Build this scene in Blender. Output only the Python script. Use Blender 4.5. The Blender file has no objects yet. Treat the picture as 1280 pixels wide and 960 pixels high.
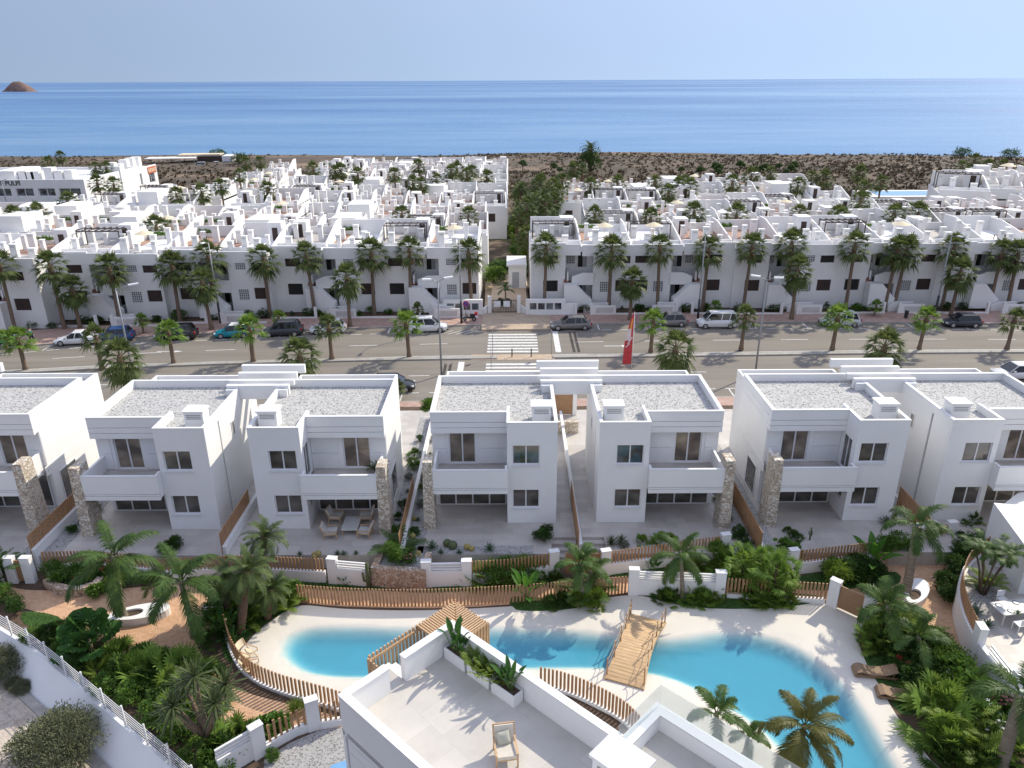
import bpy, math, random
from mathutils import Vector, Matrix
from mathutils.geometry import delaunay_2d_cdt
R = random.Random(11)
S = bpy.context.scene
COL = S.collection
rad = math.radians
PI = math.pi
GZ = -0.9                       # level of street, walkway and pool beach; villa patios are 0

# ------------------------------------------------------------------ camera model (photo frame 1280x960)
CF, CH, CP, CR = 940., 25.6, math.atan(380/940.), 0.0047
_r = Vector((1, 0, 0)); _f = Vector((0, math.cos(CP), -math.sin(CP))); _u = Vector((0, math.sin(CP), math.cos(CP)))
CAMR = _r*math.cos(CR) - _u*math.sin(CR); CAMU = _u*math.cos(CR) + _r*math.sin(CR)
CAMP = Vector((0, 0, CH))
def _ray(x, y): return CAMR*(x-640) - CAMU*(y-480) + _f*CF
def at(x, y, z=GZ):
    "point of the level z seen at photo position x,y"
    d = _ray(x, y); t = (z-CH)/d.z
    return CAMP + d*t
def atY(x, y, Y):
    d = _ray(x, y)
    return CAMP + d*(Y/d.y)
def at2(pts, z=GZ): return [tuple(at(x, y, z)[:2]) for x, y in pts]

# ------------------------------------------------------------------ materials
def nodes(name):
    m = bpy.data.materials.new(name); m.use_nodes = True
    nt = m.node_tree; b = nt.nodes['Principled BSDF']
    return m, nt, b
def N(nt, t, **kw):
    n = nt.nodes.new(t)
    for k, v in kw.items():
        if k in n.inputs: n.inputs[k].default_value = v
        else: setattr(n, k, v)
    return n
def pos(nt, sc=(1, 1, 1), rot=0, coord='world'):
    if coord == 'world':
        g = N(nt, 'ShaderNodeNewGeometry'); o = g.outputs['Position']
    else:
        g = N(nt, 'ShaderNodeTexCoord'); o = g.outputs['Object']
    m = N(nt, 'ShaderNodeMapping'); m.inputs['Scale'].default_value = sc; m.inputs['Rotation'].default_value = (0, 0, rot)
    nt.links.new(o, m.inputs['Vector']); return m.outputs['Vector']
def ramp(nt, fac, stops):
    r = N(nt, 'ShaderNodeValToRGB'); e = r.color_ramp.elements
    while len(e) < len(stops): e.new(0.5)
    for i, (p, c) in enumerate(stops):
        e[i].position = p; e[i].color = (c[0], c[1], c[2], 1)
    nt.links.new(fac, r.inputs['Fac']); return r.outputs['Color']
def noise(nt, vec, scale, detail=4, rough=.55):
    n = N(nt, 'ShaderNodeTexNoise'); n.inputs['Scale'].default_value = scale
    n.inputs['Detail'].default_value = detail; n.inputs['Roughness'].default_value = rough
    nt.links.new(vec, n.inputs['Vector']); return n.outputs['Fac']
def bump(nt, b, h, strength=.3, dist=.02):
    n = N(nt, 'ShaderNodeBump'); n.inputs['Strength'].default_value = strength; n.inputs['Distance'].default_value = dist
    nt.links.new(h, n.inputs['Height']); nt.links.new(n.outputs['Normal'], b.inputs['Normal'])
def sc(c, k): return tuple(min(1, x*k) for x in c)
def simple(name, c, rough=.6, var=.12, scale=2., metal=0., bs=0., bscale=40., spec=.5, coord='world', sx=(1, 1, 1)):
    m, nt, b = nodes(name)
    v = pos(nt, sx, 0, coord)
    f = noise(nt, v, scale)
    nt.links.new(ramp(nt, f, [(.3, sc(c, 1-var)), (.7, sc(c, 1+var))]), b.inputs['Base Color'])
    b.inputs['Roughness'].default_value = rough; b.inputs['Metallic'].default_value = metal
    b.inputs['Specular IOR Level'].default_value = spec
    if bs: bump(nt, b, noise(nt, v, bscale, 3), bs, .02)
    return m
def leafmat(name, c1, c2, rough=.42, trans=.25, scale=1.3, third=None):
    m, nt, b = nodes(name)
    f = noise(nt, pos(nt), scale, 5, .7)
    st = [(.3, c1), (.66, c2)]
    if third: st.append((.74, third))
    col = ramp(nt, f, st)
    nt.links.new(col, b.inputs['Base Color']); b.inputs['Roughness'].default_value = min(.8, rough+.16)
    b.inputs['Specular IOR Level'].default_value = .22
    t = N(nt, 'ShaderNodeBsdfTranslucent'); h = N(nt, 'ShaderNodeHueSaturation'); h.inputs['Value'].default_value = 1.5
    h.inputs['Hue'].default_value = .485
    nt.links.new(col, h.inputs['Color']); nt.links.new(h.outputs['Color'], t.inputs['Color'])
    mx = N(nt, 'ShaderNodeMixShader'); mx.inputs['Fac'].default_value = trans
    nt.links.new(b.outputs[0], mx.inputs[1]); nt.links.new(t.outputs[0], mx.inputs[2])
    nt.links.new(mx.outputs[0], nt.nodes['Material Output'].inputs['Surface'])
    return m
def brickmat(name, c1, c2, mortar, bw, bh, ms, rough=.7, rot=0., bs=.3, off=.5, var=.25, plane='xy', stain=(.85, 1.1)):
    m, nt, b = nodes(name)
    v = pos(nt, (1, 1, 1), rot)
    if plane != 'xy':
        s = N(nt, 'ShaderNodeSeparateXYZ'); c = N(nt, 'ShaderNodeCombineXYZ'); nt.links.new(v, s.inputs[0])
        nt.links.new(s.outputs[0 if plane == 'xz' else 1], c.inputs[0]); nt.links.new(s.outputs[2], c.inputs[1]); v = c.outputs[0]
    k = N(nt, 'ShaderNodeTexBrick'); k.offset = off
    for n_, val in (('Scale', 1.), ('Mortar Size', ms), ('Brick Width', bw), ('Row Height', bh), ('Mortar Smooth', .3), ('Bias', 0.)): k.inputs[n_].default_value = val
    k.inputs['Color1'].default_value = (*c1, 1); k.inputs['Color2'].default_value = (*c2, 1); k.inputs['Mortar'].default_value = (*mortar, 1)
    nt.links.new(v, k.inputs['Vector'])
    f = noise(nt, v, .9, 6, .65)
    mx = N(nt, 'ShaderNodeMix', data_type='RGBA', blend_type='MULTIPLY'); mx.inputs['Factor'].default_value = 1
    nt.links.new(k.outputs['Color'], mx.inputs['A']); nt.links.new(ramp(nt, f, [(.3, (stain[0],)*3), (.7, (min(1, stain[1]),)*3)]), mx.inputs['B'])
    nt.links.new(mx.outputs['Result'], b.inputs['Base Color']); b.inputs['Roughness'].default_value = rough
    if bs: bump(nt, b, k.outputs['Fac'], -bs, .01)
    return m
def stonemat(name, c1, c2, c3, scale=4.5, gap=(.2, .17, .13)):
    m, nt, b = nodes(name)
    v = pos(nt, (1, 1, 1.35), 0, 'world')
    w = N(nt, 'ShaderNodeTexNoise'); w.inputs['Scale'].default_value = 3.5; nt.links.new(v, w.inputs['Vector'])
    va = N(nt, 'ShaderNodeVectorMath', operation='MULTIPLY_ADD'); va.inputs[1].default_value = (.16, .16, .16)
    nt.links.new(w.outputs['Color'], va.inputs[0]); nt.links.new(v, va.inputs[2])
    d = N(nt, 'ShaderNodeTexVoronoi', feature='DISTANCE_TO_EDGE'); d.inputs['Scale'].default_value = scale
    e = N(nt, 'ShaderNodeTexVoronoi'); e.inputs['Scale'].default_value = scale
    nt.links.new(va.outputs[0], d.inputs['Vector']); nt.links.new(va.outputs[0], e.inputs['Vector'])
    s = N(nt, 'ShaderNodeSeparateColor'); nt.links.new(e.outputs['Color'], s.inputs[0])
    col = ramp(nt, s.outputs[0], [(.1, c1), (.5, c2), (.9, c3)])
    edge = ramp(nt, d.outputs['Distance'], [(.015, (0, 0, 0)), (.07, (1, 1, 1))])
    mx = N(nt, 'ShaderNodeMix', data_type='RGBA'); nt.links.new(edge, mx.inputs['Factor'])
    mx.inputs['A'].default_value = (*gap, 1); nt.links.new(col, mx.inputs['B'])
    nt.links.new(mx.outputs['Result'], b.inputs['Base Color']); b.inputs['Roughness'].default_value = .85
    bump(nt, b, edge, .8, .05)
    return m
def gravelmat(name, c1, c2, scale=14):
    m, nt, b = nodes(name)
    v = pos(nt)
    e = N(nt, 'ShaderNodeTexVoronoi'); e.inputs['Scale'].default_value = scale; nt.links.new(v, e.inputs['Vector'])
    s = N(nt, 'ShaderNodeSeparateColor'); nt.links.new(e.outputs['Color'], s.inputs[0])
    nt.links.new(ramp(nt, s.outputs[0], [(.08, c1), (.34, c2), (.8, sc(c2, 1.18))]), b.inputs['Base Color'])
    b.inputs['Roughness'].default_value = .9
    bump(nt, b, e.outputs['Distance'], -1., .08)
    return m
M = {}
M['white'] = simple('white_plaster', (.81, .805, .795), .75, .025, .6, bs=.06, bscale=30)
M['townwhite'] = simple('town_plaster', (.82, .805, .785), .8, .05, .35, bs=.08, bscale=25)
M['townwhite2'] = simple('town_plaster_warm', (.70, .675, .645), .8, .05, .35)
M['cap'] = simple('white_coping', (.73, .725, .715), .65, .02, 1)
M['metalwhite'] = simple('white_metal', (.8, .8, .8), .4, .02, 1)
M['frame'] = simple('white_window_frame', (.75, .75, .76), .4, .02, 1)
M['gravel'] = gravelmat('roof_gravel', (.17, .168, .162), (.42, .412, .395), 13)
M['gravelgrey'] = gravelmat('garden_gravel', (.15, .145, .14), (.34, .33, .32), 17)
M['stone'] = stonemat('field_stone', (.50, .40, .30), (.70, .61, .49), (.78, .72, .63), 5.2, (.30, .25, .19))
M['stonered'] = stonemat('pinkish_stone', (.42, .27, .18), (.55, .40, .29), (.62, .50, .40), 5.0)
M['wood'] = simple('timber_slats', (.40, .225, .115), .6, .28, 3., coord='world', sx=(6, 6, .6))
M['woodlight'] = simple('pale_timber', (.52, .34, .19), .6, .2, 3., coord='world', sx=(6, 6, .6))
M['gatewood'] = simple('gate_timber', (.33, .19, .10), .6, .2, 3., coord='world', sx=(1, 1, 12))
M['deck'] = simple('bridge_planks', (.55, .37, .20), .65, .2, 2.2, coord='object', sx=(5, .6, 1))
M['rope'] = simple('rope', (.55, .42, .26), .8)
M['patio'] = brickmat('patio_tiles', (.47, .43, .39), (.56, .52, .475), (.42, .385, .35), 1.2, .6, .006, .55, 0, .1, .5)
M['terrace'] = brickmat('roof_terrace_tiles', (.52, .485, .44), (.59, .555, .505), (.47, .435, .395), 1.2, 1.2, .006, .55, rad(46), .1, .5)
M['brick'] = brickmat('clay_paving', (.60, .34, .19), (.72, .45, .27), (.44, .28, .18), .21, .105, .008, .8, rad(20), .3, .5, stain=(.8, 1.1))
M['pink'] = brickmat('pink_pavement', (.47, .30, .24), (.55, .37, .30), (.40, .27, .22), .4, .4, .012, .8, 0, .2, 0, stain=(.75, 1.05))
M['plaza'] = brickmat('plaza_paving', (.48, .36, .25), (.56, .44, .32), (.40, .30, .22), .5, .25, .012, .8, rad(45), .2, .5, stain=(.8, 1.08))
M['floorgrey'] = simple('grey_terrace_tiles', (.42, .39, .36), .8, .1, .6)
M['terracotta'] = brickmat('terracotta_tiles', (.36, .21, .15), (.43, .26, .19), (.30, .2, .16), .33, .33, .01, .8, 0, 0, 0)
def asphalt():
    m, nt, b = nodes('asphalt')
    v = pos(nt); f = noise(nt, v, 90, 2); g = noise(nt, pos(nt, (.05, .45, 1)), 1, 5, .65)
    c1 = ramp(nt, g, [(.3, (.19, .166, .138)), (.7, (.265, .235, .196))])
    mx = N(nt, 'ShaderNodeMix', data_type='RGBA', blend_type='MULTIPLY'); mx.inputs['Factor'].default_value = 1
    nt.links.new(c1, mx.inputs['A']); nt.links.new(ramp(nt, f, [(.3, (.82,)*3), (.7, (1,)*3)]), mx.inputs['B'])
    nt.links.new(mx.outputs['Result'], b.inputs['Base Color']); b.inputs['Roughness'].default_value = .9
    return m
M['asphalt'] = asphalt()
def paintmat():
    m, nt, b = nodes('worn_road_paint')
    f = noise(nt, pos(nt), 3.5, 8, .75)
    nt.links.new(ramp(nt, f, [(.36, (.40, .385, .365)), (.5, (.68, .675, .66))]), b.inputs['Base Color'])
    b.inputs['Roughness'].default_value = .8
    return m
M['paint'] = paintmat()
M['kerb'] = simple('concrete_kerb', (.34, .32, .29), .85, .15, 1.5)
M['concrete'] = simple('old_concrete', (.36, .33, .29), .9, .3, 1.2, bs=.2, bscale=20)
M['beach'] = simple('pale_beach_resin', (.655, .61, .535), .8, .03, .8, bs=.1, bscale=60)
M['soil'] = simple('garden_soil', (.10, .065, .042), .95, .35, 3, bs=.4, bscale=18)
M['lawn'] = simple('lawn_turf', (.035, .085, .012), .9, .4, 6, bs=.5, bscale=60)
M['grass'] = leafmat('grass_blades', (.04, .10, .012), (.085, .17, .025), .5, .3, 4)
def drymat():
    m, nt, b = nodes('dry_earth')
    f = noise(nt, pos(nt), .55, 10, .72); g = noise(nt, pos(nt), 5, 4, .7)
    c = ramp(nt, f, [(.32, (.38, .295, .225)), (.5, (.56, .47, .385)), (.68, (.66, .575, .485))])
    mx = N(nt, 'ShaderNodeMix', data_type='RGBA', blend_type='MULTIPLY'); mx.inputs['Factor'].default_value = 1
    nt.links.new(c, mx.inputs['A']); nt.links.new(ramp(nt, g, [(.35, (.72, .72, .72)), (.6, (1, 1, 1))]), mx.inputs['B'])
    nt.links.new(mx.outputs['Result'], b.inputs['Base Color']); b.inputs['Roughness'].default_value = .95
    bump(nt, b, g, .6, .06)
    return m
M['dry'] = drymat()
def terrainmat():
    m, nt, b = nodes('coastal_ground')
    f = noise(nt, pos(nt, (.02, .035, .02)), 1, 8, .7); g = noise(nt, pos(nt, (.25, .12, .2)), 1, 6, .75)
    c = ramp(nt, f, [(.40, (.075, .056, .037)), (.53, (.125, .09, .06)), (.60, (.20, .14, .095)), (.68, (.36, .25, .17))])
    mx = N(nt, 'ShaderNodeMix', data_type='RGBA', blend_type='MULTIPLY'); mx.inputs['Factor'].default_value = 1
    nt.links.new(c, mx.inputs['A']); nt.links.new(ramp(nt, g, [(.38, (.55, .52, .45)), (.6, (1, 1, 1))]), mx.inputs['B'])
    nt.links.new(mx.outputs['Result'], b.inputs['Base Color']); b.inputs['Roughness'].default_value = .95
    return m
M['terrain'] = terrainmat()
def glassmat(name, c, rough=.03, spec=.9, two=None):
    m, nt, b = nodes(name)
    f = noise(nt, pos(nt, (.8, .8, 1.4)), .9, 2, .4)
    nt.links.new(ramp(nt, f, [(.35, sc(c, .55)), (.65, two or sc(c, 1.5))]), b.inputs['Base Color'])
    b.inputs['Roughness'].default_value = rough; b.inputs['Specular IOR Level'].default_value = spec
    return m
M['glass'] = glassmat('window_glass', (.095, .085, .075))
M['glassbrown'] = glassmat('bronze_glass', (.19, .15, .115))
M['shopglass'] = glassmat('shop_glass', (.035, .045, .065), .05, 1., (.16, .18, .19))
M['carglass'] = simple('car_glass', (.012, .014, .017), .06, .1, 1, spec=.8)
def clearglass():
    m, nt, b = nodes('balustrade_glass')
    t = N(nt, 'ShaderNodeBsdfTransparent'); t.inputs['Color'].default_value = (.92, .945, .94, 1)
    d = N(nt, 'ShaderNodeBsdfPrincipled'); d.inputs['Base Color'].default_value = (.75, .77, .78, 1); d.inputs['Roughness'].default_value = .08
    mx = N(nt, 'ShaderNodeMixShader'); mx.inputs['Fac'].default_value = .2
    nt.links.new(t.outputs[0], mx.inputs[1]); nt.links.new(d.outputs[0], mx.inputs[2])
    nt.links.new(mx.outputs[0], nt.nodes['Material Output'].inputs['Surface'])
    nt.nodes.remove(b); return m
M['clear'] = clearglass()
M['shutter'] = simple('brown_shutter', (.045, .026, .02), .6, .25, 3)
M['dark'] = simple('dark_interior', (.02, .018, .018), .8, .3, 1)
M['doorgrey'] = simple('grey_door', (.36, .37, .40), .6, .08, 1)
M['step'] = simple('red_step_tiles', (.22, .085, .055), .7, .2, 3)
M['lattice'] = simple('lattice_block', (.70, .69, .69), .8, .05, 1)
M['acunit'] = simple('ac_casing', (.58, .57, .55), .5, .08, 1)
M['fan'] = simple('black_grille', (.02, .02, .022), .5, .2, 3)
M['pole'] = simple('galvanised_pole', (.30, .31, .32), .45, .12, 3, metal=.3)
M['poledark'] = simple('dark_post', (.03, .03, .034), .5, .2, 3)
M['pot'] = simple('terracotta_pot', (.30, .14, .08), .8, .2, 4)
M['cushion'] = simple('beige_cushion', (.58, .53, .45), .9, .06, 6)
M['canvas'] = simple('cream_canvas', (.70, .60, .42), .85, .06, 6)
M['canvaswhite'] = simple('white_canvas', (.80, .77, .72), .85, .03, 2)
M['rattan'] = simple('woven_rattan', (.26, .17, .10), .75, .35, 30, bs=.5, bscale=60)
M['plate'] = simple('blue_rim_plate', (.10, .13, .22), .3, .1, 2)
M['porcelain'] = simple('white_porcelain', (.8, .8, .8), .25, .02, 2)
M['tyre'] = simple('tyre_rubber', (.018, .018, .018), .8, .2, 6)
M['rim'] = simple('alloy_rim', (.45, .45, .46), .35, .1, 4, metal=.6)
M['lampred'] = simple('tail_lamp', (.35, .01, .012), .25)
M['lampclear'] = simple('head_lamp', (.7, .72, .74), .15)
M['plastic'] = simple('black_trim', (.025, .025, .027), .6)
M['trunk'] = simple('palm_trunk', (.19, .135, .095), .9, .35, 9, bs=.7, bscale=14, sx=(1, 1, 2.5))
M['trunkdark'] = simple('shaggy_trunk', (.14, .085, .055), .95, .4, 9, bs=.9, bscale=16, sx=(1, 1, 2.))
M['trunkgrey'] = simple('ringed_trunk', (.24, .20, .155), .85, .3, 5, bs=.6, bscale=5, sx=(.4, .4, 3.5))
M['crownshaft'] = simple('green_crownshaft', (.16, .24, .17), .5, .15, 2)
M['stem'] = simple('woody_stem', (.12, .085, .055), .9, .3, 5)
M['greenstem'] = simple('green_stalk', (.10, .17, .04), .6, .25, 4)
M['dead'] = leafmat('dead_fronds', (.22, .14, .075), (.33, .23, .13), .8, .1)
M['fanleaf'] = leafmat('fan_palm_leaf', (.055, .08, .024), (.13, .165, .05), .45, .25)
M['fanleafyoung'] = leafmat('young_fan_leaf', (.075, .15, .02), (.18, .285, .05), .45, .3)
M['cocoleaf'] = leafmat('feather_palm_leaf', (.028, .065, .014), (.085, .145, .03), .36, .22)
M['cocoolive'] = leafmat('olive_feather_leaf', (.06, .07, .016), (.13, .125, .033), .38, .25)
M['phoenix'] = leafmat('date_palm_leaf', (.04, .07, .02), (.105, .145, .045), .45, .2)
M['areca'] = leafmat('areca_leaf', (.09, .16, .024), (.23, .31, .055), .4, .3)
M['banana'] = leafmat('banana_leaf', (.03, .10, .012), (.09, .22, .03), .35, .3)
M['strel'] = leafmat('strelitzia_leaf', (.022, .075, .016), (.06, .15, .03), .33, .2)
M['shrubdark'] = leafmat('dark_shrub_leaf', (.018, .048, .010), (.06, .125, .022), .4, .25, 2)
M['shrub'] = leafmat('shrub_leaf', (.038, .09, .014), (.12, .22, .034), .42, .25, 2)
M['shrubbright'] = leafmat('bright_shrub_leaf', (.07, .15, .018), (.19, .28, .04), .42, .3, 2)
M['drybush'] = leafmat('grey_green_leaf', (.085, .10, .05), (.19, .20, .115), .7, .15, 2)
M['scrub'] = leafmat('coastal_scrub_leaf', (.065, .05, .03), (.125, .098, .06), .8, .1, .09, (.075, .082, .04))
M['olive'] = leafmat('grey_leaf', (.10, .115, .08), (.19, .21, .15), .6, .15, 2)
M['yucca'] = leafmat('yucca_leaf', (.04, .06, .022), (.10, .13, .05), .4, .15, 2)
M['agave'] = leafmat('agave_leaf', (.07, .12, .07), (.15, .21, .13), .5, .1, 3)
M['cactus'] = simple('golden_cactus', (.33, .27, .09), .8, .3, 20, bs=.5, bscale=50)
M['cactusgreen'] = simple('green_cactus', (.09, .11, .045), .8, .3, 14, bs=.5, bscale=40)
M['flowerwhite'] = simple('white_petals', (.75, .72, .72), .7, .06, 4)
M['flowerpink'] = simple('pink_petals', (.50, .19, .20), .7, .25, 4)
M['flowerred'] = simple('red_petals', (.38, .025, .02), .6, .25, 4)
M['boulder'] = simple('island_rock', (.20, .125, .10), .95, .4, .05, bs=.8, bscale=.2)
M['skin'] = simple('skin', (.42, .24, .16), .6)
M['hair'] = simple('dark_hair', (.02, .014, .01), .7)
M['tealcloth'] = simple('teal_shirt', (.02, .24, .30), .8)
M['darkcloth'] = simple('dark_trousers', (.025, .027, .035), .8)
M['whitecloth'] = simple('white_shirt', (.7, .7, .72), .8)
M['letter'] = simple('black_letters', (.02, .02, .02), .6)
M['letterorange'] = simple('orange_letters', (.55, .13, .05), .6)
M['signblue'] = simple('sign_blue', (.02, .06, .32), .4)
M['signred'] = simple('sign_red', (.55, .02, .03), .4)
M['notice'] = simple('paper_notice', (.78, .79, .8), .5)
M['flagred'] = simple('red_flag_cloth', (.55, .05, .06), .7)
M['flagyellow'] = simple('yellow_flag_cloth', (.72, .42, .05), .7)
M['flagwhite'] = simple('white_flag_mark', (.75, .66, .66), .7)
M['poolblue'] = simple('pool_water_blue', (.18, .38, .62), .15)
def paint(name, c): return simple(name, c, .25, .03, 1, spec=.6)
def water_pool():
    m, nt, b = nodes('pool_water'); nt.nodes.remove(b)
    t = N(nt, 'ShaderNodeBsdfTransparent'); g = N(nt, 'ShaderNodeBsdfGlossy'); g.inputs['Roughness'].default_value = .05
    l0 = N(nt, 'ShaderNodeLayerWeight'); l0.inputs['Blend'].default_value = .5
    l1 = N(nt, 'ShaderNodeMath', operation='POWER'); l1.inputs[1].default_value = 5; nt.links.new(l0.outputs['Facing'], l1.inputs[0])
    l = N(nt, 'ShaderNodeMath', operation='MULTIPLY_ADD'); l.inputs[1].default_value = .95; l.inputs[2].default_value = .02; nt.links.new(l1.outputs[0], l.inputs[0])
    bp = N(nt, 'ShaderNodeBump'); bp.inputs['Strength'].default_value = .12; bp.inputs['Distance'].default_value = .05
    nt.links.new(noise(nt, pos(nt), 2.5, 3), bp.inputs['Height'])
    nt.links.new(bp.outputs[0], g.inputs['Normal']); nt.links.new(bp.outputs[0], l0.inputs['Normal'])
    mx = N(nt, 'ShaderNodeMixShader'); nt.links.new(l.outputs[0], mx.inputs[0]); nt.links.new(t.outputs[0], mx.inputs[1]); nt.links.new(g.outputs[0], mx.inputs[2])
    out = nt.nodes['Material Output']; nt.links.new(mx.outputs[0], out.inputs['Surface'])
    v = N(nt, 'ShaderNodeVolumeAbsorption'); v.inputs['Color'].default_value = (.0, .68, .875, 1); v.inputs['Density'].default_value = 1.45
    nt.links.new(v.outputs[0], out.inputs['Volume'])
    return m
M['water'] = water_pool()
def seamat():
    m, nt, b = nodes('sea_water')
    f = noise(nt, pos(nt, (.00042, .0013, 1)), 1, 9, .68)
    g = noise(nt, pos(nt, (.00007, .00021, 1)), 1, 7, .66)
    k = noise(nt, pos(nt, (.006, .03, 1)), 1, 5, .7)
    s = N(nt, 'ShaderNodeMath', operation='MULTIPLY_ADD'); s.inputs[1].default_value = .5; nt.links.new(f, s.inputs[0])
    s2 = N(nt, 'ShaderNodeMath', operation='MULTIPLY_ADD'); s2.inputs[1].default_value = .38; nt.links.new(g, s2.inputs[0])
    s3 = N(nt, 'ShaderNodeMath', operation='MULTIPLY'); s3.inputs[1].default_value = .12; nt.links.new(k, s3.inputs[0])
    nt.links.new(s3.outputs[0], s2.inputs[2]); nt.links.new(s2.outputs[0], s.inputs[2])
    col = ramp(nt, s.outputs[0], [(.41, (.003, .066, .23)), (.47, (.009, .105, .285)), (.53, (.034, .165, .345)), (.61, (.14, .28, .43))])
    nt.links.new(col, b.inputs['Base Color'])
    nt.links.new(ramp(nt, s.outputs[0], [(.42, (.42,)*3), (.58, (.22,)*3)]), b.inputs['Roughness'])
    b.inputs['Specular IOR Level'].default_value = .38
    bump(nt, b, noise(nt, pos(nt, (.04, .13, 1)), 1, 6, .72), .5, 1.4)
    return m
M['sea'] = seamat()

# ------------------------------------------------------------------ mesh builder
class MB:
    def __init__(s): s.v = []; s.f = []; s.m = []; s.s = []; s.mi = 0; s.sm = False; s.X = None
    def p(s, v):
        if s.X is not None: v = s.X @ Vector(v)
        s.v.append((v[0], v[1], v[2])); return len(s.v)-1
    def face(s, idx): s.f.append(tuple(idx)); s.m.append(s.mi); s.s.append(s.sm)
    def poly(s, pts): s.face([s.p(q) for q in pts]); return s
    def box(s, x0, x1, y0, y1, z0, z1):
        if x0 > x1: x0, x1 = x1, x0
        if y0 > y1: y0, y1 = y1, y0
        i = [s.p(q) for q in ((x0, y0, z0), (x1, y0, z0), (x1, y1, z0), (x0, y1, z0), (x0, y0, z1), (x1, y0, z1), (x1, y1, z1), (x0, y1, z1))]
        for q in ((3, 2, 1, 0), (4, 5, 6, 7), (0, 1, 5, 4), (1, 2, 6, 5), (2, 3, 7, 6), (3, 0, 4, 7)): s.face([i[k] for k in q])
        return s
    def bar(s, a, b, w, h, up=(0, 0, 1)):
        "box along a-b, w wide, h high"
        a, b = Vector(a), Vector(b); d = (b-a).normalized(); up = Vector(up)
        if abs(d.dot(up)) > .98: up = Vector((0, 1, 0))
        sx = d.cross(up).normalized(); uz = sx.cross(d).normalized()
        i = []
        for c in (a, b):
            for k, l in ((-1, -1), (1, -1), (1, 1), (-1, 1)): i.append(s.p(c+sx*(w/2*k)+uz*(h/2*l)))
        for q in ((0, 1, 2, 3), (7, 6, 5, 4), (0, 4, 5, 1), (1, 5, 6, 2), (2, 6, 7, 3), (3, 7, 4, 0)): s.face([i[k] for k in q])
        return s
    def prism(s, pts, z0, z1):
        "upright prism over the polygon pts (x, y)"
        a = sum(pts[i][0]*pts[(i+1) % len(pts)][1]-pts[(i+1) % len(pts)][0]*pts[i][1] for i in range(len(pts)))
        if a < 0: pts = pts[::-1]
        lo = [s.p((x, y, z0)) for x, y in pts]; hi = [s.p((x, y, z1)) for x, y in pts]; n = len(pts)
        s.face(hi); s.face(lo[::-1])
        for k in range(n): s.face((lo[k], lo[(k+1) % n], hi[(k+1) % n], hi[k]))
        return s
    def side(s, pts, y0, y1):
        "prism over the polygon pts (x, z), from y0 to y1"
        lo = [s.p((x, y0, z)) for x, z in pts]; hi = [s.p((x, y1, z)) for x, z in pts]; n = len(pts)
        s.face(lo); s.face(hi[::-1])
        for k in range(n): s.face((lo[k], hi[k], hi[(k+1) % n], lo[(k+1) % n]))
        return s
    def sidex(s, pts, x0, x1):
        "prism over the polygon pts (y, z), from x0 to x1"
        lo = [s.p((x0, y, z)) for y, z in pts]; hi = [s.p((x1, y, z)) for y, z in pts]; n = len(pts)
        s.face(lo[::-1]); s.face(hi)
        for k in range(n): s.face((lo[k], lo[(k+1) % n], hi[(k+1) % n], hi[k]))
        return s
    def tube(s, pts, rs, n=8, caps=True):
        pts = [Vector(q) for q in pts]
        if not isinstance(rs, (list, tuple)): rs = [rs]*len(pts)
        rings = []; o = s.sm; s.sm = n > 4
        px = None
        for k, c in enumerate(pts):
            d = (pts[min(k+1, len(pts)-1)]-pts[max(k-1, 0)]).normalized()
            if px is None: px = d.cross(Vector((0, 1, 0)) if abs(d.y) < .9 else Vector((1, 0, 0))).normalized()
            else: px = (px-d*px.dot(d)).normalized()
            py = d.cross(px)
            rings.append([s.p(c+(px*math.cos(2*PI*j/n)+py*math.sin(2*PI*j/n))*rs[k]) for j in range(n)])
        for a, b in zip(rings, rings[1:]):
            for j in range(n): s.face((a[j], a[(j+1) % n], b[(j+1) % n], b[j]))
        s.sm = False
        if caps: s.face(rings[0][::-1]); s.face(rings[-1])
        s.sm = o; return s
    def lathe(s, prof, c=(0, 0, 0), n=16):
        c = Vector(c); rings = []; o = s.sm; s.sm = True
        for r, z in prof: rings.append([s.p(c+Vector((r*math.cos(2*PI*j/n), r*math.sin(2*PI*j/n), z))) for j in range(n)])
        for a, b in zip(rings, rings[1:]):
            for j in range(n): s.face((a[j], a[(j+1) % n], b[(j+1) % n], b[j]))
        s.sm = o; return s
    def strip(s, path, w, z0, z1, closed=False):
        "wall of thickness w along a plan polyline; z may be lists"
        L_, R_ = offsets(path, w/2); n = len(path)
        f = lambda z, k: z[k] if isinstance(z, (list, tuple)) else z
        ll = [s.p((*L_[k], f(z0, k))) for k in range(n)]; lh = [s.p((*L_[k], f(z1, k))) for k in range(n)]
        rl = [s.p((*R_[k], f(z0, k))) for k in range(n)]; rh = [s.p((*R_[k], f(z1, k))) for k in range(n)]
        for k in range(n-1):
            s.face((lh[k], rh[k], rh[k+1], lh[k+1])); s.face((rl[k], rl[k+1], rh[k+1], rh[k])); s.face((ll[k+1], ll[k], lh[k], lh[k+1]))
        s.face((ll[0], rl[0], rh[0], lh[0])); s.face((rl[-1], ll[-1], lh[-1], rh[-1]))
        return s
    def mesh(s, name, mats):
        me = bpy.data.meshes.new(name); me.from_pydata(s.v, [], s.f)
        if not isinstance(mats, (list, tuple)): mats = [mats]
        for m in mats: me.materials.append(M[m] if isinstance(m, str) else m)
        me.polygons.foreach_set('material_index', s.m); me.polygons.foreach_set('use_smooth', s.s)
        me.update(); return me
    def build(s, name, mats, parent=None):
        return link(name, s.mesh(name, mats), parent)
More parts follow.
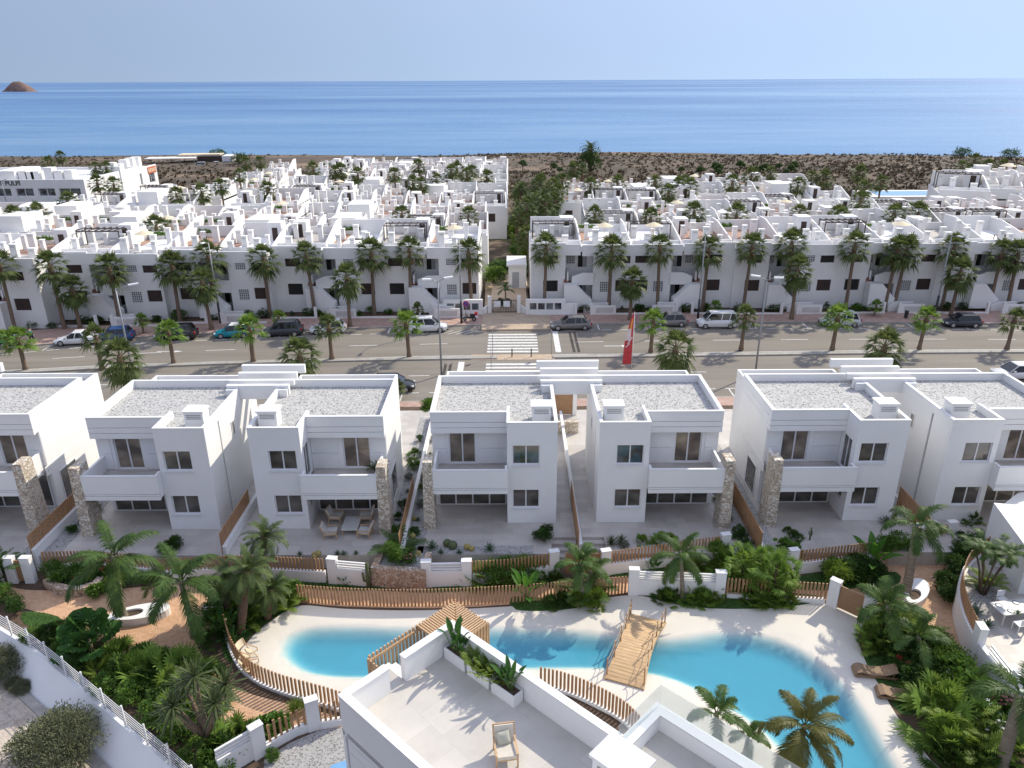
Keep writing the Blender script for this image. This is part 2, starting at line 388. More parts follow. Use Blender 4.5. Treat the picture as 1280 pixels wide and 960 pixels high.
def offsets(path, h):
    L_, R_ = [], []
    for k in range(len(path)):
        a = Vector(path[max(k-1, 0)]); b = Vector(path[min(k+1, len(path)-1)]); d = (b-a).normalized()
        n = Vector((-d.y, d.x)); c = Vector(path[k]); L_.append((c.x+n.x*h, c.y+n.y*h)); R_.append((c.x-n.x*h, c.y-n.y*h))
    return L_, R_
def smooth_path(pts, step=.5):
    "catmull-rom through pts, resampled"
    P = [Vector(p) for p in pts]; out = []
    for i in range(len(P)-1):
        p0 = P[max(i-1, 0)]; p1 = P[i]; p2 = P[i+1]; p3 = P[min(i+2, len(P)-1)]
        n = max(1, int((p2-p1).length/step))
        for k in range(n):
            t = k/n
            out.append(.5*((2*p1)+(p2-p0)*t+(2*p0-5*p1+4*p2-p3)*t*t+(3*p1-p0-3*p2+p3)*t*t*t))
    out.append(P[-1]); return [tuple(q) for q in out]
def resample(path, d):
    out = []; acc = 0.; nxt = 0.
    for a, b in zip(path, path[1:]):
        a, b = Vector(a), Vector(b); l = (b-a).length; t = (b-a)/l
        while nxt <= acc+l:
            out.append((a+t*(nxt-acc), t)); nxt += d
        acc += l
    return out
def link(name, data, parent=None):
    o = bpy.data.objects.new(name, data); COL.objects.link(o)
    if parent: o.parent = parent
    return o
def tag(o, label, cat, group=None, kind=None):
    o['label'] = label; o['category'] = cat
    if group: o['group'] = group
    if kind: o['kind'] = kind
    return o
def thing(name, loc, rz=0, label='', cat='', group=None, scale=1):
    o = bpy.data.objects.new(name, None); COL.objects.link(o); o.empty_display_size = .2
    o.location = loc; o.rotation_euler = (0, 0, rz); o.scale = (scale,)*3
    return tag(o, label, cat, group)
def struct(o, label=None, cat=None):
    o['kind'] = 'structure'
    if label: o['label'] = label
    o['category'] = cat or o.name.split('.')[0].replace('_', ' ')
    return o
def dup(o, loc, rz=0, label=None, scale=None, parent=None):
    c = o.copy(); COL.objects.link(c)
    if parent is not None: c.parent = parent
    else:
        c.location = loc; c.rotation_euler = (0, 0, rz)
        if scale: c.scale = (scale,)*3
        if label: c['label'] = label
    for ch in o.children: dup(ch, None, parent=c)
    return c
# ------------------------------------------------------------------ plants: each kind is a few meshes shared by its copies
def rnd(a, b): return R.uniform(a, b)
def blade(mb, a, d, up, L, w, droop=.3, seg=3, fold=0.):
    "a tapered leaf blade from a along d, bending down"
    a = Vector(a); d = Vector(d).normalized(); side = d.cross(Vector(up)).normalized()
    prof = [(.35, 0.), (1., .3), (.85, .65), (0., 1.)] if seg == 3 else [(.6, 0.), (1., .45), (0., 1.)]
    prev = None
    for wi, t in prof:
        c = a+d*(L*t)+Vector((0, 0, -droop*L*t*t))
        if wi == 0:
            k = mb.p(c); mb.face((prev[0], prev[1], k))
        else:
            q = (mb.p(c-side*(w/2*wi)), mb.p(c+side*(w/2*wi)))
            if prev: mb.face((prev[0], prev[1], q[1], q[0]))
            prev = q
def fan_leaf(mb, o, d, L, n=13, spread=2.5, droop=.35, pet=1., petr=.02):
    "petiole from o along d, then a fan of blades"
    d = Vector(d).normalized(); o = Vector(o)
    h = Vector((0, 0, 1)); side = d.cross(h)
    if side.length < .05: side = Vector((1, 0, 0))
    side.normalize(); nrm = side.cross(d).normalized()
    tip = o+d*pet+Vector((0, 0, -.12*pet))
    mb.tube([o, o+d*pet*.5+Vector((0, 0, .02)), tip], [petr, petr*.8, petr*.6], 3, False)
    for k in range(n):
        a = (k/(n-1)-.5)*spread
        dd = d*math.cos(a)+side*math.sin(a)+nrm*(.12*math.cos(a*1.3)+rnd(-.06, .06))
        blade(mb, tip, dd, nrm, L*(1-.28*abs(a)/(spread/2))*rnd(.92, 1.05), L*.13*rnd(.8, 1.1), droop*rnd(.6, 1.5), 3)
def frond(mb, o, az, el, L, droop, leaf, n=26, wl=.045, hang=.35, rw=.03, vee=.5, plume=0.):
    "pinnate frond: curved rachis with leaflets both sides"
    o = Vector(o); hx = Vector((math.cos(az), math.sin(az), 0)); sd = Vector((-math.sin(az), math.cos(az), 0))
    pts = []; c = o.copy(); e = el; ds = L/10
    for k in range(11):
        pts.append(c.copy()); c = c+(hx*math.cos(e)+Vector((0, 0, 1))*math.sin(e))*ds; e -= droop/10*(.5+k/8)
    mb.tube(pts, [rw*(1-.85*k/10) for k in range(11)], 4, False)
    for k in range(n):
        t = .14+.86*k/(n-1); i = min(9, int(t*10)); fr = t*10-i
        p = pts[i].lerp(pts[i+1], fr); d = (pts[i+1]-pts[i]).normalized(); nr = sd.cross(d).normalized()
        if nr.z < 0: nr = -nr
        l = leaf*(math.sin(PI*min(1, .12+t*.86))**.6)*rnd(.85, 1.1)
        for s_ in (-1, 1):
            dd = d*(.55+.5*t)+sd*(s_*1.)+nr*(vee*(1-t)+rnd(-.12, .12)+plume*rnd(-1, 1))
            blade(mb, p, dd, nr, l, wl*rnd(.85, 1.2), hang*rnd(.6, 1.4), 2)
def trunk_mb(r0, r1, wob=.0, n=9, flare=1.35, seg=7):
    mb = MB(); pts = []; rs = []
    for k in range(seg+1):
        t = k/seg; pts.append((wob*math.sin(t*2.2)*t, wob*.5*t*t, t)); rs.append((r0+(r1-r0)*t)*(flare if k == 0 else 1)*rnd(.94, 1.06))
    return mb.tube(pts, rs, n)
PROTO = {}
def proto(kind, *parts): PROTO.setdefault(kind, []).append(parts)       # parts: (name, mesh, z-mode)
def washington(n, L, pet, low=-.9, mat='fanleaf', skirt=.9):
    mb = MB()
    for k in range(n):
        az = k*2.4+rnd(-.2, .2); el = 1.45-(1.45-low)*(k/(n-1))**.85
        fan_leaf(mb, (0, 0, -.25*(k/n)), (math.cos(az)*math.cos(el), math.sin(az)*math.cos(el), math.sin(el)), L*rnd(.85, 1.1), 13, 2.6, .25+.35*(k/n), pet*rnd(.8, 1.1), .028)
    d = MB()
    for k in range(int(26*skirt)):
        az = k*2.4; el = rnd(-1.45, -1.1)
        fan_leaf(d, (.1*math.cos(az), .1*math.sin(az), -.3-.5*rnd(0, 1)*skirt), (math.cos(az)*math.cos(el), math.sin(az)*math.cos(el), math.sin(el)), L*.6, 6, 1.6, .1, pet*.4, .02)
    sh = MB().tube([(0, 0, -1.5*skirt), (0, 0, -.8*skirt), (0, 0, -.25), (0, 0, .2)], [.17, .24, .26, .1], 9)
    return mb.mesh('crown', mat), d.mesh('dead_fronds', 'dead'), sh.mesh('leaf_bases', 'trunkdark')
TR = [trunk_mb(.2, .155, .05).mesh('trunk', 'trunk'), trunk_mb(.21, .16, -.06).mesh('trunk', 'trunk')]
for k in range(4):
    c, d, s_ = washington(30+2*k, 1.12, 1.2, -.75)
    proto('tall_fan', ('trunk', TR[k % 2], 'h'), ('crown', c, 't'), ('dead_fronds', d, 't'), ('leaf_bases', s_, 't'))
for k in range(3):
    c, d, s_ = washington(24, .98, .85, -.35, 'fanleafyoung' if k != 1 else 'fanleaf', .6)
    proto('short_fan', ('trunk', TR[k % 2], 'h'), ('crown', c, 't'), ('leaf_bases', s_, 't'))
for k in range(3):
    c, d, s_ = washington(42, 1.1, 1.05, -1.15, 'fanleaf', .8)
    proto('dense_fan', ('trunk', TR[k % 2], 'h'), ('crown', c, 't'), ('dead_fronds', d, 't'), ('leaf_bases', s_, 't'))
def feather(n, L, leaf, el0=1.4, el1=-.3, droop=1.3, nl=30, wl=.05, hang=.35, mat='cocoleaf', vee=.5, plume=0., rw=.03):
    mb = MB()
    for k in range(n):
        az = k*2.4+rnd(-.25, .25); t = k/max(1, n-1)
        frond(mb, (.05*math.cos(az), .05*math.sin(az), -.1*t), az, el0-(el0-el1)*t**.9, L*rnd(.85, 1.1)*(.75+.25*t), droop*rnd(.8, 1.2), leaf, nl, wl, hang, rw, vee, plume)
    return mb.mesh('crown', mat)
CT = [trunk_mb(.17, .11, .12, 10, 1.6).mesh('trunk', 'trunkgrey'), trunk_mb(.16, .11, -.1, 10, 1.6).mesh('trunk', 'trunkgrey')]
for k in range(3): proto('coconut', ('trunk', CT[k % 2], 'h'), ('crown', feather(11+k, 2.75, .58, 1.3, -.3, 1.45, 56, .042, .6, 'cocoleaf', .4), 't'))
proto('coconut_olive', ('trunk', CT[0], 'h'), ('crown', feather(17, 2.35, .52, 1.3, -.6, 1.4, 54, .042, .5, 'cocoolive', .4), 't'))
for k in range(2): proto('young_feather', ('trunk', CT[k % 2], 'h'), ('crown', feather(10, 1.9, .5, 1.3, .0, 1.4, 30, .055, .4, 'cocoleaf'), 't'))
def royal():
    sh = MB().tube([(0, 0, -1.5), (0, 0, -1.1), (0, 0, -.5), (0, 0, .1)], [.19, .23, .17, .1], 12).mesh('crownshaft', 'crownshaft')
    return ('trunk', trunk_mb(.25, .2, .0, 14, 1.35, 12).mesh('trunk', 'trunkgrey'), 'h'), ('crownshaft', sh, 't'), ('crown', feather(11, 2.6, .52, 1.2, .05, 1.9, 60, .038, .55, 'cocoleaf', .5, .25), 't')
proto('royal', *royal())
PT = trunk_mb(.27, .24, .05, 10, 1.2).mesh('trunk', 'trunkdark')
for k in range(2): proto('phoenix', ('trunk', PT, 'h'), ('crown', feather(34, 2.1, .42, 1.45, -.75, 1.35, 30, .035, .25, 'phoenix', .8), 't'))
def clump(n, r, L, leaf, mat, el=(1.45, .5), droop=1.1, nl=18, wl=.05):
    mb = MB()
    for k in range(n):
        az = k*2.4+rnd(-.3, .3); rr = r*math.sqrt(rnd(0, 1))
        frond(mb, (rr*math.cos(az), rr*math.sin(az), 0), az, rnd(el[1], el[0]), L*rnd(.7, 1.1), droop*rnd(.7, 1.3), leaf, nl, wl, .3, .018, .45)
    return mb.mesh('leaves', mat)
for k in range(2): proto('areca', ('leaves', clump(17, .18, 1.45, .36, 'areca'), '0'))
proto('dark_areca', ('leaves', clump(17, .18, 1.45, .36, 'cocoleaf'), '0'))
proto('small_areca', ('leaves', clump(22, .4, .66, .2, 'areca', (1.5, .95), .8, 13, .028), '0'))
def areca_multi():
    st = MB(); lv = MB()
    for k in range(7):
        az = k*.9; tp = Vector((.75*math.cos(az), .6*math.sin(az), rnd(1.9, 2.7)))
        st.tube([(.12*math.cos(az), .12*math.sin(az), 0), tp*.5+Vector((0, 0, .1)), tp], [.05, .042, .035], 6)
        for j in range(6): frond(lv, tp, j*1.05+az, rnd(.2, 1.1), rnd(.8, 1.15), 1.6, .32, 26, .03, .4, .014)
    return ('stems', st.mesh('stems', 'stem'), '0'), ('leaves', lv.mesh('leaves', 'cocoleaf'), '0')
proto('multi_stem', *areca_multi())
def fanclump(n, L, pet, mat, el=(1.4, .15), spread=3.3, nb=13, stem=0.):
    mb = MB()
    for k in range(n):
        az = k*2.4+rnd(-.3, .3); e = rnd(el[1], el[0])
        fan_leaf(mb, (0, 0, stem*(1-k/n)), (math.cos(az)*math.cos(e), math.sin(az)*math.cos(e), math.sin(e)), L*rnd(.8, 1.1), nb, spread, .22, pet*rnd(.6, 1.2), .014)
    return mb.mesh('leaves', mat)
proto('fan_clump', ('leaves', fanclump(26, .5, .65, 'areca'), '0'))
proto('fan_clump', ('leaves', fanclump(30, .5, .7, 'fanleafyoung', (1.45, .1)), '0'))
proto('fan_clump', ('leaves', fanclump(16, .72, .8, 'fanleafyoung', (1.4, .1), 3.7, 15), '0'))
proto('dark_fan_clump', ('leaves', fanclump(28, .5, .62, 'cocoleaf'), '0'))
proto('tall_fan_clump', ('leaves', fanclump(54, .52, .7, 'fanleafyoung', (1.4, -.2), 3.3, 13, 1.7), '0'), ('stems', MB().tube([(0, 0, 0), (0, 0, 1.7)], [.09, .05], 6).mesh('stems', 'stem'), '0'))
def round_fan():
    mb = MB()
    for k in range(15):
        az = k*2.4; e = 1.35-1.25*k/14; d = Vector((math.cos(az)*math.cos(e), math.sin(az)*math.cos(e), math.sin(e)))
        side = d.cross(Vector((0, 0, 1))).normalized(); tip = Vector((0, 0, .9-.03*k))+d*1.05
        mb.tube([(0, 0, .9-.03*k), tip], [.02, .014], 3, False); nrm = side.cross(d)
        c = mb.p(tip); ring = []
        for j in range(25):
            a = (j/24-.5)*5.2; r_ = .62*rnd(.97, 1.03)
            q = tip+(d*math.cos(a)+side*math.sin(a))*r_+nrm*(.05*(1 if j % 2 else -1))+Vector((0, 0, -.12*r_))
            ring.append(mb.p(q))
        for j in range(24): mb.face((c, ring[j], ring[j+1]))
    return ('leaves', mb.mesh('leaves', 'strel'), '0'), ('stems', MB().tube([(0, 0, 0), (.03, 0, .5), (0, 0, .95)], [.09, .08, .05], 7).mesh('stems', 'trunk'), '0')
proto('round_fan', *round_fan())
def paddle(mb, o, az, el, pet, L, w, droop=.7, fold=.12, stalk=None):
    o = Vector(o); hx = Vector((math.cos(az), math.sin(az), 0)); sd = Vector((-math.sin(az), math.cos(az), 0)); e = el
    tip = o+(hx*math.cos(e)+Vector((0, 0, 1))*math.sin(e))*pet
    (stalk or mb).tube([o, tip], [.022, .012], 4, False)
    c = tip; prev = None; n = 8
    for k in range(n+1):
        t = k/n; ww = w/2*math.sin(PI*(.06+.94*t)**.75)**.8 if k < n else 0.004
        nr = (hx*-math.sin(e)+Vector((0, 0, 1))*math.cos(e))
        q = (mb.p(c-sd*ww+nr*ww*fold*3), mb.p(c), mb.p(c+sd*ww+nr*ww*fold*3))
        if prev: mb.face((prev[0], prev[1], q[1], q[0])); mb.face((prev[1], prev[2], q[2], q[1]))
        prev = q; c = c+(hx*math.cos(e)+Vector((0, 0, 1))*math.sin(e))*(L/n); e -= droop/n*(.4+t)
def paddles(n, L, w, pet, mat, el=(1.5, .55), stem=0.):
    lv = MB(); st = MB()
    for k in range(n):
        az = k*2.4+rnd(-.3, .3); t = k/max(1, n-1)
        paddle(lv, (.06*math.cos(az), .06*math.sin(az), stem*rnd(.7, 1)), az, el[0]-(el[0]-el[1])*t, pet*rnd(.7, 1.15), L*rnd(.75, 1.1), w*rnd(.85, 1.1), rnd(.3, 1.2), .12, st)
    if stem: st.tube([(0, 0, 0), (0, 0, stem)], [.09, .06], 8)
    return ('leaves', lv.mesh('leaves', mat), '0'), ('stalks', st.mesh('stalks', 'greenstem'), '0')
proto('banana', *paddles(11, .95, .34, .75, 'banana', (1.5, .55), .35)); proto('banana', *paddles(9, 1.05, .36, .6, 'banana', (1.5, .5), .55))
proto('upright_strelitzia', *paddles(9, .72, .25, .6, 'strel', (1.5, 1.05)))
proto('strelitzia', *paddles(13, .62, .24, .7, 'strel', (1.5, .6))); proto('strelitzia', *paddles(10, .58, .23, .6, 'strel', (1.5, .3)))
def bush(n, rx, rz, leaf, mat, stems=9, flowers=None, fn=0, lw=.5, clump_=22, rnd_leaf=False):
    lv = MB(); st = MB(); fl = MB(); cs = []
    for k in range(clump_):
        a = rnd(0, 2*PI); u = rnd(-.25, 1); r_ = math.sqrt(max(0, 1-u*u))*rnd(.55, 1)
        cs.append((Vector((rx*r_*math.cos(a), rx*r_*math.sin(a), rz*(.45+.52*u*rnd(.8, 1.05)))), rnd(.26, .46)*rx))
    for c, cr in cs[:stems]: st.tube([(c.x*.12, c.y*.12, 0), c*.55, c], [.03, .018, .008], 4, False)
    for i in range(n):
        c, cr = cs[i % len(cs)]
        d = Vector((R.gauss(0, 1), R.gauss(0, 1), R.gauss(.25, 1))).normalized()
        p = c+Vector((d.x, d.y, d.z*.8))*cr*rnd(.35, 1.0)
        if p.z < .04: p.z = rnd(.04, .2)
        up = Vector((rnd(-.6, .6), rnd(-.6, .6), 1)); o = (d+Vector((0, 0, rnd(-.2, .7)))).normalized()
        sd = o.cross(up); sd.normalize(); L = leaf*rnd(.7, 1.25); w = L*lw
        a0 = lv.p(p); a1 = lv.p(p+o*L*.5+sd*w/2+Vector((0, 0, .06*L))); a2 = lv.p(p+o*L-Vector((0, 0, .12*L))); a3 = lv.p(p+o*L*.5-sd*w/2+Vector((0, 0, .06*L)))
        lv.face((a0, a1, a2)); lv.face((a0, a2, a3))
        if fn and i % max(1, n//fn) == 0:
            q = c+Vector((d.x, d.y, abs(d.z)))*cr*1.05; 
            for j in range(5):
                b_ = 2*PI*j/5; fl.poly([q, q+Vector((.05*math.cos(b_-.5), .05*math.sin(b_-.5), .02)), q+Vector((.085*math.cos(b_), .085*math.sin(b_), .015)), q+Vector((.05*math.cos(b_+.5), .05*math.sin(b_+.5), .02))])
    out = [('leaves', lv.mesh('leaves', mat), '0'), ('stems', st.mesh('stems', 'stem'), '0')]
    if fn: out.append(('flowers', fl.mesh('flowers', flowers), '0'))
    return out
proto('shrub', *bush(1500, .62, 1.05, .12, 'shrub')); proto('shrub', *bush(1500, .7, .9, .13, 'shrub'))
proto('dark_shrub', *bush(1500, .6, 1.0, .12, 'shrubdark')); proto('dark_shrub', *bush(1300, .65, .85, .15, 'shrubdark'))
proto('bright_shrub', *bush(1300, .6, 1.0, .15, 'shrubbright', lw=.42))
proto('big_leaf', *bush(420, .6, .95, .27, 'shrub', lw=.85, clump_=16))
proto('white_flower', *bush(1200, .6, .95, .13, 'shrub', 9, 'flowerwhite', 46)); proto('pink_flower', *bush(1200, .6, .9, .12, 'shrub', 9, 'flowerpink', 50))
proto('red_flower', *bush(900, .5, .8, .16, 'shrubdark', 9, 'flowerred', 40, .35))
proto('grey_shrub', *bush(1100, .5, .6, .09, 'olive')); proto('hedge_bush', *bush(900, .75, .8, .13, 'shrubdark', clump_=26))
proto('dry_bush', *bush(15000, 1.55, 1.45, .11, 'drybush', 14, None, 0, .42, 70))
proto('topiary', *bush(900, .34, 1.15, .09, 'shrubdark', 5, clump_=30))
def rosette(n, L, w, mat, el=(1.4, .15), fold=.3):
    mb = MB()
    for k in range(n):
        az = k*2.4; e = el[0]-(el[0]-el[1])*k/(n-1); d = Vector((math.cos(az)*math.cos(e), math.sin(az)*math.cos(e), math.sin(e)))
        blade(mb, (0, 0, .05), d, d.cross(Vector((-math.sin(az), math.cos(az), 0))), L*rnd(.85, 1.1), w, rnd(-.05, .15), 3)
    return mb.mesh('leaves', mat)
proto('agave', ('leaves', rosette(26, .55, .09, 'agave'), '0')); proto('grass_tuft', ('leaves', rosette(60, .6, .025, 'areca', (1.5, .5)), '0'))
proto('small_yucca', ('leaves', rosette(40, .65, .05, 'yucca', (1.5, .1)), '0'))
def yucca_tree():
    st = MB(); lv = MB(); hs = [(0, 0, 3.0), (.75, .3, 2.5), (-.8, .1, 2.3), (.2, -.8, 2.2), (-.3, .8, 2.4), (.75, -.6, 1.5), (-.7, -.6, 1.4)]
    for h in hs:
        st.tube([(0, 0, .6), Vector(h)*.55+Vector((0, 0, .2)), h], [.11, .085, .07], 7)
        for k in range(52):
            az = k*2.4; e = 1.5-2.2*k/51; d = Vector((math.cos(az)*math.cos(e), math.sin(az)*math.cos(e), math.sin(e)))
            blade(lv, h, d, d.cross(Vector((-math.sin(az), math.cos(az), 0))), rnd(.65, .85), .06, rnd(.05, .3), 3)
    st.tube([(0, 0, 0), (0, 0, .7), (0, 0, 1.6)], [.16, .13, .11], 9)
    return ('trunk', st.mesh('trunk', 'trunk'), '0'), ('crown', lv.mesh('crown', 'yucca'), '0')
proto('yucca_tree', *yucca_tree())
def cactus(spots, mat):
    mb = MB(); mb.sm = True
    for x, y, r_ in spots:
        n = 20; rings = []
        for i in range(7):
            a = -PI/2*.7+(PI*.85)*i/6
            rings.append([mb.p((x+r_*math.cos(a)*(1+.09*(j % 2))*math.cos(2*PI*j/n), y+r_*math.cos(a)*(1+.09*(j % 2))*math.sin(2*PI*j/n), r_*.75+r_*math.sin(a))) for j in range(n)])
        for a, b in zip(rings, rings[1:]):
            for j in range(n): mb.face((a[j], a[(j+1) % n], b[(j+1) % n], b[j]))
        mb.face(rings[-1])
    return mb.mesh('body', mat)
proto('ball_cactus', ('body', cactus([(0, 0, .24), (.36, .12, .21)], 'cactus'), '0')); proto('ball_cactus', ('body', cactus([(0, 0, .25), (.3, -.2, .18), (.42, .2, .2)], 'cactus'), '0'))
proto('green_cactus', ('body', cactus([(0, 0, .27), (.42, .05, .24)], 'cactusgreen'), '0'))
def column_cactus():
    mb = MB(); mb.sm = True
    for p, r_ in (([(0, 0, 0), (.02, 0, .8), (0, 0, 1.7)], .1), ([(0, 0, .5), (.22, 0, .6), (.26, 0, 1.1)], .07), ([(0, 0, .7), (-.18, .1, .85), (-.2, .1, 1.25)], .06)):
        mb.tube(p+[(p[-1][0], p[-1][1], p[-1][2]+.07)], [r_, r_, r_*.9, r_*.3], 10)
    return mb.mesh('body', 'cactusgreen')
proto('column_cactus', ('body', column_cactus(), '0'))
def broad_tree():
    lv = MB(); st = MB(); cs = []
    for k in range(34):
        a = rnd(0, 2*PI); u = rnd(-.4, 1); r_ = math.sqrt(1-u*u)*rnd(.5, 1)
        cs.append(Vector((r_*math.cos(a), r_*math.sin(a), 1.5+.75*u)))
    for c in cs[:10]: st.tube([(0, 0, .9), c*.6+Vector((0, 0, .4)), c], [.06, .04, .012], 5, False)
    st.tube([(0, 0, 0), (.03, 0, .5), (0, 0, 1.)], [.13, .1, .08], 8)
    for i in range(2600):
        c = cs[i % len(cs)]; d = Vector((R.gauss(0, 1), R.gauss(0, 1), R.gauss(0, 1))).normalized(); p = c+d*rnd(.1, .34); o = Vector((rnd(-1, 1), rnd(-1, 1), rnd(-.3, .8))).normalized(); sd = o.cross(d)
        if sd.length < .01: continue
        sd.normalize(); lv.poly([p, p+o*.07+sd*.04, p+o*.15, p+o*.07-sd*.04])
    return ('trunk', st.mesh('trunk', 'stem'), '0'), ('crown', lv.mesh('crown', 'shrubdark'), '0')
proto('broad_tree', *broad_tree())
NAMES = dict(tall_fan='fan_palm', short_fan='fan_palm', dense_fan='fan_palm', coconut='coconut_palm', coconut_olive='coconut_palm', young_feather='feather_palm', royal='royal_palm', phoenix='date_palm',
             areca='areca_palm', dark_areca='areca_palm', small_areca='areca_palm', multi_stem='areca_palm', fan_clump='fan_palm_bush', dark_fan_clump='fan_palm_bush', tall_fan_clump='fan_palm_bush', round_fan='round_leaf_palm',
             banana='banana_plant', strelitzia='strelitzia_plant', upright_strelitzia='strelitzia_plant', shrub='shrub', dark_shrub='shrub', bright_shrub='shrub', big_leaf='shrub', white_flower='flowering_shrub', pink_flower='flowering_shrub', red_flower='flowering_shrub',
             grey_shrub='shrub', hedge_bush='shrub', dry_bush='dry_bush', topiary='clipped_shrub', agave='agave_plant', grass_tuft='grass_tuft', small_yucca='yucca_plant', yucca_tree='yucca_tree', ball_cactus='ball_cactus', green_cactus='ball_cactus', column_cactus='column_cactus', broad_tree='broadleaf_tree')
CATS = {'fan_palm': 'palm', 'coconut_palm': 'palm', 'feather_palm': 'palm', 'royal_palm': 'palm', 'date_palm': 'palm', 'areca_palm': 'palm', 'round_leaf_palm': 'palm', 'fan_palm_bush': 'plant', 'shrub': 'shrub', 'flowering_shrub': 'shrub', 'clipped_shrub': 'shrub', 'dry_bush': 'bush', 'ball_cactus': 'cactus', 'column_cactus': 'cactus', 'broadleaf_tree': 'tree', 'yucca_tree': 'tree'}
_cnt = {}
def plant(kind, loc, label, s=1., h=None, group=None, lean=(0, 0), sz=1., rz=None):
    "kind at loc; h = height of the crown's base above loc for trunked palms"
    i = _cnt.get(kind, 0); _cnt[kind] = i+1
    parts = PROTO[kind][i % len(PROTO[kind])]
    nm = NAMES[kind]
    o = thing(nm, loc, rnd(0, 2*PI) if rz is None else rz, label, CATS.get(nm, 'plant'), group)
    o.rotation_euler = (lean[0], lean[1], o.rotation_euler.z)
    tops = None
    for name, me, mode in parts:
        c = link(name, me, o)
        if mode == 'h': c.scale = (s*1., s*1., h)
        elif mode == 't':
            v = parts[0][1].vertices; c.location = (sum(q.co.x for q in v[-9:])/9*s, sum(q.co.y for q in v[-9:])/9*s, h) if parts[0][2] == 'h' else (0, 0, h); c.scale = (s, s, s)
        else: c.scale = (s, s, s*sz)
    return o
# ------------------------------------------------------------------ terrain, sea, sky
def ground_z(x, y):
    if y < 92: return -1.06
    z = -1.06-.0115*(y-92)
    shore = 352-.16*max(0, x-60)+5*math.sin(x*.03)+3*math.sin(x*.011+1)
    if y > 235: z += .5*math.sin(x*.05+y*.02)*math.sin(y*.045)
    if y > shore-14: z -= (y-shore+14)*.13
    return max(z, -12)
def build_terrain():
    xs = [-900, -600, -420, -320]+[-260+7*k for k in range(76)]+[300, 400, 600, 900]
    ys = [-220, -120, -60, -20, 0, 10, 16.5, 17.5]+[18.5+3*k for k in range(7)]+[41, 50, 58, 66, 74, 82, 90]+[96+7*k for k in range(39)]
    mb = MB(); mb.sm = True; idx = {}
    for j, y in enumerate(ys):
        for i, x in enumerate(xs):
            z = ground_z(x, y)
            if -70 < x < 40 and 5 < y < 42: z = -3.8
            idx[i, j] = mb.p((x, y, z))
    for j in range(len(ys)-1):
        for i in range(len(xs)-1): mb.face((idx[i, j], idx[i+1, j], idx[i+1, j+1], idx[i, j+1]))
    struct(mb.build('terrain', 'terrain'), 'dry brown coastal ground running from the town to the shore')
build_terrain()
mb = MB().poly([(-70000, 290, -6), (70000, 290, -6), (70000, 60000, -6), (-70000, 60000, -6)])
struct(mb.build('sea', 'sea'), 'calm blue sea with pale slicks out to the horizon', 'sea')
def island():
    c = at(24.5, 114.5, -6); s_ = c.y/CF*1.05; mb = MB(); mb.sm = True
    prof = [(-17.5, 1.2), (-15, 2.3), (-11, 6.3), (-7, 9.3), (-3, 10.9), (2, 11.1), (6, 9.7), (10, 7), (14, 3.6), (17, 1.6), (19, .3)]
    rows = []
    for wy, k in ((-9, 0.), (-6.5, .5), (-3, .9), (0, 1), (4, .85), (8, .4), (10, 0)):
        rows.append([mb.p((c.x+x*s_*(.8+.2*k), c.y+wy*s_, -6.5+h*s_*k*rnd(.9, 1.06))) for x, h in prof])
    for a, b in zip(rows, rows[1:]):
        for j in range(len(prof)-1): mb.face((a[j], a[j+1], b[j+1], b[j]))
    struct(mb.build('island', 'boulder'), 'small bare rocky island on the horizon', 'island')
island()

# ------------------------------------------------------------------ streets
MX = [(-140, 56), (-90, 63), (-50, 68.9), (-40, 70.3), (-29, 71.4), (-17, 72.1), (-6, 72.5), (6, 72.8), (18, 73.05), (30, 73.4), (42, 73.7), (53, 73.7), (90, 73.6), (140, 73.2)]
FX = [(-140, 58), (-90, 68), (-55, 76.3), (-47.5, 78.6), (-39.5, 80.4), (-31, 81.5), (-19, 82.8), (-7, 83.7), (6, 84.), (20, 84.5), (34, 84.4), (48, 83.9), (59, 83.2), (90, 82), (140, 80)]
def interp(T, x):
    for (a, b), (c, d) in zip(T, T[1:]):
        if x <= c: return b+(d-b)*(x-a)/(c-a)
    return T[-1][1]
med = lambda x: interp(MX, x)
fark = lambda x: interp(FX, x)
nearp = lambda x: med(x)-11.2
fac = lambda x: (90.5 if x > -4 else 90.5+(x+4)*.0+(fark(x)-84)*.75)
XS = list(range(-130, 131, 5))
def strip_fn(name, f0, f1, z, mat, label, cat=None, x0=-130, x1=130, z1=None):
    mb = MB(); xs = [x for x in XS if x0 <= x <= x1]
    xs = sorted(set([x0]+xs+[x1]))
    for a, b in zip(xs, xs[1:]):
        if z1 is None: mb.poly([(a, f0(a), z), (b, f0(b), z), (b, f1(b), z), (a, f1(a), z)])
        else: mb.prism([(a, f0(a)), (b, f0(b)), (b, f1(b)), (a, f1(a))], z, z1)
    return struct(mb.build(name, mat), label, cat)
SZ = GZ
strip_fn('road', lambda x: nearp(x)-.1, lambda x: fark(x)+.1, SZ, 'asphalt', 'grey asphalt road with a narrow median')
strip_fn('median', lambda x: med(x)-.3, lambda x: med(x)+.45, SZ-.1, 'kerb', 'narrow pale concrete median planted with short palms', x0=-130, x1=-1.5, z1=SZ+.14)
strip_fn('median', lambda x: med(x)-.3, lambda x: med(x)+.45, SZ-.1, 'kerb', 'narrow pale concrete median planted with short palms', x0=4.2, x1=130, z1=SZ+.14)
strip_fn('pavement', fark, lambda x: fac(x)-2.3, SZ-.2, 'pink', 'pink tiled pavement along the white apartments', z1=SZ+.13)
strip_fn('pavement', lambda x: nearp(x)-5.5, nearp, SZ-.2, 'pink', 'pink tiled pavement behind the villas', z1=SZ+.13)
strip_fn('kerb', lambda x: fark(x)-.16, fark, SZ-.2, 'kerb', 'concrete kerb of the far pavement', z1=SZ+.135)
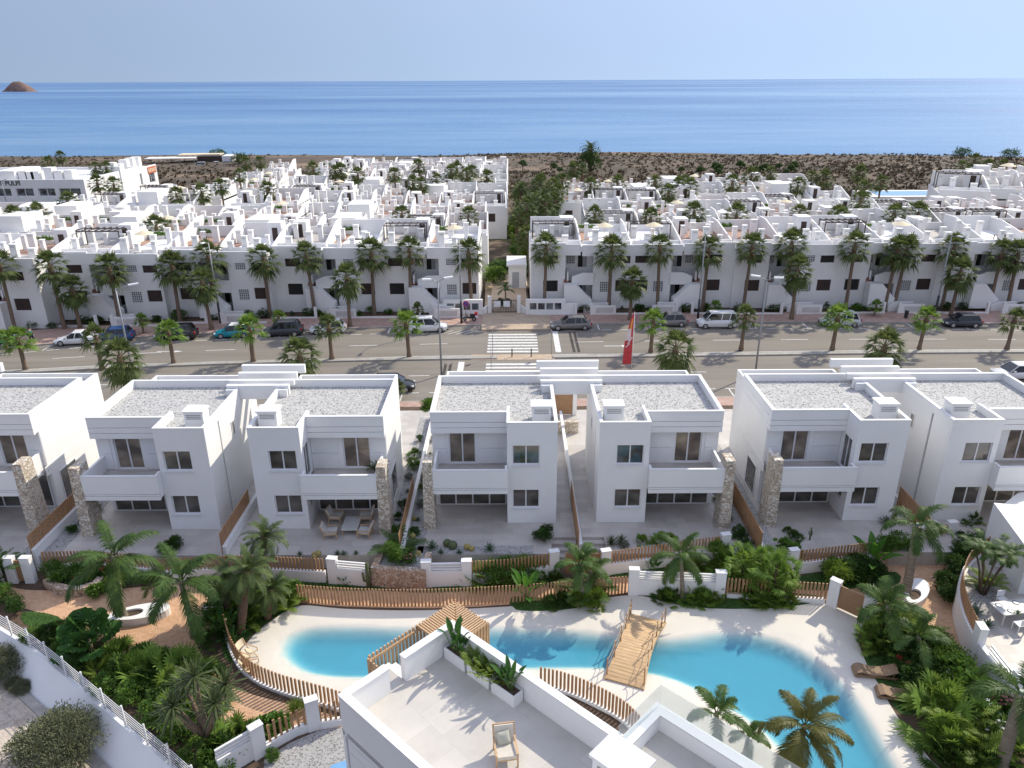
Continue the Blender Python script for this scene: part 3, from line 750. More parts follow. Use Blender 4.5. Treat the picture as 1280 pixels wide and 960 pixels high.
strip_fn('kerb', nearp, lambda x: nearp(x)+.16, SZ-.2, 'kerb', 'concrete kerb of the near pavement', z1=SZ+.135)
def plaza():
    mb = MB().prism([(-3.5, fark(-3)-2.0), (4.5, fark(4)-2.0), (4.5, 88.5), (-3.5, 88.5)], SZ-.2, SZ+.136)
    struct(mb.build('plaza', 'plaza'), 'sand coloured paving at the crossing before the palm alley', 'pavement')
    mb = MB()
    mb.prism([(-3.3, 88.2), (2.2, 88.2), (2.2, 108), (-3.8, 108)], SZ-.6, SZ+.02)
    mb.sidex([(88.2, SZ), (91.5, SZ+.9), (101, SZ+.8), (101, SZ-.5), (88.2, SZ-.5)], -2.6, 1.9)
    struct(mb.build('alley_path', 'plaza'), 'sandy paved alley rising between the two apartment blocks', 'path')
plaza()
def markings():
    z = SZ+.004; mb = MB()
    def q(x0, x1, y0, y1): mb.poly([(x0, y0, z), (x1, y0, z), (x1, y1, z), (x0, y1, z)])
    def dash(f, x0, x1, on, off, w=.12):
        x = x0
        while x < x1: mb.poly([(x, f(x)-w/2, z), (x+on, f(x+on)-w/2, z), (x+on, f(x+on)+w/2, z), (x, f(x)+w/2, z)]); x += on+off
    dash(lambda x: fark(x)-2.25, -100, -8, 1.2, .9); dash(lambda x: fark(x)-2.25, 6, 100, 1.2, .9)
    dash(lambda x: (fark(x)-2.2+med(x)+.7)/2, -100, -5, 3, 4.5); dash(lambda x: (fark(x)-2.2+med(x)+.7)/2, 7, 100, 3, 4.5)
    dash(lambda x: nearp(x)+2.3, -100, 100, 1.2, .9); dash(lambda x: nearp(x)+6.6, -100, -5, 2, 3); dash(lambda x: nearp(x)+6.6, 7, 100, 2, 3)
    dash(lambda x: med(x)+.95, -100, -5, 30, 0.0, .1); dash(lambda x: med(x)+.95, 8, 100, 30, 0., .1)
    for x in range(-62, 70, 6):
        if -8 < x < 7: continue
        q(x-.06, x+.06, fark(x)-2.2, fark(x)-.2)
    for x in range(-60, 66, 5): q(x-.06, x+.06, nearp(x)+.2, nearp(x)+2.3)
    for y in [74.4+.95*k for k in range(7)]: q(-2.6, 2.8, y, y+.5)
    for y in [70.6-.95*k for k in range(5)]: q(-2.6, 2.9, y, y+.5)
    q(4.6, 5.2, 74.4, 81.4); q(-5.4, -4.8, 66, 71.6)
    for k in range(9): mb.poly([(-13+k*.95, 80.6, z), (-12.85+k*.95, 80.6, z), (-11.4+k*.95, 81.9, z), (-11.55+k*.95, 81.9, z)])
    for x, y in ((11.5, 76.3), (-36, 75.2)): mb.poly([(x-1.6, y-.08, z), (x+.3, y-.08, z), (x+.3, y-.3, z), (x+1.1, y, z), (x+.3, y+.3, z), (x+.3, y+.08, z), (x-1.6, y+.08, z)])
    struct(mb.build('road_markings', 'paint'), 'worn white road markings and zebra crossing', 'markings')
    mb = MB()
    for x0, y0, y1 in ((6.6, 74.4, 81.2), (-6.6, 66, 71.4)):
        n = int((y1-y0)/.42)
        for k in range(n):
            for j in (0, 1): mb.box(x0+.42*j-.09, x0+.42*j+.09, y0+.42*k, y0+.42*k+.17, SZ+.002, SZ+.05)
        mb.box(x0-.16, x0-.12, y0, y1, SZ+.002, SZ+.03); mb.box(x0+.54, x0+.58, y0, y1, SZ+.002, SZ+.03)
    struct(mb.build('rumble_strip', 'plastic'), 'black studded rumble strips beside the crossing', 'markings')
    mb = MB().prism([(-4.2, med(0)-.6), (4.4, med(4)-.6), (4.4, med(4)+1.0), (-4.2, med(0)+1.0)], SZ-.1, SZ+.03)
    struct(mb.build('crossing_island', 'plaza'), 'sandy refuge in the middle of the zebra crossing', 'pavement')
markings()

# ------------------------------------------------------------------ villas
def holes_wall(mb, a0, a1, z0, z1, c0, c1, holes, axis='x'):
    "wall between a0..a1 along the axis, c0..c1 thick, with rectangular holes (a, b, z, w)"
    xs = sorted(set([a0, a1]+[h[0] for h in holes]+[h[1] for h in holes])); zs = sorted(set([z0, z1]+[h[2] for h in holes]+[h[3] for h in holes]))
    for xa, xb in zip(xs, xs[1:]):
        run = None
        for za, zb in zip(zs, zs[1:]):
            solid = not any(h[0] <= xa and xb <= h[1] and h[2] <= za and zb <= h[3] for h in holes)
            if solid: run = (run[0], zb) if run else (za, zb)
            if run and (not solid or zb == z1):
                if axis == 'x': mb.box(xa, xb, c0, c1, *run)
                else: mb.box(c0, c1, xa, xb, *run)
                run = None
def window_x(parent, name, x0, x1, z0, z1, y, n=2, fw=.06, glass='glass', sill=True, d=.05):
    "window in a wall facing -y, glass at y"
    if x0 > x1: x0, x1 = x1, x0
    f = MB(); f.box(x0, x0+fw, y-d, y, z0, z1); f.box(x1-fw, x1, y-d, y, z0, z1); f.box(x0+fw, x1-fw, y-d, y, z0, z0+fw); f.box(x0+fw, x1-fw, y-d, y, z1-fw, z1)
    for k in range(1, n):
        xm = x0+(x1-x0)*k/n; f.box(xm-fw*.6, xm+fw*.6, y-d, y, z0+fw, z1-fw)
    w = f.build(name, 'frame', parent)
    for k in range(n):
        xa = x0+(x1-x0)*k/n; xb = x0+(x1-x0)*(k+1)/n
        MB().box(xa+fw*.7, xb-fw*.7, y-.015, y+.01, z0+fw*.7, z1-fw*.7).build('pane', glass, w)
    if sill: MB().box(x0-.05, x1+.05, y-.24, y-d-.002, z0-.06, z0-.002).build('sill', 'cap', w)
    return w
def window_y(parent, name, y0, y1, z0, z1, x, s, n=2, fw=.06, glass='glass'):
    "window in a wall facing the s x direction"
    f = MB(); xa, xb = x, x+s*.05
    f.box(xa, xb, y0, y0+fw, z0, z1); f.box(xa, xb, y1-fw, y1, z0, z1); f.box(xa, xb, y0+fw, y1-fw, z0, z0+fw); f.box(xa, xb, y0+fw, y1-fw, z1-fw, z1)
    for k in range(1, n):
        m_ = y0+(y1-y0)*k/n; f.box(xa, xb, m_-fw*.6, m_+fw*.6, z0+fw, z1-fw)
    w = f.build(name, 'frame', parent)
    for k in range(n): MB().box(x-.01*s, x+.015*s, y0+(y1-y0)*k/n+fw*.7, y0+(y1-y0)*(k+1)/n-fw*.7, z0+fw*.7, z1-fw*.7).build('pane', glass, w)
    return w
def villa(cx, s, label, dy=0., rz=0.):
    t = thing('villa', (cx, 40+dy, 0), rz, label, 'villa', 'white villas in the row above the pool')
    X = lambda u: s*u
    Y = lambda y: y-40
    B = MB()
    bx = lambda mb, u0, u1, y0, y1, z0, z1: mb.box(X(u0), X(u1), Y(y0), Y(y1), z0, z1)
    wins = [(2.3, 3.95, 1.06, 2.34), (2.3, 3.95, 4.06, 5.36)]
    # block front wall with its two openings
    hw = [tuple(sorted((X(a), X(b))))+(c, d) for a, b, c, d in wins]
    lo, hi = sorted((X(1.25), X(4.27)))
    holes_wall(B, lo, hi, -.2, 6.84, Y(40.25), Y(40.43), hw)
    # block side wall towards the balcony, with a glazed door above and a window below
    holes_wall(B, Y(40.43), Y(42.3), -.2, 6.84, X(4.27), X(4.12), [(Y(40.75), Y(41.95), 3.1, 5.3), (Y(40.95), Y(42.1), 1.15, 2.2)], 'y')
    bx(B, 1.25, 4.12, 40.44, 42.28, -.2, 6.33)
    bx(B, 1.25, 8.95, 42.48, 47.95, -.2, 6.33)
    bx(B, 1.7, 8.6, 47.952, 50.5, -.2, 5.75)
    # recessed upper wall with the terrace door
    lo, hi = sorted((X(4.12), X(8.95)))
    dr = tuple(sorted((X(6.25), X(7.92))))
    holes_wall(B, lo, hi, 2.9, 6.3, Y(42.3), Y(42.479), [dr+(3.1, 5.3)])
    # proud cladding panels round the terrace door, fascia strips under the roof edge
    for a, b in ((4.30, 5.95), (8.12, 8.93)):
        for z0, z1 in ((3.10, 4.16), (4.19, 5.42)): bx(B, a, b, 42.255, 42.299, z0, z1)
    for z0, z1 in ((5.44, 5.80), (5.83, 6.16), (6.19, 6.84)): bx(B, 4.272, 8.97, 41.8, 41.98, z0, z1)
    bx(B, 4.272, 8.95, 41.982, 42.299, 5.46, 6.33)
    bx(B, 8.952, 8.97, 41.982, 47.95, 2.45, 2.75); bx(B, 8.952, 8.97, 41.982, 47.95, 2.78, 3.1); bx(B, 8.952, 8.965, 41.982, 47.95, 5.5, 5.8); bx(B, 8.952, 8.965, 41.982, 47.95, 5.83, 6.3)
    # parapets
    bx(B, 1.25, 1.43, 40.432, 47.95, 6.335, 6.84); bx(B, 8.77, 8.95, 41.982, 47.95, 6.335, 6.84); bx(B, 1.432, 8.768, 47.77, 47.95, 6.335, 6.84)
    bx(B, 4.1, 4.27, 42.302, 42.8, 6.335, 6.84)
    bx(B, 1.7, 1.85, 47.953, 50.5, 5.755, 6.2); bx(B, 8.45, 8.6, 47.953, 50.5, 5.755, 6.2); bx(B, 1.852, 8.448, 50.35, 50.5, 5.755, 6.2)
    bx(B, 1.432, 2.0, 46.05, 46.25, 6.335, 6.86)
    # balcony
    bx(B, 4.402, 8.75, 39.72, 42.298, 2.62, 3.05)
    for z0, z1 in ((2.46, 2.72), (2.75, 2.84), (2.87, 4.05)): bx(B, 4.22, 8.75, 39.55, 39.7, z0, z1)
    bx(B, 4.24, 8.74, 39.702, 39.718, 2.5, 3.9)
    bx(B, 8.6, 8.75, 39.72, 42.298, 3.052, 4.05); bx(B, 4.275, 4.40, 39.72, 40.249, 2.48, 4.05)
    B.build('walls', 'white', t)
    bx(MB(), 4.42, 8.59, 39.73, 42.29, 3.053, 3.075).build('balcony_floor', 'patio', t)
    g = MB(); bx(g, 1.44, 8.76, 42.3, 47.76, 6.34, 6.37); bx(g, 1.44, 4.1, 40.44, 42.298, 6.34, 6.37); bx(g, 1.86, 8.44, 47.96, 50.34, 5.76, 5.79)
    g.build('gravel_roof', 'gravel', t)
    c = MB()
    for u0, u1, y0, y1 in ((1.23, 1.45, 40.43, 47.97), (8.75, 8.98, 41.98, 47.97)): bx(c, u0, u1, y0, y1, 6.842, 6.875)
    bx(c, 1.452, 8.748, 47.75, 47.97, 6.842, 6.875); bx(c, 1.23, 4.29, 40.23, 40.428, 6.842, 6.875); bx(c, 4.292, 8.98, 41.77, 41.978, 6.842, 6.875); bx(c, 4.08, 4.29, 40.43, 41.768, 6.842, 6.875)
    c.build('coping', 'cap', t)
    c = MB(); bx(c, 4.2, 8.77, 39.53, 39.72, 4.052, 4.08); c.build('balcony_coping', 'cap', t)
    # stone pier, a little wider at the foot
    st = MB(); b0 = sorted((X(8.66), X(9.40))); b1 = sorted((X(8.74), X(9.28)))
    lo = [st.p(q) for q in ((b0[0], Y(39.47), -.1), (b0[1], Y(39.47), -.1), (b0[1], Y(40.7), -.1), (b0[0], Y(40.7), -.1))]
    hi = [st.p(q) for q in ((b1[0], Y(39.52), 4.62), (b1[1], Y(39.52), 4.62), (b1[1], Y(40.6), 4.62), (b1[0], Y(40.6), 4.62))]
    st.face(lo[::-1]); st.face(hi)
    for k in range(4): st.face((lo[k], lo[(k+1) % 4], hi[(k+1) % 4], hi[k]))
    st.build('stone_pier', 'stone', t)
    window_x(t, 'window', X(2.3), X(3.95), 1.06, 2.34, Y(40.40)); window_x(t, 'window', X(2.3), X(3.95), 4.06, 5.36, Y(40.40))
    window_x(t, 'terrace_door', X(6.25), X(7.92), 3.1, 5.3, Y(42.44), 2, .07, 'glassbrown', False)
    window_x(t, 'glazed_wall', X(4.35), X(8.7), .03, 2.4, Y(42.42), 4, .07, 'glass', False)
    window_y(t, 'side_door', Y(40.75), Y(41.95), 3.1, 5.3, X(4.16), s); window_y(t, 'side_window', Y(40.95), Y(42.1), 1.15, 2.2, X(4.16), s)
    window_y(t, 'narrow_window', Y(44.2), Y(44.7), 4.4, 5.4, X(1.255), -s, 1)
    window_y(t, 'low_door', Y(43.2), Y(45.1), .05, 2.2, X(8.945), s, 1)
    v = MB(); bx(v, 1.62, 2.75, 41.25, 42.15, 6.372, 7.38); bx(v, 1.55, 2.82, 41.18, 42.22, 7.382, 7.5)
    v.build('roof_vent', 'white', t)
    l = MB()
    for k in range(3): bx(l, 1.75, 2.62, 41.235, 41.249, 6.98+.11*k, 7.03+.11*k)
    l.build('louvre', 'pole', t.children[-1])
    return t
PAIRS = [(-38.4, 0., 'far left'), (-16.75, -.55, 'left'), (3.95, 0., 'middle'), (24.85, 0.1, 'right')]
VL = {(1, -1): 'white villa with a stone pier at its left corner, second villa from the left', (1, 1): 'white villa with two armchairs and a low table under its balcony',
      (2, -1): 'white villa left of the narrow central passage above the pool bridge', (2, 1): 'white villa right of the narrow central passage above the pool bridge',
      (3, -1): 'white villa behind the royal palm, stone pier beside its timber fence', (3, 1): 'white villa at the right edge behind the white parasol',
      (0, 1): 'white villa cut by the left edge of the photo, stone pier at its right'}
for i, (cx, dy, nm) in enumerate(PAIRS):
    for s in (-1, 1):
        if (i, s) in VL: villa(cx, s, VL[i, s], dy)
    p = thing('roof_pergola', (cx, 46+dy, 6.84), 0, f'stepped white concrete beams joining the roofs of the {nm} pair of villas', 'pergola', 'white roof beams between the villas')
    for y0, z0, z1, w in ((46.35, -.75, .22, 2.05), (47.25, -.15, .22, 2.15), (48.55, -.3, .24, 2.0), (49.9, -.3, .30, 2.2)):
        MB().box(-w, w, y0-46, y0-46+.3, z0, z1).build('beam', 'white', p)
# patio floor and the strips between the plots
mb = MB().prism([(-52, 36.9), (2.3, 36.9), (2.3, 38.62), (5.5, 38.62), (5.5, 36.9), (62, 36.9), (62, 57.5), (-52, 57.5)], -1.0, 0.)
struct(mb.build('patio', 'patio'), 'beige tiled patios in front of and between the villas', 'patio')
def slats(mb, path, sp, w, d, z0, z1, rail=True, jit=.0):
    f = lambda z, t: z(t) if callable(z) else z
    pts = resample(path, sp); n = len(pts)
    for k, (p, t) in enumerate(pts):
        a = math.atan2(t.y, t.x); mb.X = Matrix.Translation((p.x, p.y, 0)) @ Matrix.Rotation(a, 4, 'Z')
        j = rnd(-jit, jit); u = k/max(1, n-1)
        mb.box(-w/2, w/2, -d/2, d/2, f(z0, u), f(z1, u)+j)
    mb.X = None
    if rail:
        for (a, _), (b, _) in zip(pts[::3], pts[3::3]):
            za = (f(z0, 0)+.18); mb.bar((a.x, a.y, za), (b.x, b.y, za), .03, .05)
def divider(x, dy, label, wood=(36.7, 43.5), back=56):
    t = thing('boundary_wall', (x, 46, 0), 0, label, 'wall', 'white walls between the villa plots')
    MB().box(-.09, .09, wood[0]-46, back-46, -.9, .55).build('wall', 'white', t)
    MB().box(-.11, .11, wood[0]-46.02, back-45.98, .552, .59).build('coping', 'cap', t)
    m = MB(); slats(m, [(-.13, wood[0]-46+.05), (-.13, wood[1]-46)], .17, .1, .05, .1, 1.5, False); m.build('slat_fence', 'wood', t)
    return t
divider(-27.7, 0, 'white plot wall with timber slats beside the stone pier at the left'); divider(-16.75, 0, 'low white wall in the passage of the left pair of villas', (36.9, 42))
divider(-6.4, 0, 'white plot wall with timber slats and cacti left of the middle villas'); divider(3.95, 0, 'low white wall down the narrow central passage', (37, 43))
divider(14.45, 0, 'white plot wall with tall timber slats right of the middle villas'); divider(24.85, 0, 'low white wall in the passage behind the royal palm', (37.4, 42)); 
for x in (-27.7, -6.4, 14.45):
    struct(MB().box(x+.12, x+1.15, 37, 56, .002, .03).build('gravel_strip', 'gravelgrey'), 'grey gravel bed along a villa plot wall', 'gravel')
    struct(MB().box(x-1.1, x-.15, 37, 56, .002, .03).build('gravel_strip', 'gravelgrey'), 'grey gravel bed along a villa plot wall', 'gravel')
struct(MB().box(-5.6, 1.2, 36.95, 37.7, .002, .03).build('gravel_strip', 'gravelgrey'), 'grey gravel bed behind the middle garden wall', 'gravel')
for x, w in ((-16.75, 'left'), (3.95, 'middle'), (24.85, 'right')):
    t = thing('passage_wall', (x, 53, 0), 0, f'low stone wall across the back of the {w} villa passage', 'wall', 'stone walls closing the passages')
    MB().box(-1.2, -.15, 0, .35, -.5, .95).build('wall', 'stone', t); MB().box(.15, 1.2, 0, .35, -.5, .95).build('wall', 'stone', t)
    t = thing('timber_gate', (x, 56.5, 0), 0, f'timber boarded gate at the street end of the {w} villa passage', 'gate', 'street gates of the villa passages')
    MB().box(-1.0, 1.0, 0, .08, .05, 1.8).build('panel', 'gatewood', t); MB().box(-1.35, -1.03, -.1, .2, -.5, 2.0).build('post', 'white', t); MB().box(1.03, 1.35, -.1, .2, -.5, 2.0).build('post', 'white', t)
def steps(x0, x1, label):
    mb = MB()
    for k in range(4): mb.box(x0, x1, 38.61-.42*(k+1), 38.61-.42*k-.002, -1.1, -.18*(k+1))
    struct(mb.build('steps', 'patio'), label, 'steps')
steps(2.3, 3.8, 'tiled garden steps left of the central passage wall'); steps(4.1, 5.5, 'tiled garden steps right of the central passage wall')
# ------------------------------------------------------------------ apartments along the street and the white town behind
def ac_unit(parent, x, y, z):
    a = MB().box(x-.42, x+.42, y-.16, y+.16, z, z+.62).build('air_conditioner', 'acunit', parent)
    MB().tube([(x-.1, y-.161, z+.31), (x-.1, y-.175, z+.31)], .23, 14).build('fan', 'fan', a)
def chimney(parent, x, y, z, h, w=.55, d=.55):
    m = MB().box(x-w/2, x+w/2, y-d/2, y+d/2, z, z+h-.12); m.box(x-w/2-.05, x+w/2+.05, y-d/2-.05, y+d/2+.05, z+h-.118, z+h)
    c = m.build('chimney', 'townwhite', parent)
    f = MB()
    f.box(x-w*.3, x+w*.3, y-d/2-.012, y-d/2-.002, z+h-.36, z+h-.24)
    f.build('flue_opening', 'acunit', c)
def roof(t, x0, x1, y0, y1, z, var, front=True):
    "roof terrace of one home between party walls: floor, stair house, chimneys, air conditioners"
    w = x1-x0; rr = random.Random(var)
    MB().box(x0+.12, x1-.12, y0+2.2, y1-.2, z, z+.03).build('terrace_floor', 'terracotta' if var % 3 else 'floorgrey', t)
    m = MB()
    hb = rr.uniform(1.5, 2.2)
    m.sidex([(y0+rr.uniform(.2, 1.5), z-.3), (y1, z-.3), (y1, z+hb), (y1-2.6, z+hb), (y0+rr.uniform(1.6, 3), z+.55)], x1-.18, x1)
    if rr.random() < .6: m.sidex([(y0+2, z-.3), (y1, z-.3), (y1, z+1.2), (y1-1.2, z+1.2)], x0, x0+.16)
    m.box(x0+.17, x1-.19, y1-.18, y1, z-.3, z+rr.choice((.95, 1.4, 1.9))); m.box(x0+.17, x1-.19, y0+2.0, y0+2.2, z-.3, z+.55)
    m.box(x0+.01, x1-.19, y0-.03, y0+.17, z-.9, z+.45)
    m.build('parapet', 'townwhite', t)
    sx = x1-2.2 if var % 2 else x0+.5
    hs = rr.uniform(1.9, 2.4)
    if var % 5 in (1, 3):
        MB().box(sx, sx+1.7, y1-3.0, y1-.9, z+.031, z+hs).build('stair_house', 'townwhite', t)
        MB().box(sx+.5, sx+1.2, y1-3.02, y1-3.002, z+.04, z+1.7).build('door', 'shutter', t)
    for k in range(5+var % 3): chimney(t, x0+.5+(w-1.2)*(k+rr.uniform(.15, .75))/(5+var % 3), y0+(rr.uniform(1.2, 3.0) if k % 2 else rr.uniform(4, 8)), z-.3, rr.uniform(1.5, 2.5), rr.uniform(.42, .8), .5)
    if var % 4 < 3:
        for k in range(1+var % 2): ac_unit(t, x0+w*.55+k*1.0, y0+.9, z-.1)
    if var % 3 == 1:
        p = MB().box(x0+.4, x0+2.4, y1-.72, y1-.25, z+.03, z+.5).build('planter', 'townwhite2', t)
        l = MB()
        for k in range(70):
            q = Vector((x0+.4+rr.random()*2, y1-.5+rr.uniform(-.2, .2), z+.5)); d = Vector((rr.uniform(-1, 1), rr.uniform(-1, 1), rr.uniform(.4, 1.4)))
            l.poly([q, q+d*.25+Vector((.08, 0, 0)), q+d*.5, q+d*.25-Vector((.08, 0, 0))])
        l.build('plants', 'shrub', p)
    if var % 5 == 2:
        q = MB().box(x0+w*.45, x0+w*.45+1.3, y0+4, y0+4.8, z+.6, z+.66); 
        for a in (.06, 1.24):
            for b in (.06, .74): q.box(x0+w*.45+a-.04, x0+w*.45+a+.04, y0+4+b-.04, y0+4+b+.04, z+.03, z+.599)
        q.build('table', 'shutter', t)
    if var % 5 == 4:
        q = MB().tube([(x0+w*.5, y0+4.2, z), (x0+w*.5, y0+4.2, z+2.2)], .03, 6); q.lathe([(1.15, 2.0), (.04, 2.45)], (x0+w*.5, y0+4.2, z), 8); q.build('parasol', 'canvas', t)
    if var % 6 == 3:
        q = MB().bar((x0+.3, y0+5.6, z+1.95), (x1-.6, y0+5.6, z+1.95), .1, .12); q.bar((x0+.3, y0+7.6, z+1.95), (x1-.6, y0+7.6, z+1.95), .1, .12)
        for k in range(7): q.bar((x0+.4+k*(w-1)/6.5, y0+5.3, z+2.07), (x0+.4+k*(w-1)/6.5, y0+7.9, z+2.07), .07, .1)
        for a in (x0+.35, x1-.7):
            for b in (y0+5.6, y0+7.6): q.box(a-.05, a+.05, b-.05, b+.05, z+.03, z+1.89)
        q.build('pergola', 'shutter', t)
def lattice(parent, x0, x1, z0, z1, y):
    m = MB(); n = max(2, round((x1-x0)/.22)); k_ = max(2, round((z1-z0)/.22)); w = (x1-x0)/n
    for k in range(n+1): m.box(x0+k*w-.035, x0+k*w+.035, y-.05, y, z0, z1)
    for k in range(k_+1):
        z = z0+(z1-z0)*k/k_
        for j in range(n): m.box(x0+j*w+.035, x0+(j+1)*w-.035, y-.045, y-.005, z-.035, z+.035)
    l = m.build('lattice_screen', 'lattice', parent)
    MB().box(x0, x1, y+.002, y+.02, z0, z1).build('opening', 'dark', l)
def shutter_window(parent, x0, x1, z0, z1, y, variant=0):
    m = MB().box(x0, x1, y-.03, y+.02, z0, z1)
    n = int((z1-z0)/.14)
    for k in range(n): m.box(x0+.05, x1-.05, y-.045, y-.031, z0+.04+k*.14, z0+.12+k*.14)
    w = m.build('window', 'shutter', parent)
    MB().box(x0-.06, x1+.06, y-.1, y-.0, z0-.08, z0-.002).build('sill', 'townwhite', w)
    if variant: MB().box(x0+.15, x1-.15, y-.052, y-.046, z0+.1, z1-.1).build('pane', 'dark', w)
def apartment(flip, var):
    "one 12.4 m front with two bays and an outside stair; base z 0 = street"
    t = thing('apartment_house', (0, 0, 0), 0, '', 'apartment house', 'white apartment houses facing the street')
    W = 12.4
    X = (lambda x: W-x) if flip else (lambda x: x)
    def hx(*h): return [tuple(sorted((X(a), X(b))))+(c, d) for a, b, c, d in h]
    B = MB(); bx = lambda mb, a, b, *q: mb.box(X(a), X(b), *q)
    ZT = 8.15
    a, b = sorted((X(0), X(4.2))); holes_wall(B, a, b, .0, ZT+.05, 0, .25, hx((1.5, 3.3, 2.2, 3.6), (1.5, 3.3, 5.7, 7.1)))
    a, b = sorted((X(7.6), X(12.4))); holes_wall(B, a, b, .0, ZT-.25, .0, .25, hx((8.5, 9.7, 2.1, 3.4), (8.5, 9.7, 5.8, 7.1), (10.4, 12.1, 2.2, 3.6), (10.4, 12.1, 5.7, 7.1)))
    bx(B, 0, 4.2, .252, 11.5, 0, ZT-.6); bx(B, 7.6, 12.4, .252, 11.5, 0, ZT-.6)
    a, b = sorted((X(4.2), X(7.6)))
    holes_wall(B, a, b, 0, ZT-.5, 2.2, 2.45, hx((5.9, 7.0, 4.75, 6.9), (5.9, 7.0, 1.2, 3.3)))
    B.box(a, b, 2.46, 11.5, 0, ZT-.7); B.box(a, b, .1, 2.2, 7.1, ZT-.45)
    bx(B, 4.4, 4.6, .02, 2.2, 3.3, 4.6)
    B.build('walls', 'townwhite', t)
    s_ = MB(); pz = [(4.0, .3), (7.4, .3), (7.4, 1.5), (6.9, 1.9), (5.5, 3.35), (4.0, 3.35)]
    s_.side([(X(x), z) for x, z in pz], -1.5, -.2)
    pz = [(5.0, 3.4), (5.5, 3.05), (7.7, 3.05), (7.7, 4.55), (6.2, 4.55), (5.0, 4.1)]
    s_.side([(X(x), z) for x, z in pz], -.19, .02)
    s_.side([(X(x), z) for x, z in [(6.4, .0), (9.4, .0), (9.4, 1.25), (7.3, 1.25), (6.4, .75)]], -2.0, -1.7)
    s_.build('outside_stair', 'townwhite', t)
    r_ = MB(); 
    for k in range(4): bx(r_, 4.05+.3*k, 4.35+.3*k, -.18, 1.2, 3.36-.2*k, 3.75-.25*k)
    r_.build('stair_treads', 'step', t)
    for z in (1.2, 4.75):
        d = MB(); bx(d, 5.9, 7.0, 2.3, 2.34, z, z+2.15); dd = d.build('door_recess', 'dark', t)
        d = MB(); bx(d, 6.5, 6.98, 2.27, 2.295, z, z+2.1); d.build('door', 'doorgrey', dd)
    q = sorted((X(4.5), X(5.5))); lattice(t, q[0], q[1], 5.2, 6.4, 2.195)
    for z in (2.1, 5.8): q = sorted((X(8.5), X(9.7))); lattice(t, q[0], q[1], z, z+1.3, .1)
    for k, (u0, u1) in enumerate(((1.5, 3.3), (10.4, 12.1))):
        for j, z in enumerate((2.2, 5.7)): q = sorted((X(u0), X(u1))); shutter_window(t, q[0], q[1], z, z+1.4, .15, (k+j+var) % 3 == 0)
    q = sorted((X(0), X(6.2))); roof(t, q[0], q[1], .0, 11.5, ZT-.55, var)
    q = sorted((X(6.2), X(12.4))); roof(t, q[0], q[1], .0, 11.5, ZT-.65, var+1)
    # street wall with a meter cabinet and a gate
    g = MB(); bx(g, 7.4, 10.2, -3.1, -2.9, 0, 1.25); bx(g, 5.2, 5.5, -3.15, -2.85, 0, 1.5); bx(g, 7.1, 7.398, -3.15, -2.85, 0, 1.5); bx(g, 0, 5.198, -3.1, -2.95, 0, .3); bx(g, 10.2, 12.4, -3.1, -2.95, 0, .3)
    gw = g.build('street_wall', 'townwhite', t)
    p = MB(); bx(p, 7.8, 9.9, -3.115, -3.102, .35, 1.0); p.build('vent_panel', 'acunit', gw)
    return t
def unit(w, d, h, var):
    t = thing('terrace_house', (0, 0, 0), 0, '', 'house', 'white terrace houses of the town')
    rr = random.Random(var+50)
    B = MB(); ws = [(.8, 2.1, h-2.2, h-1.0), (w-2.4, w-1.2, h-2.2, h-1.0)] if var % 3 else [(w*.4, w*.4+1.6, h-2.4, h-.9)]
    holes_wall(B, 0, w, -1.5, h+.1, 0, .2, ws)
    B.box(0, w, .201, d, -1.5, h-.01)
    if var % 4 == 1: B.box(.2, w*.55, -1.6, -.001, -1.5, h-2.9)
    if var == 7: B.box(w*.4, w-.2, 1.5, d-2.8, h, h+2.5)
    B.build('walls', 'townwhite', t)
    for a, b, c, e in ws: shutter_window(t, a, b, c, e, .14)
    roof(t, 0, w, 0, d, h, var)
    return t
ORD = 'first second third fourth fifth sixth seventh eighth ninth tenth eleventh twelfth thirteenth fourteenth fifteenth sixteenth seventeenth eighteenth nineteenth twentieth'.split()
APT = [apartment(False, 3), apartment(True, 8), apartment(False, 10), apartment(False, 6), apartment(True, 13)]
APROTO = list(APT); used = set()
def place_apt(k, x, y, z, label, rz=0):
    o = APROTO[k]
    if k in used: o = dup(o, (x, y, z), rz, label)
    else: used.add(k); o.location = (x, y, z); o.rotation_euler.z = rz; o['label'] = label
    return o
for i, (k, y) in enumerate(((0, 90.6), (1, 90.7), (2, 90.4), (0, 90.6), (3, 90.3), (2, 90.5), (0, 90.2), (1, 90.4))):
    x = 2.4+12.4*i
    place_apt(k, x, y, GZ, f'white two storey apartment house with outside stair, {ORD[i]} right of the palm alley')
for i in range(9):
    x = -4.0-12.4*(i+1); xm = x+6.2
    y = fac(xm)+(.3 if i % 2 else -.5); k = (0, 3, 2, 0, 4, 2, 0, 3, 2)[i]
    place_apt(k, x, y, GZ, f'white two storey apartment house with outside stair, {ORD[i]} left of the palm alley')
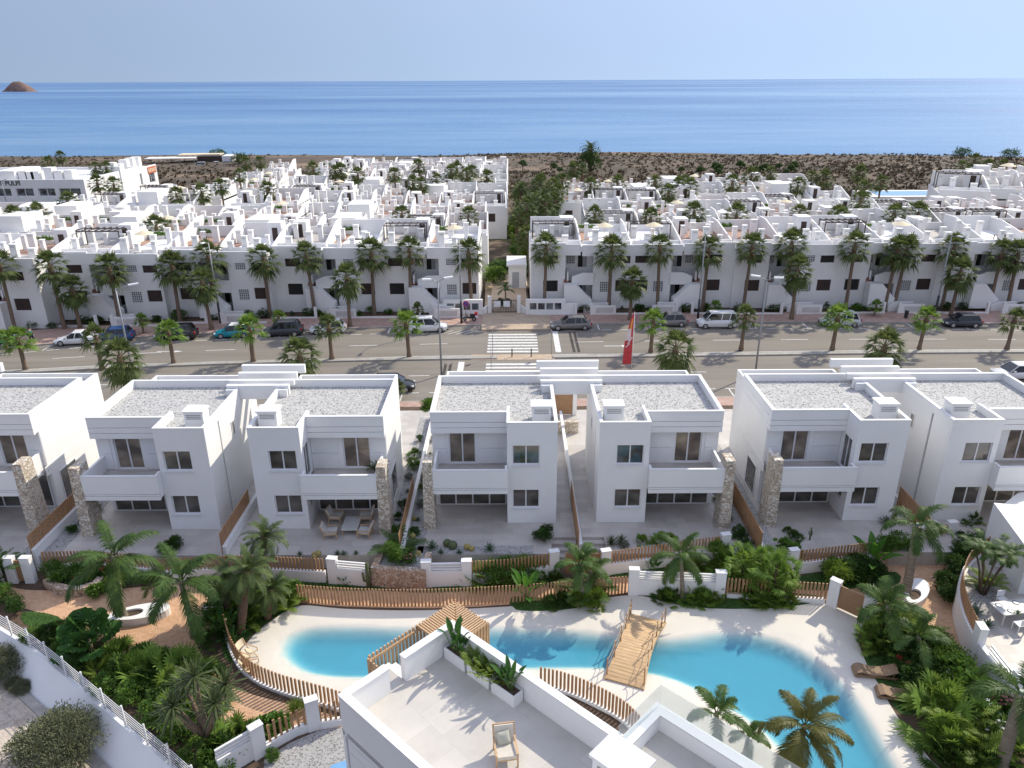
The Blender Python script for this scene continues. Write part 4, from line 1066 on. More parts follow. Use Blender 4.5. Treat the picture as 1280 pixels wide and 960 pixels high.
# shops at the left, defined before the rows so that they are kept clear
UN = [unit(6.2, 9.5, 5.9, v) for v in range(9)]
UPROTO = list(UN); uused = set()
def place_unit(k, x, y, z, label, rz=0., s=1.):
    o = UPROTO[k]
    if k in uused: o = dup(o, (x, y, z), rz, label, s)
    else: uused.add(k); o.location = (x, y, z); o.rotation_euler.z = rz; o.scale = (s,)*3; o['label'] = label
    return o
def row(y, x0, x1, rows_name, side, rz=0., skip=None, dz=0.):
    "one row of houses from x0 outwards to x1"
    x = x0; n = 0; oy = 0; oz = 0; blk = 0; sgn = 1 if x1 > x0 else -1
    while (x1-x)*sgn > 6.2:
        if blk == 0: blk = R.randint(3, 6); oy = rnd(-2.2, 2.2); oz = rnd(-.6, .6); x += sgn*R.choice((0, 0, 2.6))
        blk -= 1
        xx = x if sgn > 0 else x-6.2
        yy = y+oy+rnd(-.5, .5)+(abs(x) > 60)*0
        if not (skip and skip(xx+3, yy)):
            zz = ground_z(xx, yy)+oz+rnd(-.25, .25)+dz
            place_unit(R.randrange(9), xx, yy, zz, f'white house {side} of the palm alley, {ORD[min(n, 19)]} out in row {rows_name}', rz+rnd(-.03, .03))
            n += 1
        x += sgn*6.22
# shopping building and its neighbours keep their ground
def skipL(x, y): return (x < -68 and y > 150) or (x < -84+(y-110)*.1 and y > 122) or (abs(x+52) < 3 and y > 125)
def skipR(x, y): return (x > 64 and y > 128 and y < 156) or (88 < x and y > 112)
names = ['two', 'three', 'four', 'five', 'six', 'seven', 'eight', 'nine', 'ten', 'eleven']
for i, y in enumerate((109, 122, 136.5, 148, 163, 175, 188, 200, 212)):
    row(y, (-3.4, -1.6, -.8, -.6, -.6, -.8, -1, -1, -1)[i], (-104, -96, -92, -88, -80, -74, -70, -66, -60)[i], names[i]+' behind the street', 'left', 0, skipL)
for i, y in enumerate((109, 123, 136, 149, 162)):
    row(y, (10.5, 9.5, 9, 9, 9)[i], (104, 96, 88, 74, 66)[i], names[i]+' behind the street', 'right', 0, skipR)
for i, (px, py, k, rz) in enumerate(((1172, 249, 3, -.35), (1215, 246, 6, -.35), (1258, 240, 2, -.4), (1275, 252, 5, -.4), (1235, 234, 4, -.3), (1190, 240, 1, -.3))):
    p = at(px, py, 5.5); place_unit(k, p.x, p.y, ground_z(p.x, p.y)+.2, 'white flat roofed house beyond the small blue pool at the right', rz, 1.35)
def town_pool():
    p = at(1128, 243, -1.6); mb = MB().prism([(p.x-7, p.y-4), (p.x+6, p.y-4), (p.x+7, p.y+5), (p.x-6, p.y+5)], -2.6, 3.2)
    t = thing('swimming_pool', (0, 0, 0), 0, 'small blue communal pool among the white houses at the right', 'pool')
    p = at(1128, 242, 1.0); t.location = (p.x, p.y, 1.0)
    MB().prism([(-10, -5), (9, -5), (10, 6), (-9, 6)], -5, 0).build('deck', 'townwhite2', t); MB().prism([(-7, -3), (7, -3), (7.5, 4), (-6, 4)], .002, .05).build('water', 'poolblue', t)
town_pool()
def text(parent, s, size, mat, mtx, name='lettering', depth=.05):
    cu = bpy.data.curves.new(name, 'FONT'); cu.body = s; cu.size = size; cu.extrude = depth; cu.materials.append(M[mat])
    tmp = bpy.data.objects.new('tmp', cu); COL.objects.link(tmp); bpy.context.view_layer.update()
    me = bpy.data.meshes.new_from_object(tmp.evaluated_get(bpy.context.evaluated_depsgraph_get())); bpy.data.objects.remove(tmp)
    o = link(name, me, parent); o.matrix_local = mtx; return o
def shops():
    # long two storey front with a sign, then a lower wing turned towards the right
    Y0 = 168.; L_ = atY(0, 225, Y0); Rr = atY(104, 224, Y0)
    x0, x1, zt = L_.x-18, Rr.x, (L_.z+Rr.z)/2; zb = ground_z(x1, Y0)-.3
    t = thing('shopping_centre', (x1, Y0, zb), 0, 'long white shopping building with dark display windows at the left edge', 'shop')
    H_ = zt-zb; W = x1-x0; S_ = W
    hs = []; px = lambda q: atY(q, 240, Y0).x-x1
    zz = lambda q: atY(50, q, Y0).z-zb
    for a, b in ((-22, -10), (-4, 14), (20, 42), (48, 69), (74, 101)): hs.append((px(a), px(b), zz(245.5), zz(235.5)))
    for a, b in ((-20, -2), (0, 17), (24, 43), (54, 62), (65, 72)): hs.append((px(a), px(b), zz(264), zz(253)))
    B = MB(); holes_wall(B, -W, 0, -1, H_, 0, .4, hs); B.box(-W, 0, .402, 26, -1, H_-.6); B.box(-W, 0, 25.6, 26, H_-.6, H_); B.box(-.4, 0, .402, 25.6, H_-.6, H_)
    for q in (22, 31, 38, 55, 67, 80): B.box(px(q)-.9, px(q)+.9, 3, 5, H_-.6, H_+rnd(1.1, 2.2))
    B.box(px(-8), px(16), 2, 12, H_-.59, H_+1.6)
    B.build('walls', 'townwhite', t)
    for a, b, c, d in hs: window_x(t, 'shop_window', a, b, c, d, .3, 2, .12, 'shopglass', False)
    text(t, 'MAR DE PULPÍ', 1.35, 'letter', Matrix.Translation((px(25)-8.0, -.06, zz(231.5))) @ Matrix.Rotation(PI/2, 4, 'X'))
    # wing
    a = atY(106, 226, Y0+.5); b = at(195, 207, a.z-.6)
    ang = math.atan2(b.y-a.y, b.x-a.x); ln = (Vector(b[:2])-Vector(a[:2])).length
    w = thing('shopping_centre', (a.x, a.y, zb), ang, 'white shop wing with orange sign running towards the beach', 'shop')
    hs = [(3, 9, 3.8, 6.2), (ln*.52, ln*.60, 3, 6), (ln*.66, ln*.75, 3.6, 6.4), (ln*.86, ln*.95, 3.4, 6.2)]
    B = MB(); hh = a.z-zb
    holes_wall(B, .5, ln*.42, -1, hh, 0, .4, hs[:1]); holes_wall(B, ln*.45, ln, -1, hh-.2, 0, .4, hs[1:])
    B.box(.5, ln*.42, .402, 14, -1, hh-.4); B.box(ln*.45, ln, .402, 14, -1, hh-.7); B.box(ln*.42, ln*.45, -.6, 3, -1, hh+1.4)
    for k in range(5): B.box(ln*(.5+.09*k), ln*(.5+.09*k)+1.6, 2, 4, hh-.7, hh+rnd(1.2, 2.2))
    B.build('walls', 'townwhite', w)
    for q in hs: window_x(w, 'shop_window', *q, .3, 2, .12, 'shopglass', False)
    sg = MB().box(ln*.85, ln*.985, -.12, -.002, hh-2.1, hh-.5).build('orange_sign', 'letterorange', w); m_ = MB()
    for k in range(5): m_.box(ln*(.858+.025*k), ln*(.872+.025*k), -.16, -.121, hh-1.75, hh-.85)
    m_.build('emblem', 'canvas', sg)
shops()
# gatehouse, gate and low walls at the mouth of the alley
def alley():
    t = thing('gatehouse', (1.6, 97.5, GZ+.8), 0, 'small white gatehouse beside the sandy palm alley', 'hut')
    MB().box(-2.0, .35, 0, 5, -1, 3.0).build('walls', 'townwhite', t); MB().box(-2.25, .4, -.3, 5.2, 3.002, 3.25).build('roof', 'townwhite2', t); MB().box(-1.5, -.6, -.03, -.002, .1, 2.2).build('door', 'doorgrey', t)
    t = thing('entrance_gate', (-.9, 88.6, GZ+.1), 0, 'black double gate with two white notices between short white pillars', 'gate')
    for x in (-2.0, 1.55): MB().box(x, x+.45, -.2, .25, -.2, 2.1).build('pillar', 'townwhite', t)
    m = MB()
    for k in range(16): m.box(-1.5+.2*k, -1.46+.2*k, -.02, .02, .1, 1.6)
    m.box(-1.52, 1.55, -.03, .03, .08, .14); m.box(-1.52, 1.55, -.03, .03, 1.55, 1.62); m.build('railings', 'poledark', t)
    for x in (-.85, .3): MB().box(x-.4, x+.4, -.06, -.035, .75, 1.5).build('notice', 'notice', t)
    for s_, x, lb in ((-1, -5.9, 'left'), (1, 4.1, 'right')):
        t = thing('meter_wall', (x, 88.0, GZ), 0, f'white wall with a row of glazed meter cabinets {lb} of the alley gate', 'wall', 'white cabinet walls at the alley mouth')
        MB().box(-2.4, 2.4, -.25, .25, 0, 1.95).build('wall', 'townwhite', t); MB().box(2.4*s_, 3.8*s_, -.2, .2, 0, 1.4).build('low_wall', 'townwhite', t)
        for k in range(4): 
            c = MB().box(-1.95+k*1.0, -1.05+k*1.0, -.28, -.252, .7, 1.6).build('cabinet', 'frame', t); MB().box(-1.9+k, -1.1+k, -.29, -.281, .76, 1.54).build('pane', 'shopglass', c)
        m = MB().bar((-2.4*s_, 0, .35), (-3.5*s_, 1.5, .75), .25, .9); m.build('ramp_wall', 'townwhite', t)
alley()
def beach_bar():
    t = thing('beach_bar', tuple(at(238, 206, -4.6)), .1, 'low beach bar with white awnings on the shore', 'bar')
    MB().box(-16, 3, -3, 4, 2.5, 2.8).build('awning', 'canvaswhite', t); MB().box(-5, 11, 3, 9, 3.2, 3.6).build('roof', 'canvas', t); MB().box(3.5, 13, -2, 2.9, 0, 3.3).build('hut', 'shutter', t); MB().box(13.1, 17, -3, 4, 0, 3.4).build('kiosk', 'townwhite', t)
    m = MB()
    for x in (-15.5, -9, -3, 2.5):
        for y in (-2.7, 3.7): m.box(x-.1, x+.1, y-.1, y+.1, 0, 2.49)
    m.build('posts', 'pole', t)
beach_bar()
# ------------------------------------------------------------------ pool, garden floors
def seg_d(p, a, b):
    ax, ay = a; bx, by = b; dx, dy = bx-ax, by-ay; t = ((p[0]-ax)*dx+(p[1]-ay)*dy)/(dx*dx+dy*dy+1e-9); t = max(0, min(1, t))
    return math.hypot(p[0]-ax-t*dx, p[1]-ay-t*dy)
def inside(p, poly):
    c = False; j = len(poly)-1
    for i in range(len(poly)):
        if (poly[i][1] > p[1]) != (poly[j][1] > p[1]) and p[0] < (poly[j][0]-poly[i][0])*(p[1]-poly[i][1])/(poly[j][1]-poly[i][1])+poly[i][0]: c = not c
        j = i
    return c
def sdist(p, poly):
    d = min(seg_d(p, poly[i-1], poly[i]) for i in range(len(poly)))
    return d if inside(p, poly) else -d
def closed_smooth(pts, step=.4):
    P = [Vector(p) for p in pts]; n = len(P); out = []
    for i in range(n):
        p0, p1, p2, p3 = P[i-1], P[i], P[(i+1) % n], P[(i+2) % n]; m = max(1, int((p2-p1).length/step))
        for k in range(m):
            t = k/m; out.append(tuple(.5*((2*p1)+(p2-p0)*t+(2*p0-5*p1+4*p2-p3)*t*t+(3*p1-p0-3*p2+p3)*t*t*t)))
    return out
def cdt(loops, pts=()):
    vs = []; es = []
    for lp in loops:
        o = len(vs); vs += [Vector(p) for p in lp]; es += [(o+k, o+(k+1) % len(lp)) for k in range(len(lp))]
    vs += [Vector(p) for p in pts]
    r_ = delaunay_2d_cdt(vs, es, [], 0, 1e-4)
    V = [tuple(v) for v in r_[0]]; F = []
    for f in r_[2]:
        c = (sum(V[i][0] for i in f)/len(f), sum(V[i][1] for i in f)/len(f))
        if inside(c, loops[0]) and not any(inside(c, l) for l in loops[1:]): F.append(f)
    return V, F
WATER_PX = [(356, 815), (360, 798), (385, 787), (440, 785), (500, 787), (560, 787), (610, 787), (700, 790), (770, 796), (825, 801), (870, 797), (905, 792), (940, 794), (988, 808), (1024, 831), (1055, 860), (1077, 890), (1098, 925), (1118, 960), (1142, 1000),
            (1018, 1000), (995, 955), (972, 928), (945, 902), (915, 883), (880, 863), (845, 847), (805, 837), (755, 832), (655, 832), (560, 838), (460, 843), (405, 841), (375, 833)]
BEACH_PX = [(300, 832), (301, 812), (318, 793), (345, 772), (374, 757), (430, 761), (500, 763), (560, 762), (620, 759), (680, 755), (740, 750), (785, 744), (820, 748), (880, 758), (950, 758), (1000, 752), (1036, 756), (1082, 775), (1073, 792), (1076, 812), (1092, 842), (1112, 880), (1132, 910), (1165, 952), (1195, 1000),
            (960, 1010), (900, 965), (850, 935), (800, 908), (758, 892), (720, 873), (684, 861), (640, 870), (560, 880), (460, 880), (425, 888), (390, 875), (360, 866), (330, 854), (310, 843)]
WATER = closed_smooth(at2(WATER_PX), .45); BEACH = closed_smooth(at2(BEACH_PX), .6)
def sm(t): t = max(0, min(1, t)); return t*t*(3-2*t)
def beach():
    xs = [p[0] for p in BEACH]; ys = [p[1] for p in BEACH]; pts = []
    x = min(xs)
    while x < max(xs):
        y = min(ys)
        while y < max(ys):
            p = (x+rnd(-.04, .04), y+rnd(-.04, .04)); 
            if inside(p, BEACH) and sdist(p, BEACH) > .2: pts.append(p)
            y += .33
        x += .33
    V, F = cdt([BEACH], pts); mb = MB(); mb.sm = True
    for p in V:
        d = sdist(p, WATER)+.3
        mb.p((p[0], p[1], GZ+.004-.05*sm((d+.9)/.9)-(.5*sm(d/.95) if d > 0 else 0)))
    for f in F: mb.face(f)
    struct(mb.build('pool_beach', 'beach'), 'pale sand coloured pool shell sloping gently into the water', 'pool floor')
    W = offsets(WATER+[WATER[0]], .6); W = W[0] if abs(area(W[0])) > abs(area(W[1])) else W[1]
    mb = MB().prism(W[:-1], GZ-2.6, GZ-.045)
    struct(mb.build('pool_water', 'water'), 'turquoise lagoon pool with soft shallow edges', 'water')
def area(l): return sum(l[i-1][0]*l[i][1]-l[i][0]*l[i-1][1] for i in range(len(l)))/2
beach()
WALLPX = [(-90, 728), (-40, 760), (0, 785), (34, 806), (63, 828), (113, 870), (168, 917), (225, 966), (300, 1035)]
WALLXY = at2(WALLPX, -.75)
def garden_ground():
    outer = WALLXY+[(-6, 12), (34, 12), (34, 36.9), (WALLXY[0][0], 36.9)]
    hole = BEACH
    V, F = cdt([outer, hole]); mb = MB()
    for p in V: mb.p((p[0], p[1], GZ-.012))
    for f in F: mb.face(f)
    struct(mb.build('garden_ground', 'soil'), 'dark planted soil of the pool garden', 'ground')
garden_ground()
def sheet(name, pts, z, mat, label, cat, smooth=True, w=True):
    l = at2(pts, GZ) if w else pts
    if smooth: l = closed_smooth(l, .4)
    V, F = cdt([l]); mb = MB()
    for p in V: mb.p((p[0], p[1], z))
    for f in F: mb.face(f)
    return struct(mb.build(name, mat), label, cat)
sheet('walkway', [(-40, 715), (20, 735), (60, 738), (125, 738), (200, 732), (300, 729), (372, 730), (470, 738), (540, 741), (620, 736), (690, 726), (760, 722), (800, 716), (860, 708), (900, 705), (990, 722), (1065, 712), (1100, 704), (1140, 688), (1165, 676), (1200, 688), (1204, 730), (1193, 770), (1203, 805), (1228, 845), (1262, 885), (1300, 930), (1290, 960), (1235, 912), (1190, 862), (1160, 808), (1135, 780), (1090, 775), (1040, 752), (1000, 748), (950, 750), (880, 748), (800, 740), (785, 741), (740, 747), (680, 752), (560, 760), (430, 758), (374, 754), (335, 764), (250, 792), (262, 832), (300, 862), (360, 880), (430, 900), (430, 926), (380, 908), (320, 908), (265, 892), (232, 850), (190, 828), (165, 806), (80, 775), (10, 752)], GZ+.0, 'brick', 'orange clay paved walkway winding round the pool', 'path')
LAWNS = [[(28, 765), (60, 767), (78, 775), (52, 786), (30, 779)], [(299, 832), (298, 813), (315, 793), (343, 772), (373, 755), (338, 752), (285, 785), (278, 812), (284, 826)], [(360, 722), (440, 729), (482, 735), (440, 739), (370, 734)], [(533, 736), (600, 729), (690, 722), (692, 730), (600, 737), (540, 741)],
         [(640, 746), (700, 748), (745, 744), (738, 756), (695, 763), (645, 762)], [(803, 741), (870, 743), (1000, 742), (1030, 749), (990, 758), (940, 761), (880, 760), (830, 752)], [(758, 716), (860, 704), (862, 711), (790, 722)], [(990, 722), (1068, 713), (1090, 725), (1060, 737), (992, 736)], [(1078, 814), (1105, 798), (1128, 815), (1165, 862), (1135, 895), (1108, 870)], [(1090, 720), (1120, 715), (1125, 728), (1090, 740)]]
for k, l in enumerate(LAWNS): sheet('lawn', l, GZ+.006, 'lawn', 'strip of mown green lawn in the pool garden', 'lawn')
def grass():
    mb = MB()
    for l in LAWNS:
        w = at2(l); xs = [p[0] for p in w]; ys = [p[1] for p in w]; n = int((max(xs)-min(xs))*(max(ys)-min(ys))*170)
        for _ in range(n):
            p = (rnd(min(xs), max(xs)), rnd(min(ys), max(ys)))
            if not inside(p, w): continue
            q = Vector((p[0], p[1], GZ+.006)); a = rnd(0, 6.3); s_ = Vector((math.cos(a), math.sin(a), 0))*.018
            mb.poly([q-s_, q+s_, q+Vector((rnd(-.05, .05), rnd(-.05, .05), rnd(.05, .11)))])
    tag(mb.build('grass', 'grass'), 'short green grass on the pool garden lawns', 'grass', kind='stuff')
grass()
# ------------------------------------------------------------------ garden walls, fences, gates
def pillar(parent, p, a, w=.55, d=.34, z0=GZ-.1, z1=GZ+1.65):
    mb = MB(); mb.X = Matrix.Translation((p[0], p[1], 0)) @ Matrix.Rotation(a, 4, 'Z'); mb.box(-w/2, w/2, -d/2, d/2, z0, z1); mb.X = None
    o = mb.build('pillar', 'white', parent)
    mb = MB(); mb.X = Matrix.Translation((p[0], p[1], 0)) @ Matrix.Rotation(a, 4, 'Z'); mb.box(-w/2-.02, w/2+.02, -d/2-.02, d/2+.02, z1+.002, z1+.04); mb.X = None
    mb.build('coping', 'cap', o)
def gwall(label, pts, kind='fence', ends=(False, False), h=.72, top=1.55, z=GZ, sp=.2, jit=.0, wt=.24, cat='wall', name='garden_wall'):
    w = at2(pts, z); t = thing(name, (0, 0, 0), 0, label, cat, 'white garden walls with timber slats')
    c = Vector((sum(p[0] for p in w)/len(w), sum(p[1] for p in w)/len(w))); t.location = (c.x, c.y, z)
    w = [(p[0]-c.x, p[1]-c.y) for p in w]
    path = smooth_path(w, .5) if len(w) > 2 else w
    if kind == 'fence':
        if h: MB().strip(path, wt, -.15, h).build('wall', 'white', t)
        m = MB(); slats(m, path, sp, .1, .06, h+.003, top, False, jit)
        k = m.build('slat_fence', 'wood', t)
    elif kind == 'louvre':
        MB().strip(path, wt, -.15, h+.3).build('wall', 'white', t); m = MB()
        for j in range(3): m.strip(path, .1, h+.36+.17*j, h+.36+.17*j+.08)
        m.build('slats', 'metalwhite', t)
    elif kind == 'stone':
        MB().strip(path, .4, -.15, h).build('wall', 'stonered', t)
    elif kind == 'plain': MB().strip(path, wt, -.15, h).build('wall', 'white', t)
    elif kind == 'gate':
        a, b = Vector(w[0]), Vector(w[-1]); m = MB(); d = (b-a).normalized(); n_ = Vector((-d.y, d.x))
        m.strip([tuple(a), tuple(b)], .06, .08, top-.1); m.build('panel', 'gatewood', t)
        m = MB()
        for q in (a, b): m.bar((*q, .05), (*q, top-.05), .07, .09)
        m.build('gate_post', 'wood', t)
    for e, k in zip(ends, (0, -1)):
        if e:
            d = Vector(path[1])-Vector(path[0]) if k == 0 else Vector(path[-1])-Vector(path[-2])
            pillar(t, path[k], math.atan2(d.y, d.x), z0=-.1, z1=1.65)
    return t
gwall('white garden wall with timber slats left of the column cactus', [(205, 727), (300, 723), (408, 727)])
gwall('white wall with white louvres between the slat fence and the stone planter', [(418, 728), (462, 732)], 'louvre', (True, False))
gwall('white wall with white louvres right of the stone planter', [(534, 732), (584, 731)], 'louvre', (True, True))
gwall('white garden wall with timber slats left of the central timber gate', [(591, 730), (640, 727), (692, 719)], 'fence', (False, True))
gwall('timber gate of the central passage behind the bushy palm', [(707, 718), (749, 718)], 'gate', cat='gate', name='garden_gate')
gwall('white garden wall with timber slats right of the central timber gate', [(756, 718), (800, 712), (860, 703), (904, 697)], 'fence', (True, True))
gwall('white garden wall with timber slats left of the big banana plant', [(988, 717), (1040, 711), (1090, 705)], 'fence', (True, False))
gwall('curved pinkish stone wall beside the royal palm', [(1091, 707), (1110, 703), (1131, 691)], 'stone', h=1.0)
gwall('timber gate just behind the royal palm trunk', [(1146, 687), (1161, 683)], 'gate', (True, True), cat='gate', name='garden_gate')
gwall('second timber gate right of the royal palm trunk', [(1168, 683), (1184, 681)], 'gate', (False, True), cat='gate', name='garden_gate')
gwall('white garden wall with timber slats behind the two coconut palms', [(60, 718), (120, 717), (190, 723)])
gwall('timber gate between white pillars at the left edge', [(19, 727), (40, 727)], 'gate', (True, True), cat='gate', name='garden_gate')
gwall('white louvred wall at the left edge beside the timber gate', [(-40, 738), (6, 730)], 'louvre')
gwall('low curved stone planter wall under the left coconut palm', [(60, 732), (75, 741), (100, 744), (120, 738), (128, 730)], 'stone', h=.5)
gwall('long curved timber slat fence along the far side of the pool', [(374, 752), (430, 756), (500, 758), (560, 757), (620, 754), (680, 750), (740, 745), (783, 741)], 'fence', h=0, top=1.12, sp=.19, cat='fence', name='slat_fence')
gwall('white louvred wall behind the small coconut palm by the pool', [(791, 742), (845, 744), (898, 746)], 'louvre', (True, True))
gwall('white low wall with timber slats behind the fan palms by the pool', [(908, 746), (960, 749), (1030, 753)], 'fence', h=.25, top=1.25)
gwall('wide timber gate between white pillars at the pool corner', [(1040, 757), (1083, 777)], 'gate', (True, True), cat='gate', name='garden_gate')
gwall('timber slat fence behind the planting right of the pool gate', [(1092, 780), (1115, 800)], 'fence', h=.2, top=1.2)
gwall('curved timber slat fence round the near left end of the pool', [(283, 790), (289, 812), (300, 834), (318, 850), (342, 862), (372, 872), (405, 881), (432, 890)], 'fence', h=.15, top=1.12, sp=.215, cat='fence', name='slat_fence')
gwall('curved timber slat fence beside the foreground roof and the bridge', [(676, 858), (700, 863), (730, 874), (760, 889), (784, 905), (800, 922)], 'fence', h=.12, top=1.15, sp=.19, cat='fence', name='slat_fence')
gwall('white louvred wall at the bottom left of the foreground house', [(275, 972), (318, 946)], 'louvre')
gwall('white garden wall with uneven timber slats at the foreground house', [(325, 944), (345, 932), (370, 918), (393, 910)], 'fence', (True, True), h=.4, top=1.35, sp=.26, jit=.14)
gwall('short timber slat fence against the foreground house wall', [(402, 909), (428, 905)], 'fence', h=.35, top=1.35, sp=.22, jit=.08)
def planter_bed():
    w = at2([(465, 733), (532, 738)]); a, b = Vector(w[0]), Vector(w[1]); d = (b-a).normalized(); n_ = Vector((-d.y, d.x))
    t = thing('stone_planter', (*a, GZ), math.atan2(d.y, d.x), 'pinkish stone planter between two white louvred walls', 'planter'); L_ = (b-a).length
    MB().box(0, L_, 0, .35, -.1, 1.25).box(0, .35, .352, 1.9, -.1, 1.24).box(L_-.35, L_, .352, 1.9, -.1, 1.24).build('wall', 'stonered', t)
    MB().box(.352, L_-.352, .352, 1.9, -.1, 1.1).build('soil', 'gravelgrey', t)
    return a+n_*1.0+d*1.1, a+n_*.9+d*2.4
PB = planter_bed()
def left_wall():
    t = thing('boundary_wall', (WALLXY[4][0], WALLXY[4][1], -.9), 0, 'long white retaining wall carrying the white railing above the dirt lot', 'wall')
    o = WALLXY[4]; pth = smooth_path([(p[0]-o[0], p[1]-o[1]) for p in WALLXY], .8)
    run = 1.25; A_, B_ = offsets(pth, .08); O1, O2 = offsets(pth, run); low = O1 if O1[4][1] < O2[4][1] else O2; bk = A_ if low is O2 else B_
    m = MB(); n = len(pth); ft = B_ if bk is A_ else A_
    for k in range(n-1):                                       # sloped white face down to the dirt lot
        m.poly([(*ft[k], .15), (*low[k], -1.35), (*low[k+1], -1.35), (*ft[k+1], .15)]); m.poly([(*ft[k], .15), (*ft[k+1], .15), (*bk[k+1], .15), (*bk[k], .15)]); m.poly([(*bk[k], .15), (*bk[k+1], .15), (*bk[k+1], -1.35), (*bk[k], -1.35)])
    m.build('wall', 'white', t)
    f = thing('railing', (o[0], o[1], -.75), 0, 'white metal railing on top of the long white retaining wall', 'railing')
    m = MB()
    for k in range(6):
        z = .18+.16*k
        m.strip(pth, .02, z, z+.028)
    m.build('rails', 'metalwhite', f)
    for p, _ in resample(pth, 1.75): MB().box(p.x-.035, p.x+.035, p.y-.035, p.y+.035, .005, 1.2).build('post', 'metalwhite', f)
left_wall()
def dirt():
    z = -2.0
    pth = smooth_path(WALLXY, .8); O1, O2 = offsets(pth, 1.15); e = O1 if O1[4][1] < O2[4][1] else O2
    V, F = cdt([list(e)+[(-6, 10), (-60, 10), (-60, e[0][1])]]); mb = MB()
    for p in V: mb.p((p[0], p[1], z))
    for f in F: mb.face(f)
    struct(mb.build('dirt_lot', 'dry'), 'dry beige dirt lot below the white wall', 'ground')
    off = lambda d: (offsets(pth, d)[0] if e is O1 else offsets(pth, d)[1])
    mb = MB().strip(off(1.36), .4, z-.2, z+.07); struct(mb.build('kerb', 'concrete'), 'old grey concrete edge between dirt lot and white wall', 'kerb')
    mb = MB().strip(off(1.95), .75, z-.2, z+.03); struct(mb.build('kerb', 'dry'), 'pale compacted strip beside the concrete edge', 'kerb')
dirt()
sheet('gravel_bed', [(330, 950), (360, 930), (400, 912), (440, 908), (440, 955), (380, 985), (330, 985)], GZ+.004, 'gravelgrey', 'white gravel bed at the foot of the foreground house', 'gravel', False)
def small_pool():
    q = at2([(414, 957), (440, 948), (440, 985), (400, 985)])
    mb = MB().prism(q, GZ-.1, GZ+.02); struct(mb.build('plunge_pool', 'poolblue'), 'corner of a small plunge pool at the foreground house', 'water')
small_pool()
for k, (c, r1, r2, a) in enumerate((((170, 773), 1.75, .6, .25), ((1143, 748), 1.5, .55, .9))):
    p = at(*c); t = thing('curved_bench', (p.x, p.y, GZ), a, ('white rounded bench planter round the left coconut palm', 'white rounded bench planter round the royal palm')[k], 'bench', 'white planter benches')
    ol = [(r1*math.cos(b)*(1 if math.cos(b) > 0 else .8), r2*math.sin(b)*(1+.25*math.cos(b))) for b in [2*PI*j/28 for j in range(28)]]
    il = [(x*.42-.3, y*.5) for x, y in ol]
    mb = MB()
    for j in range(28):
        i = (j+1) % 28
        mb.poly([(*ol[j], .42), (*ol[i], .42), (*il[i], .42), (*il[j], .42)]); mb.poly([(*ol[j], 0), (*ol[i], 0), (*ol[i], .42), (*ol[j], .42)]); mb.poly([(*il[i], 0), (*il[j], 0), (*il[j], .42), (*il[i], .42)])
    mb.build('seat', 'white', t); MB().prism(il, 0, .3).build('soil', 'soil', t)
# ------------------------------------------------------------------ bridge and pool furniture
def bridge():
    a, b = at(781, 853), at(809, 776); c = (a+b)/2; d = Vector((b.x-a.x, b.y-a.y)); L_ = d.length+.3; ang = math.atan2(d.y, d.x)
    t = thing('footbridge', (c.x, c.y, GZ), ang, 'small arched timber footbridge with rope railings over the pool', 'bridge')
    n = 26; half = lambda u: .78+.14*(2*u-1)**2
    arc = lambda u: .1+.42*math.sin(PI*u)**.9
    m = MB(); 
    for k in range(n):
        u0, u1 = k/n, (k+.93)/n; x0, x1 = (u0-.5)*L_, (u1-.5)*L_; w = half((u0+u1)/2)
        q = [m.p(v) for v in ((x0, -w, arc(u0)), (x1, -w, arc(u1)), (x1, w, arc(u1)), (x0, w, arc(u0)), (x0, -w, arc(u0)-.06), (x1, -w, arc(u1)-.06), (x1, w, arc(u1)-.06), (x0, w, arc(u0)-.06))]
        for f in ((0, 1, 2, 3), (7, 6, 5, 4), (4, 5, 1, 0), (5, 6, 2, 1), (6, 7, 3, 2), (7, 4, 0, 3)): m.face([q[i] for i in f])
    m.build('deck', 'deck', t)
    for s_ in (-1, 1):
        m = MB(); 
        for k in range(20):
            u0, u1 = k/20, (k+1)/20
            m.bar(((u0-.5)*L_, s_*half(u0)*1.02, arc(u0)-.1), ((u1-.5)*L_, s_*half(u1)*1.02, arc(u1)-.1), .07, .2)
        m.build('beam', 'deck', t)
        prev = None; us = (.04, .24, .45, .66, .85, .98) 
        rp = MB()
        for u in us:
            h = .95; x, y, z = (u-.5)*L_, s_*half(u), arc(u)
            MB().tube([(x, y, z-.12), (x, y, z+h)], .035, 7).build('post', 'wood', t)
            if prev:
                for hz in (.85, .5):
                    a_, b_ = prev+Vector((0, 0, hz)), Vector((x, y, z+hz)); mid = (a_+b_)/2-Vector((0, 0, .09)); rp.tube([a_, (a_+mid)/2-Vector((0, 0, .02)), mid, (mid+b_)/2-Vector((0, 0, .02)), b_], .016, 5)
            prev = Vector((x, y, z))
        rp.build('rope', 'rope', t)
bridge()
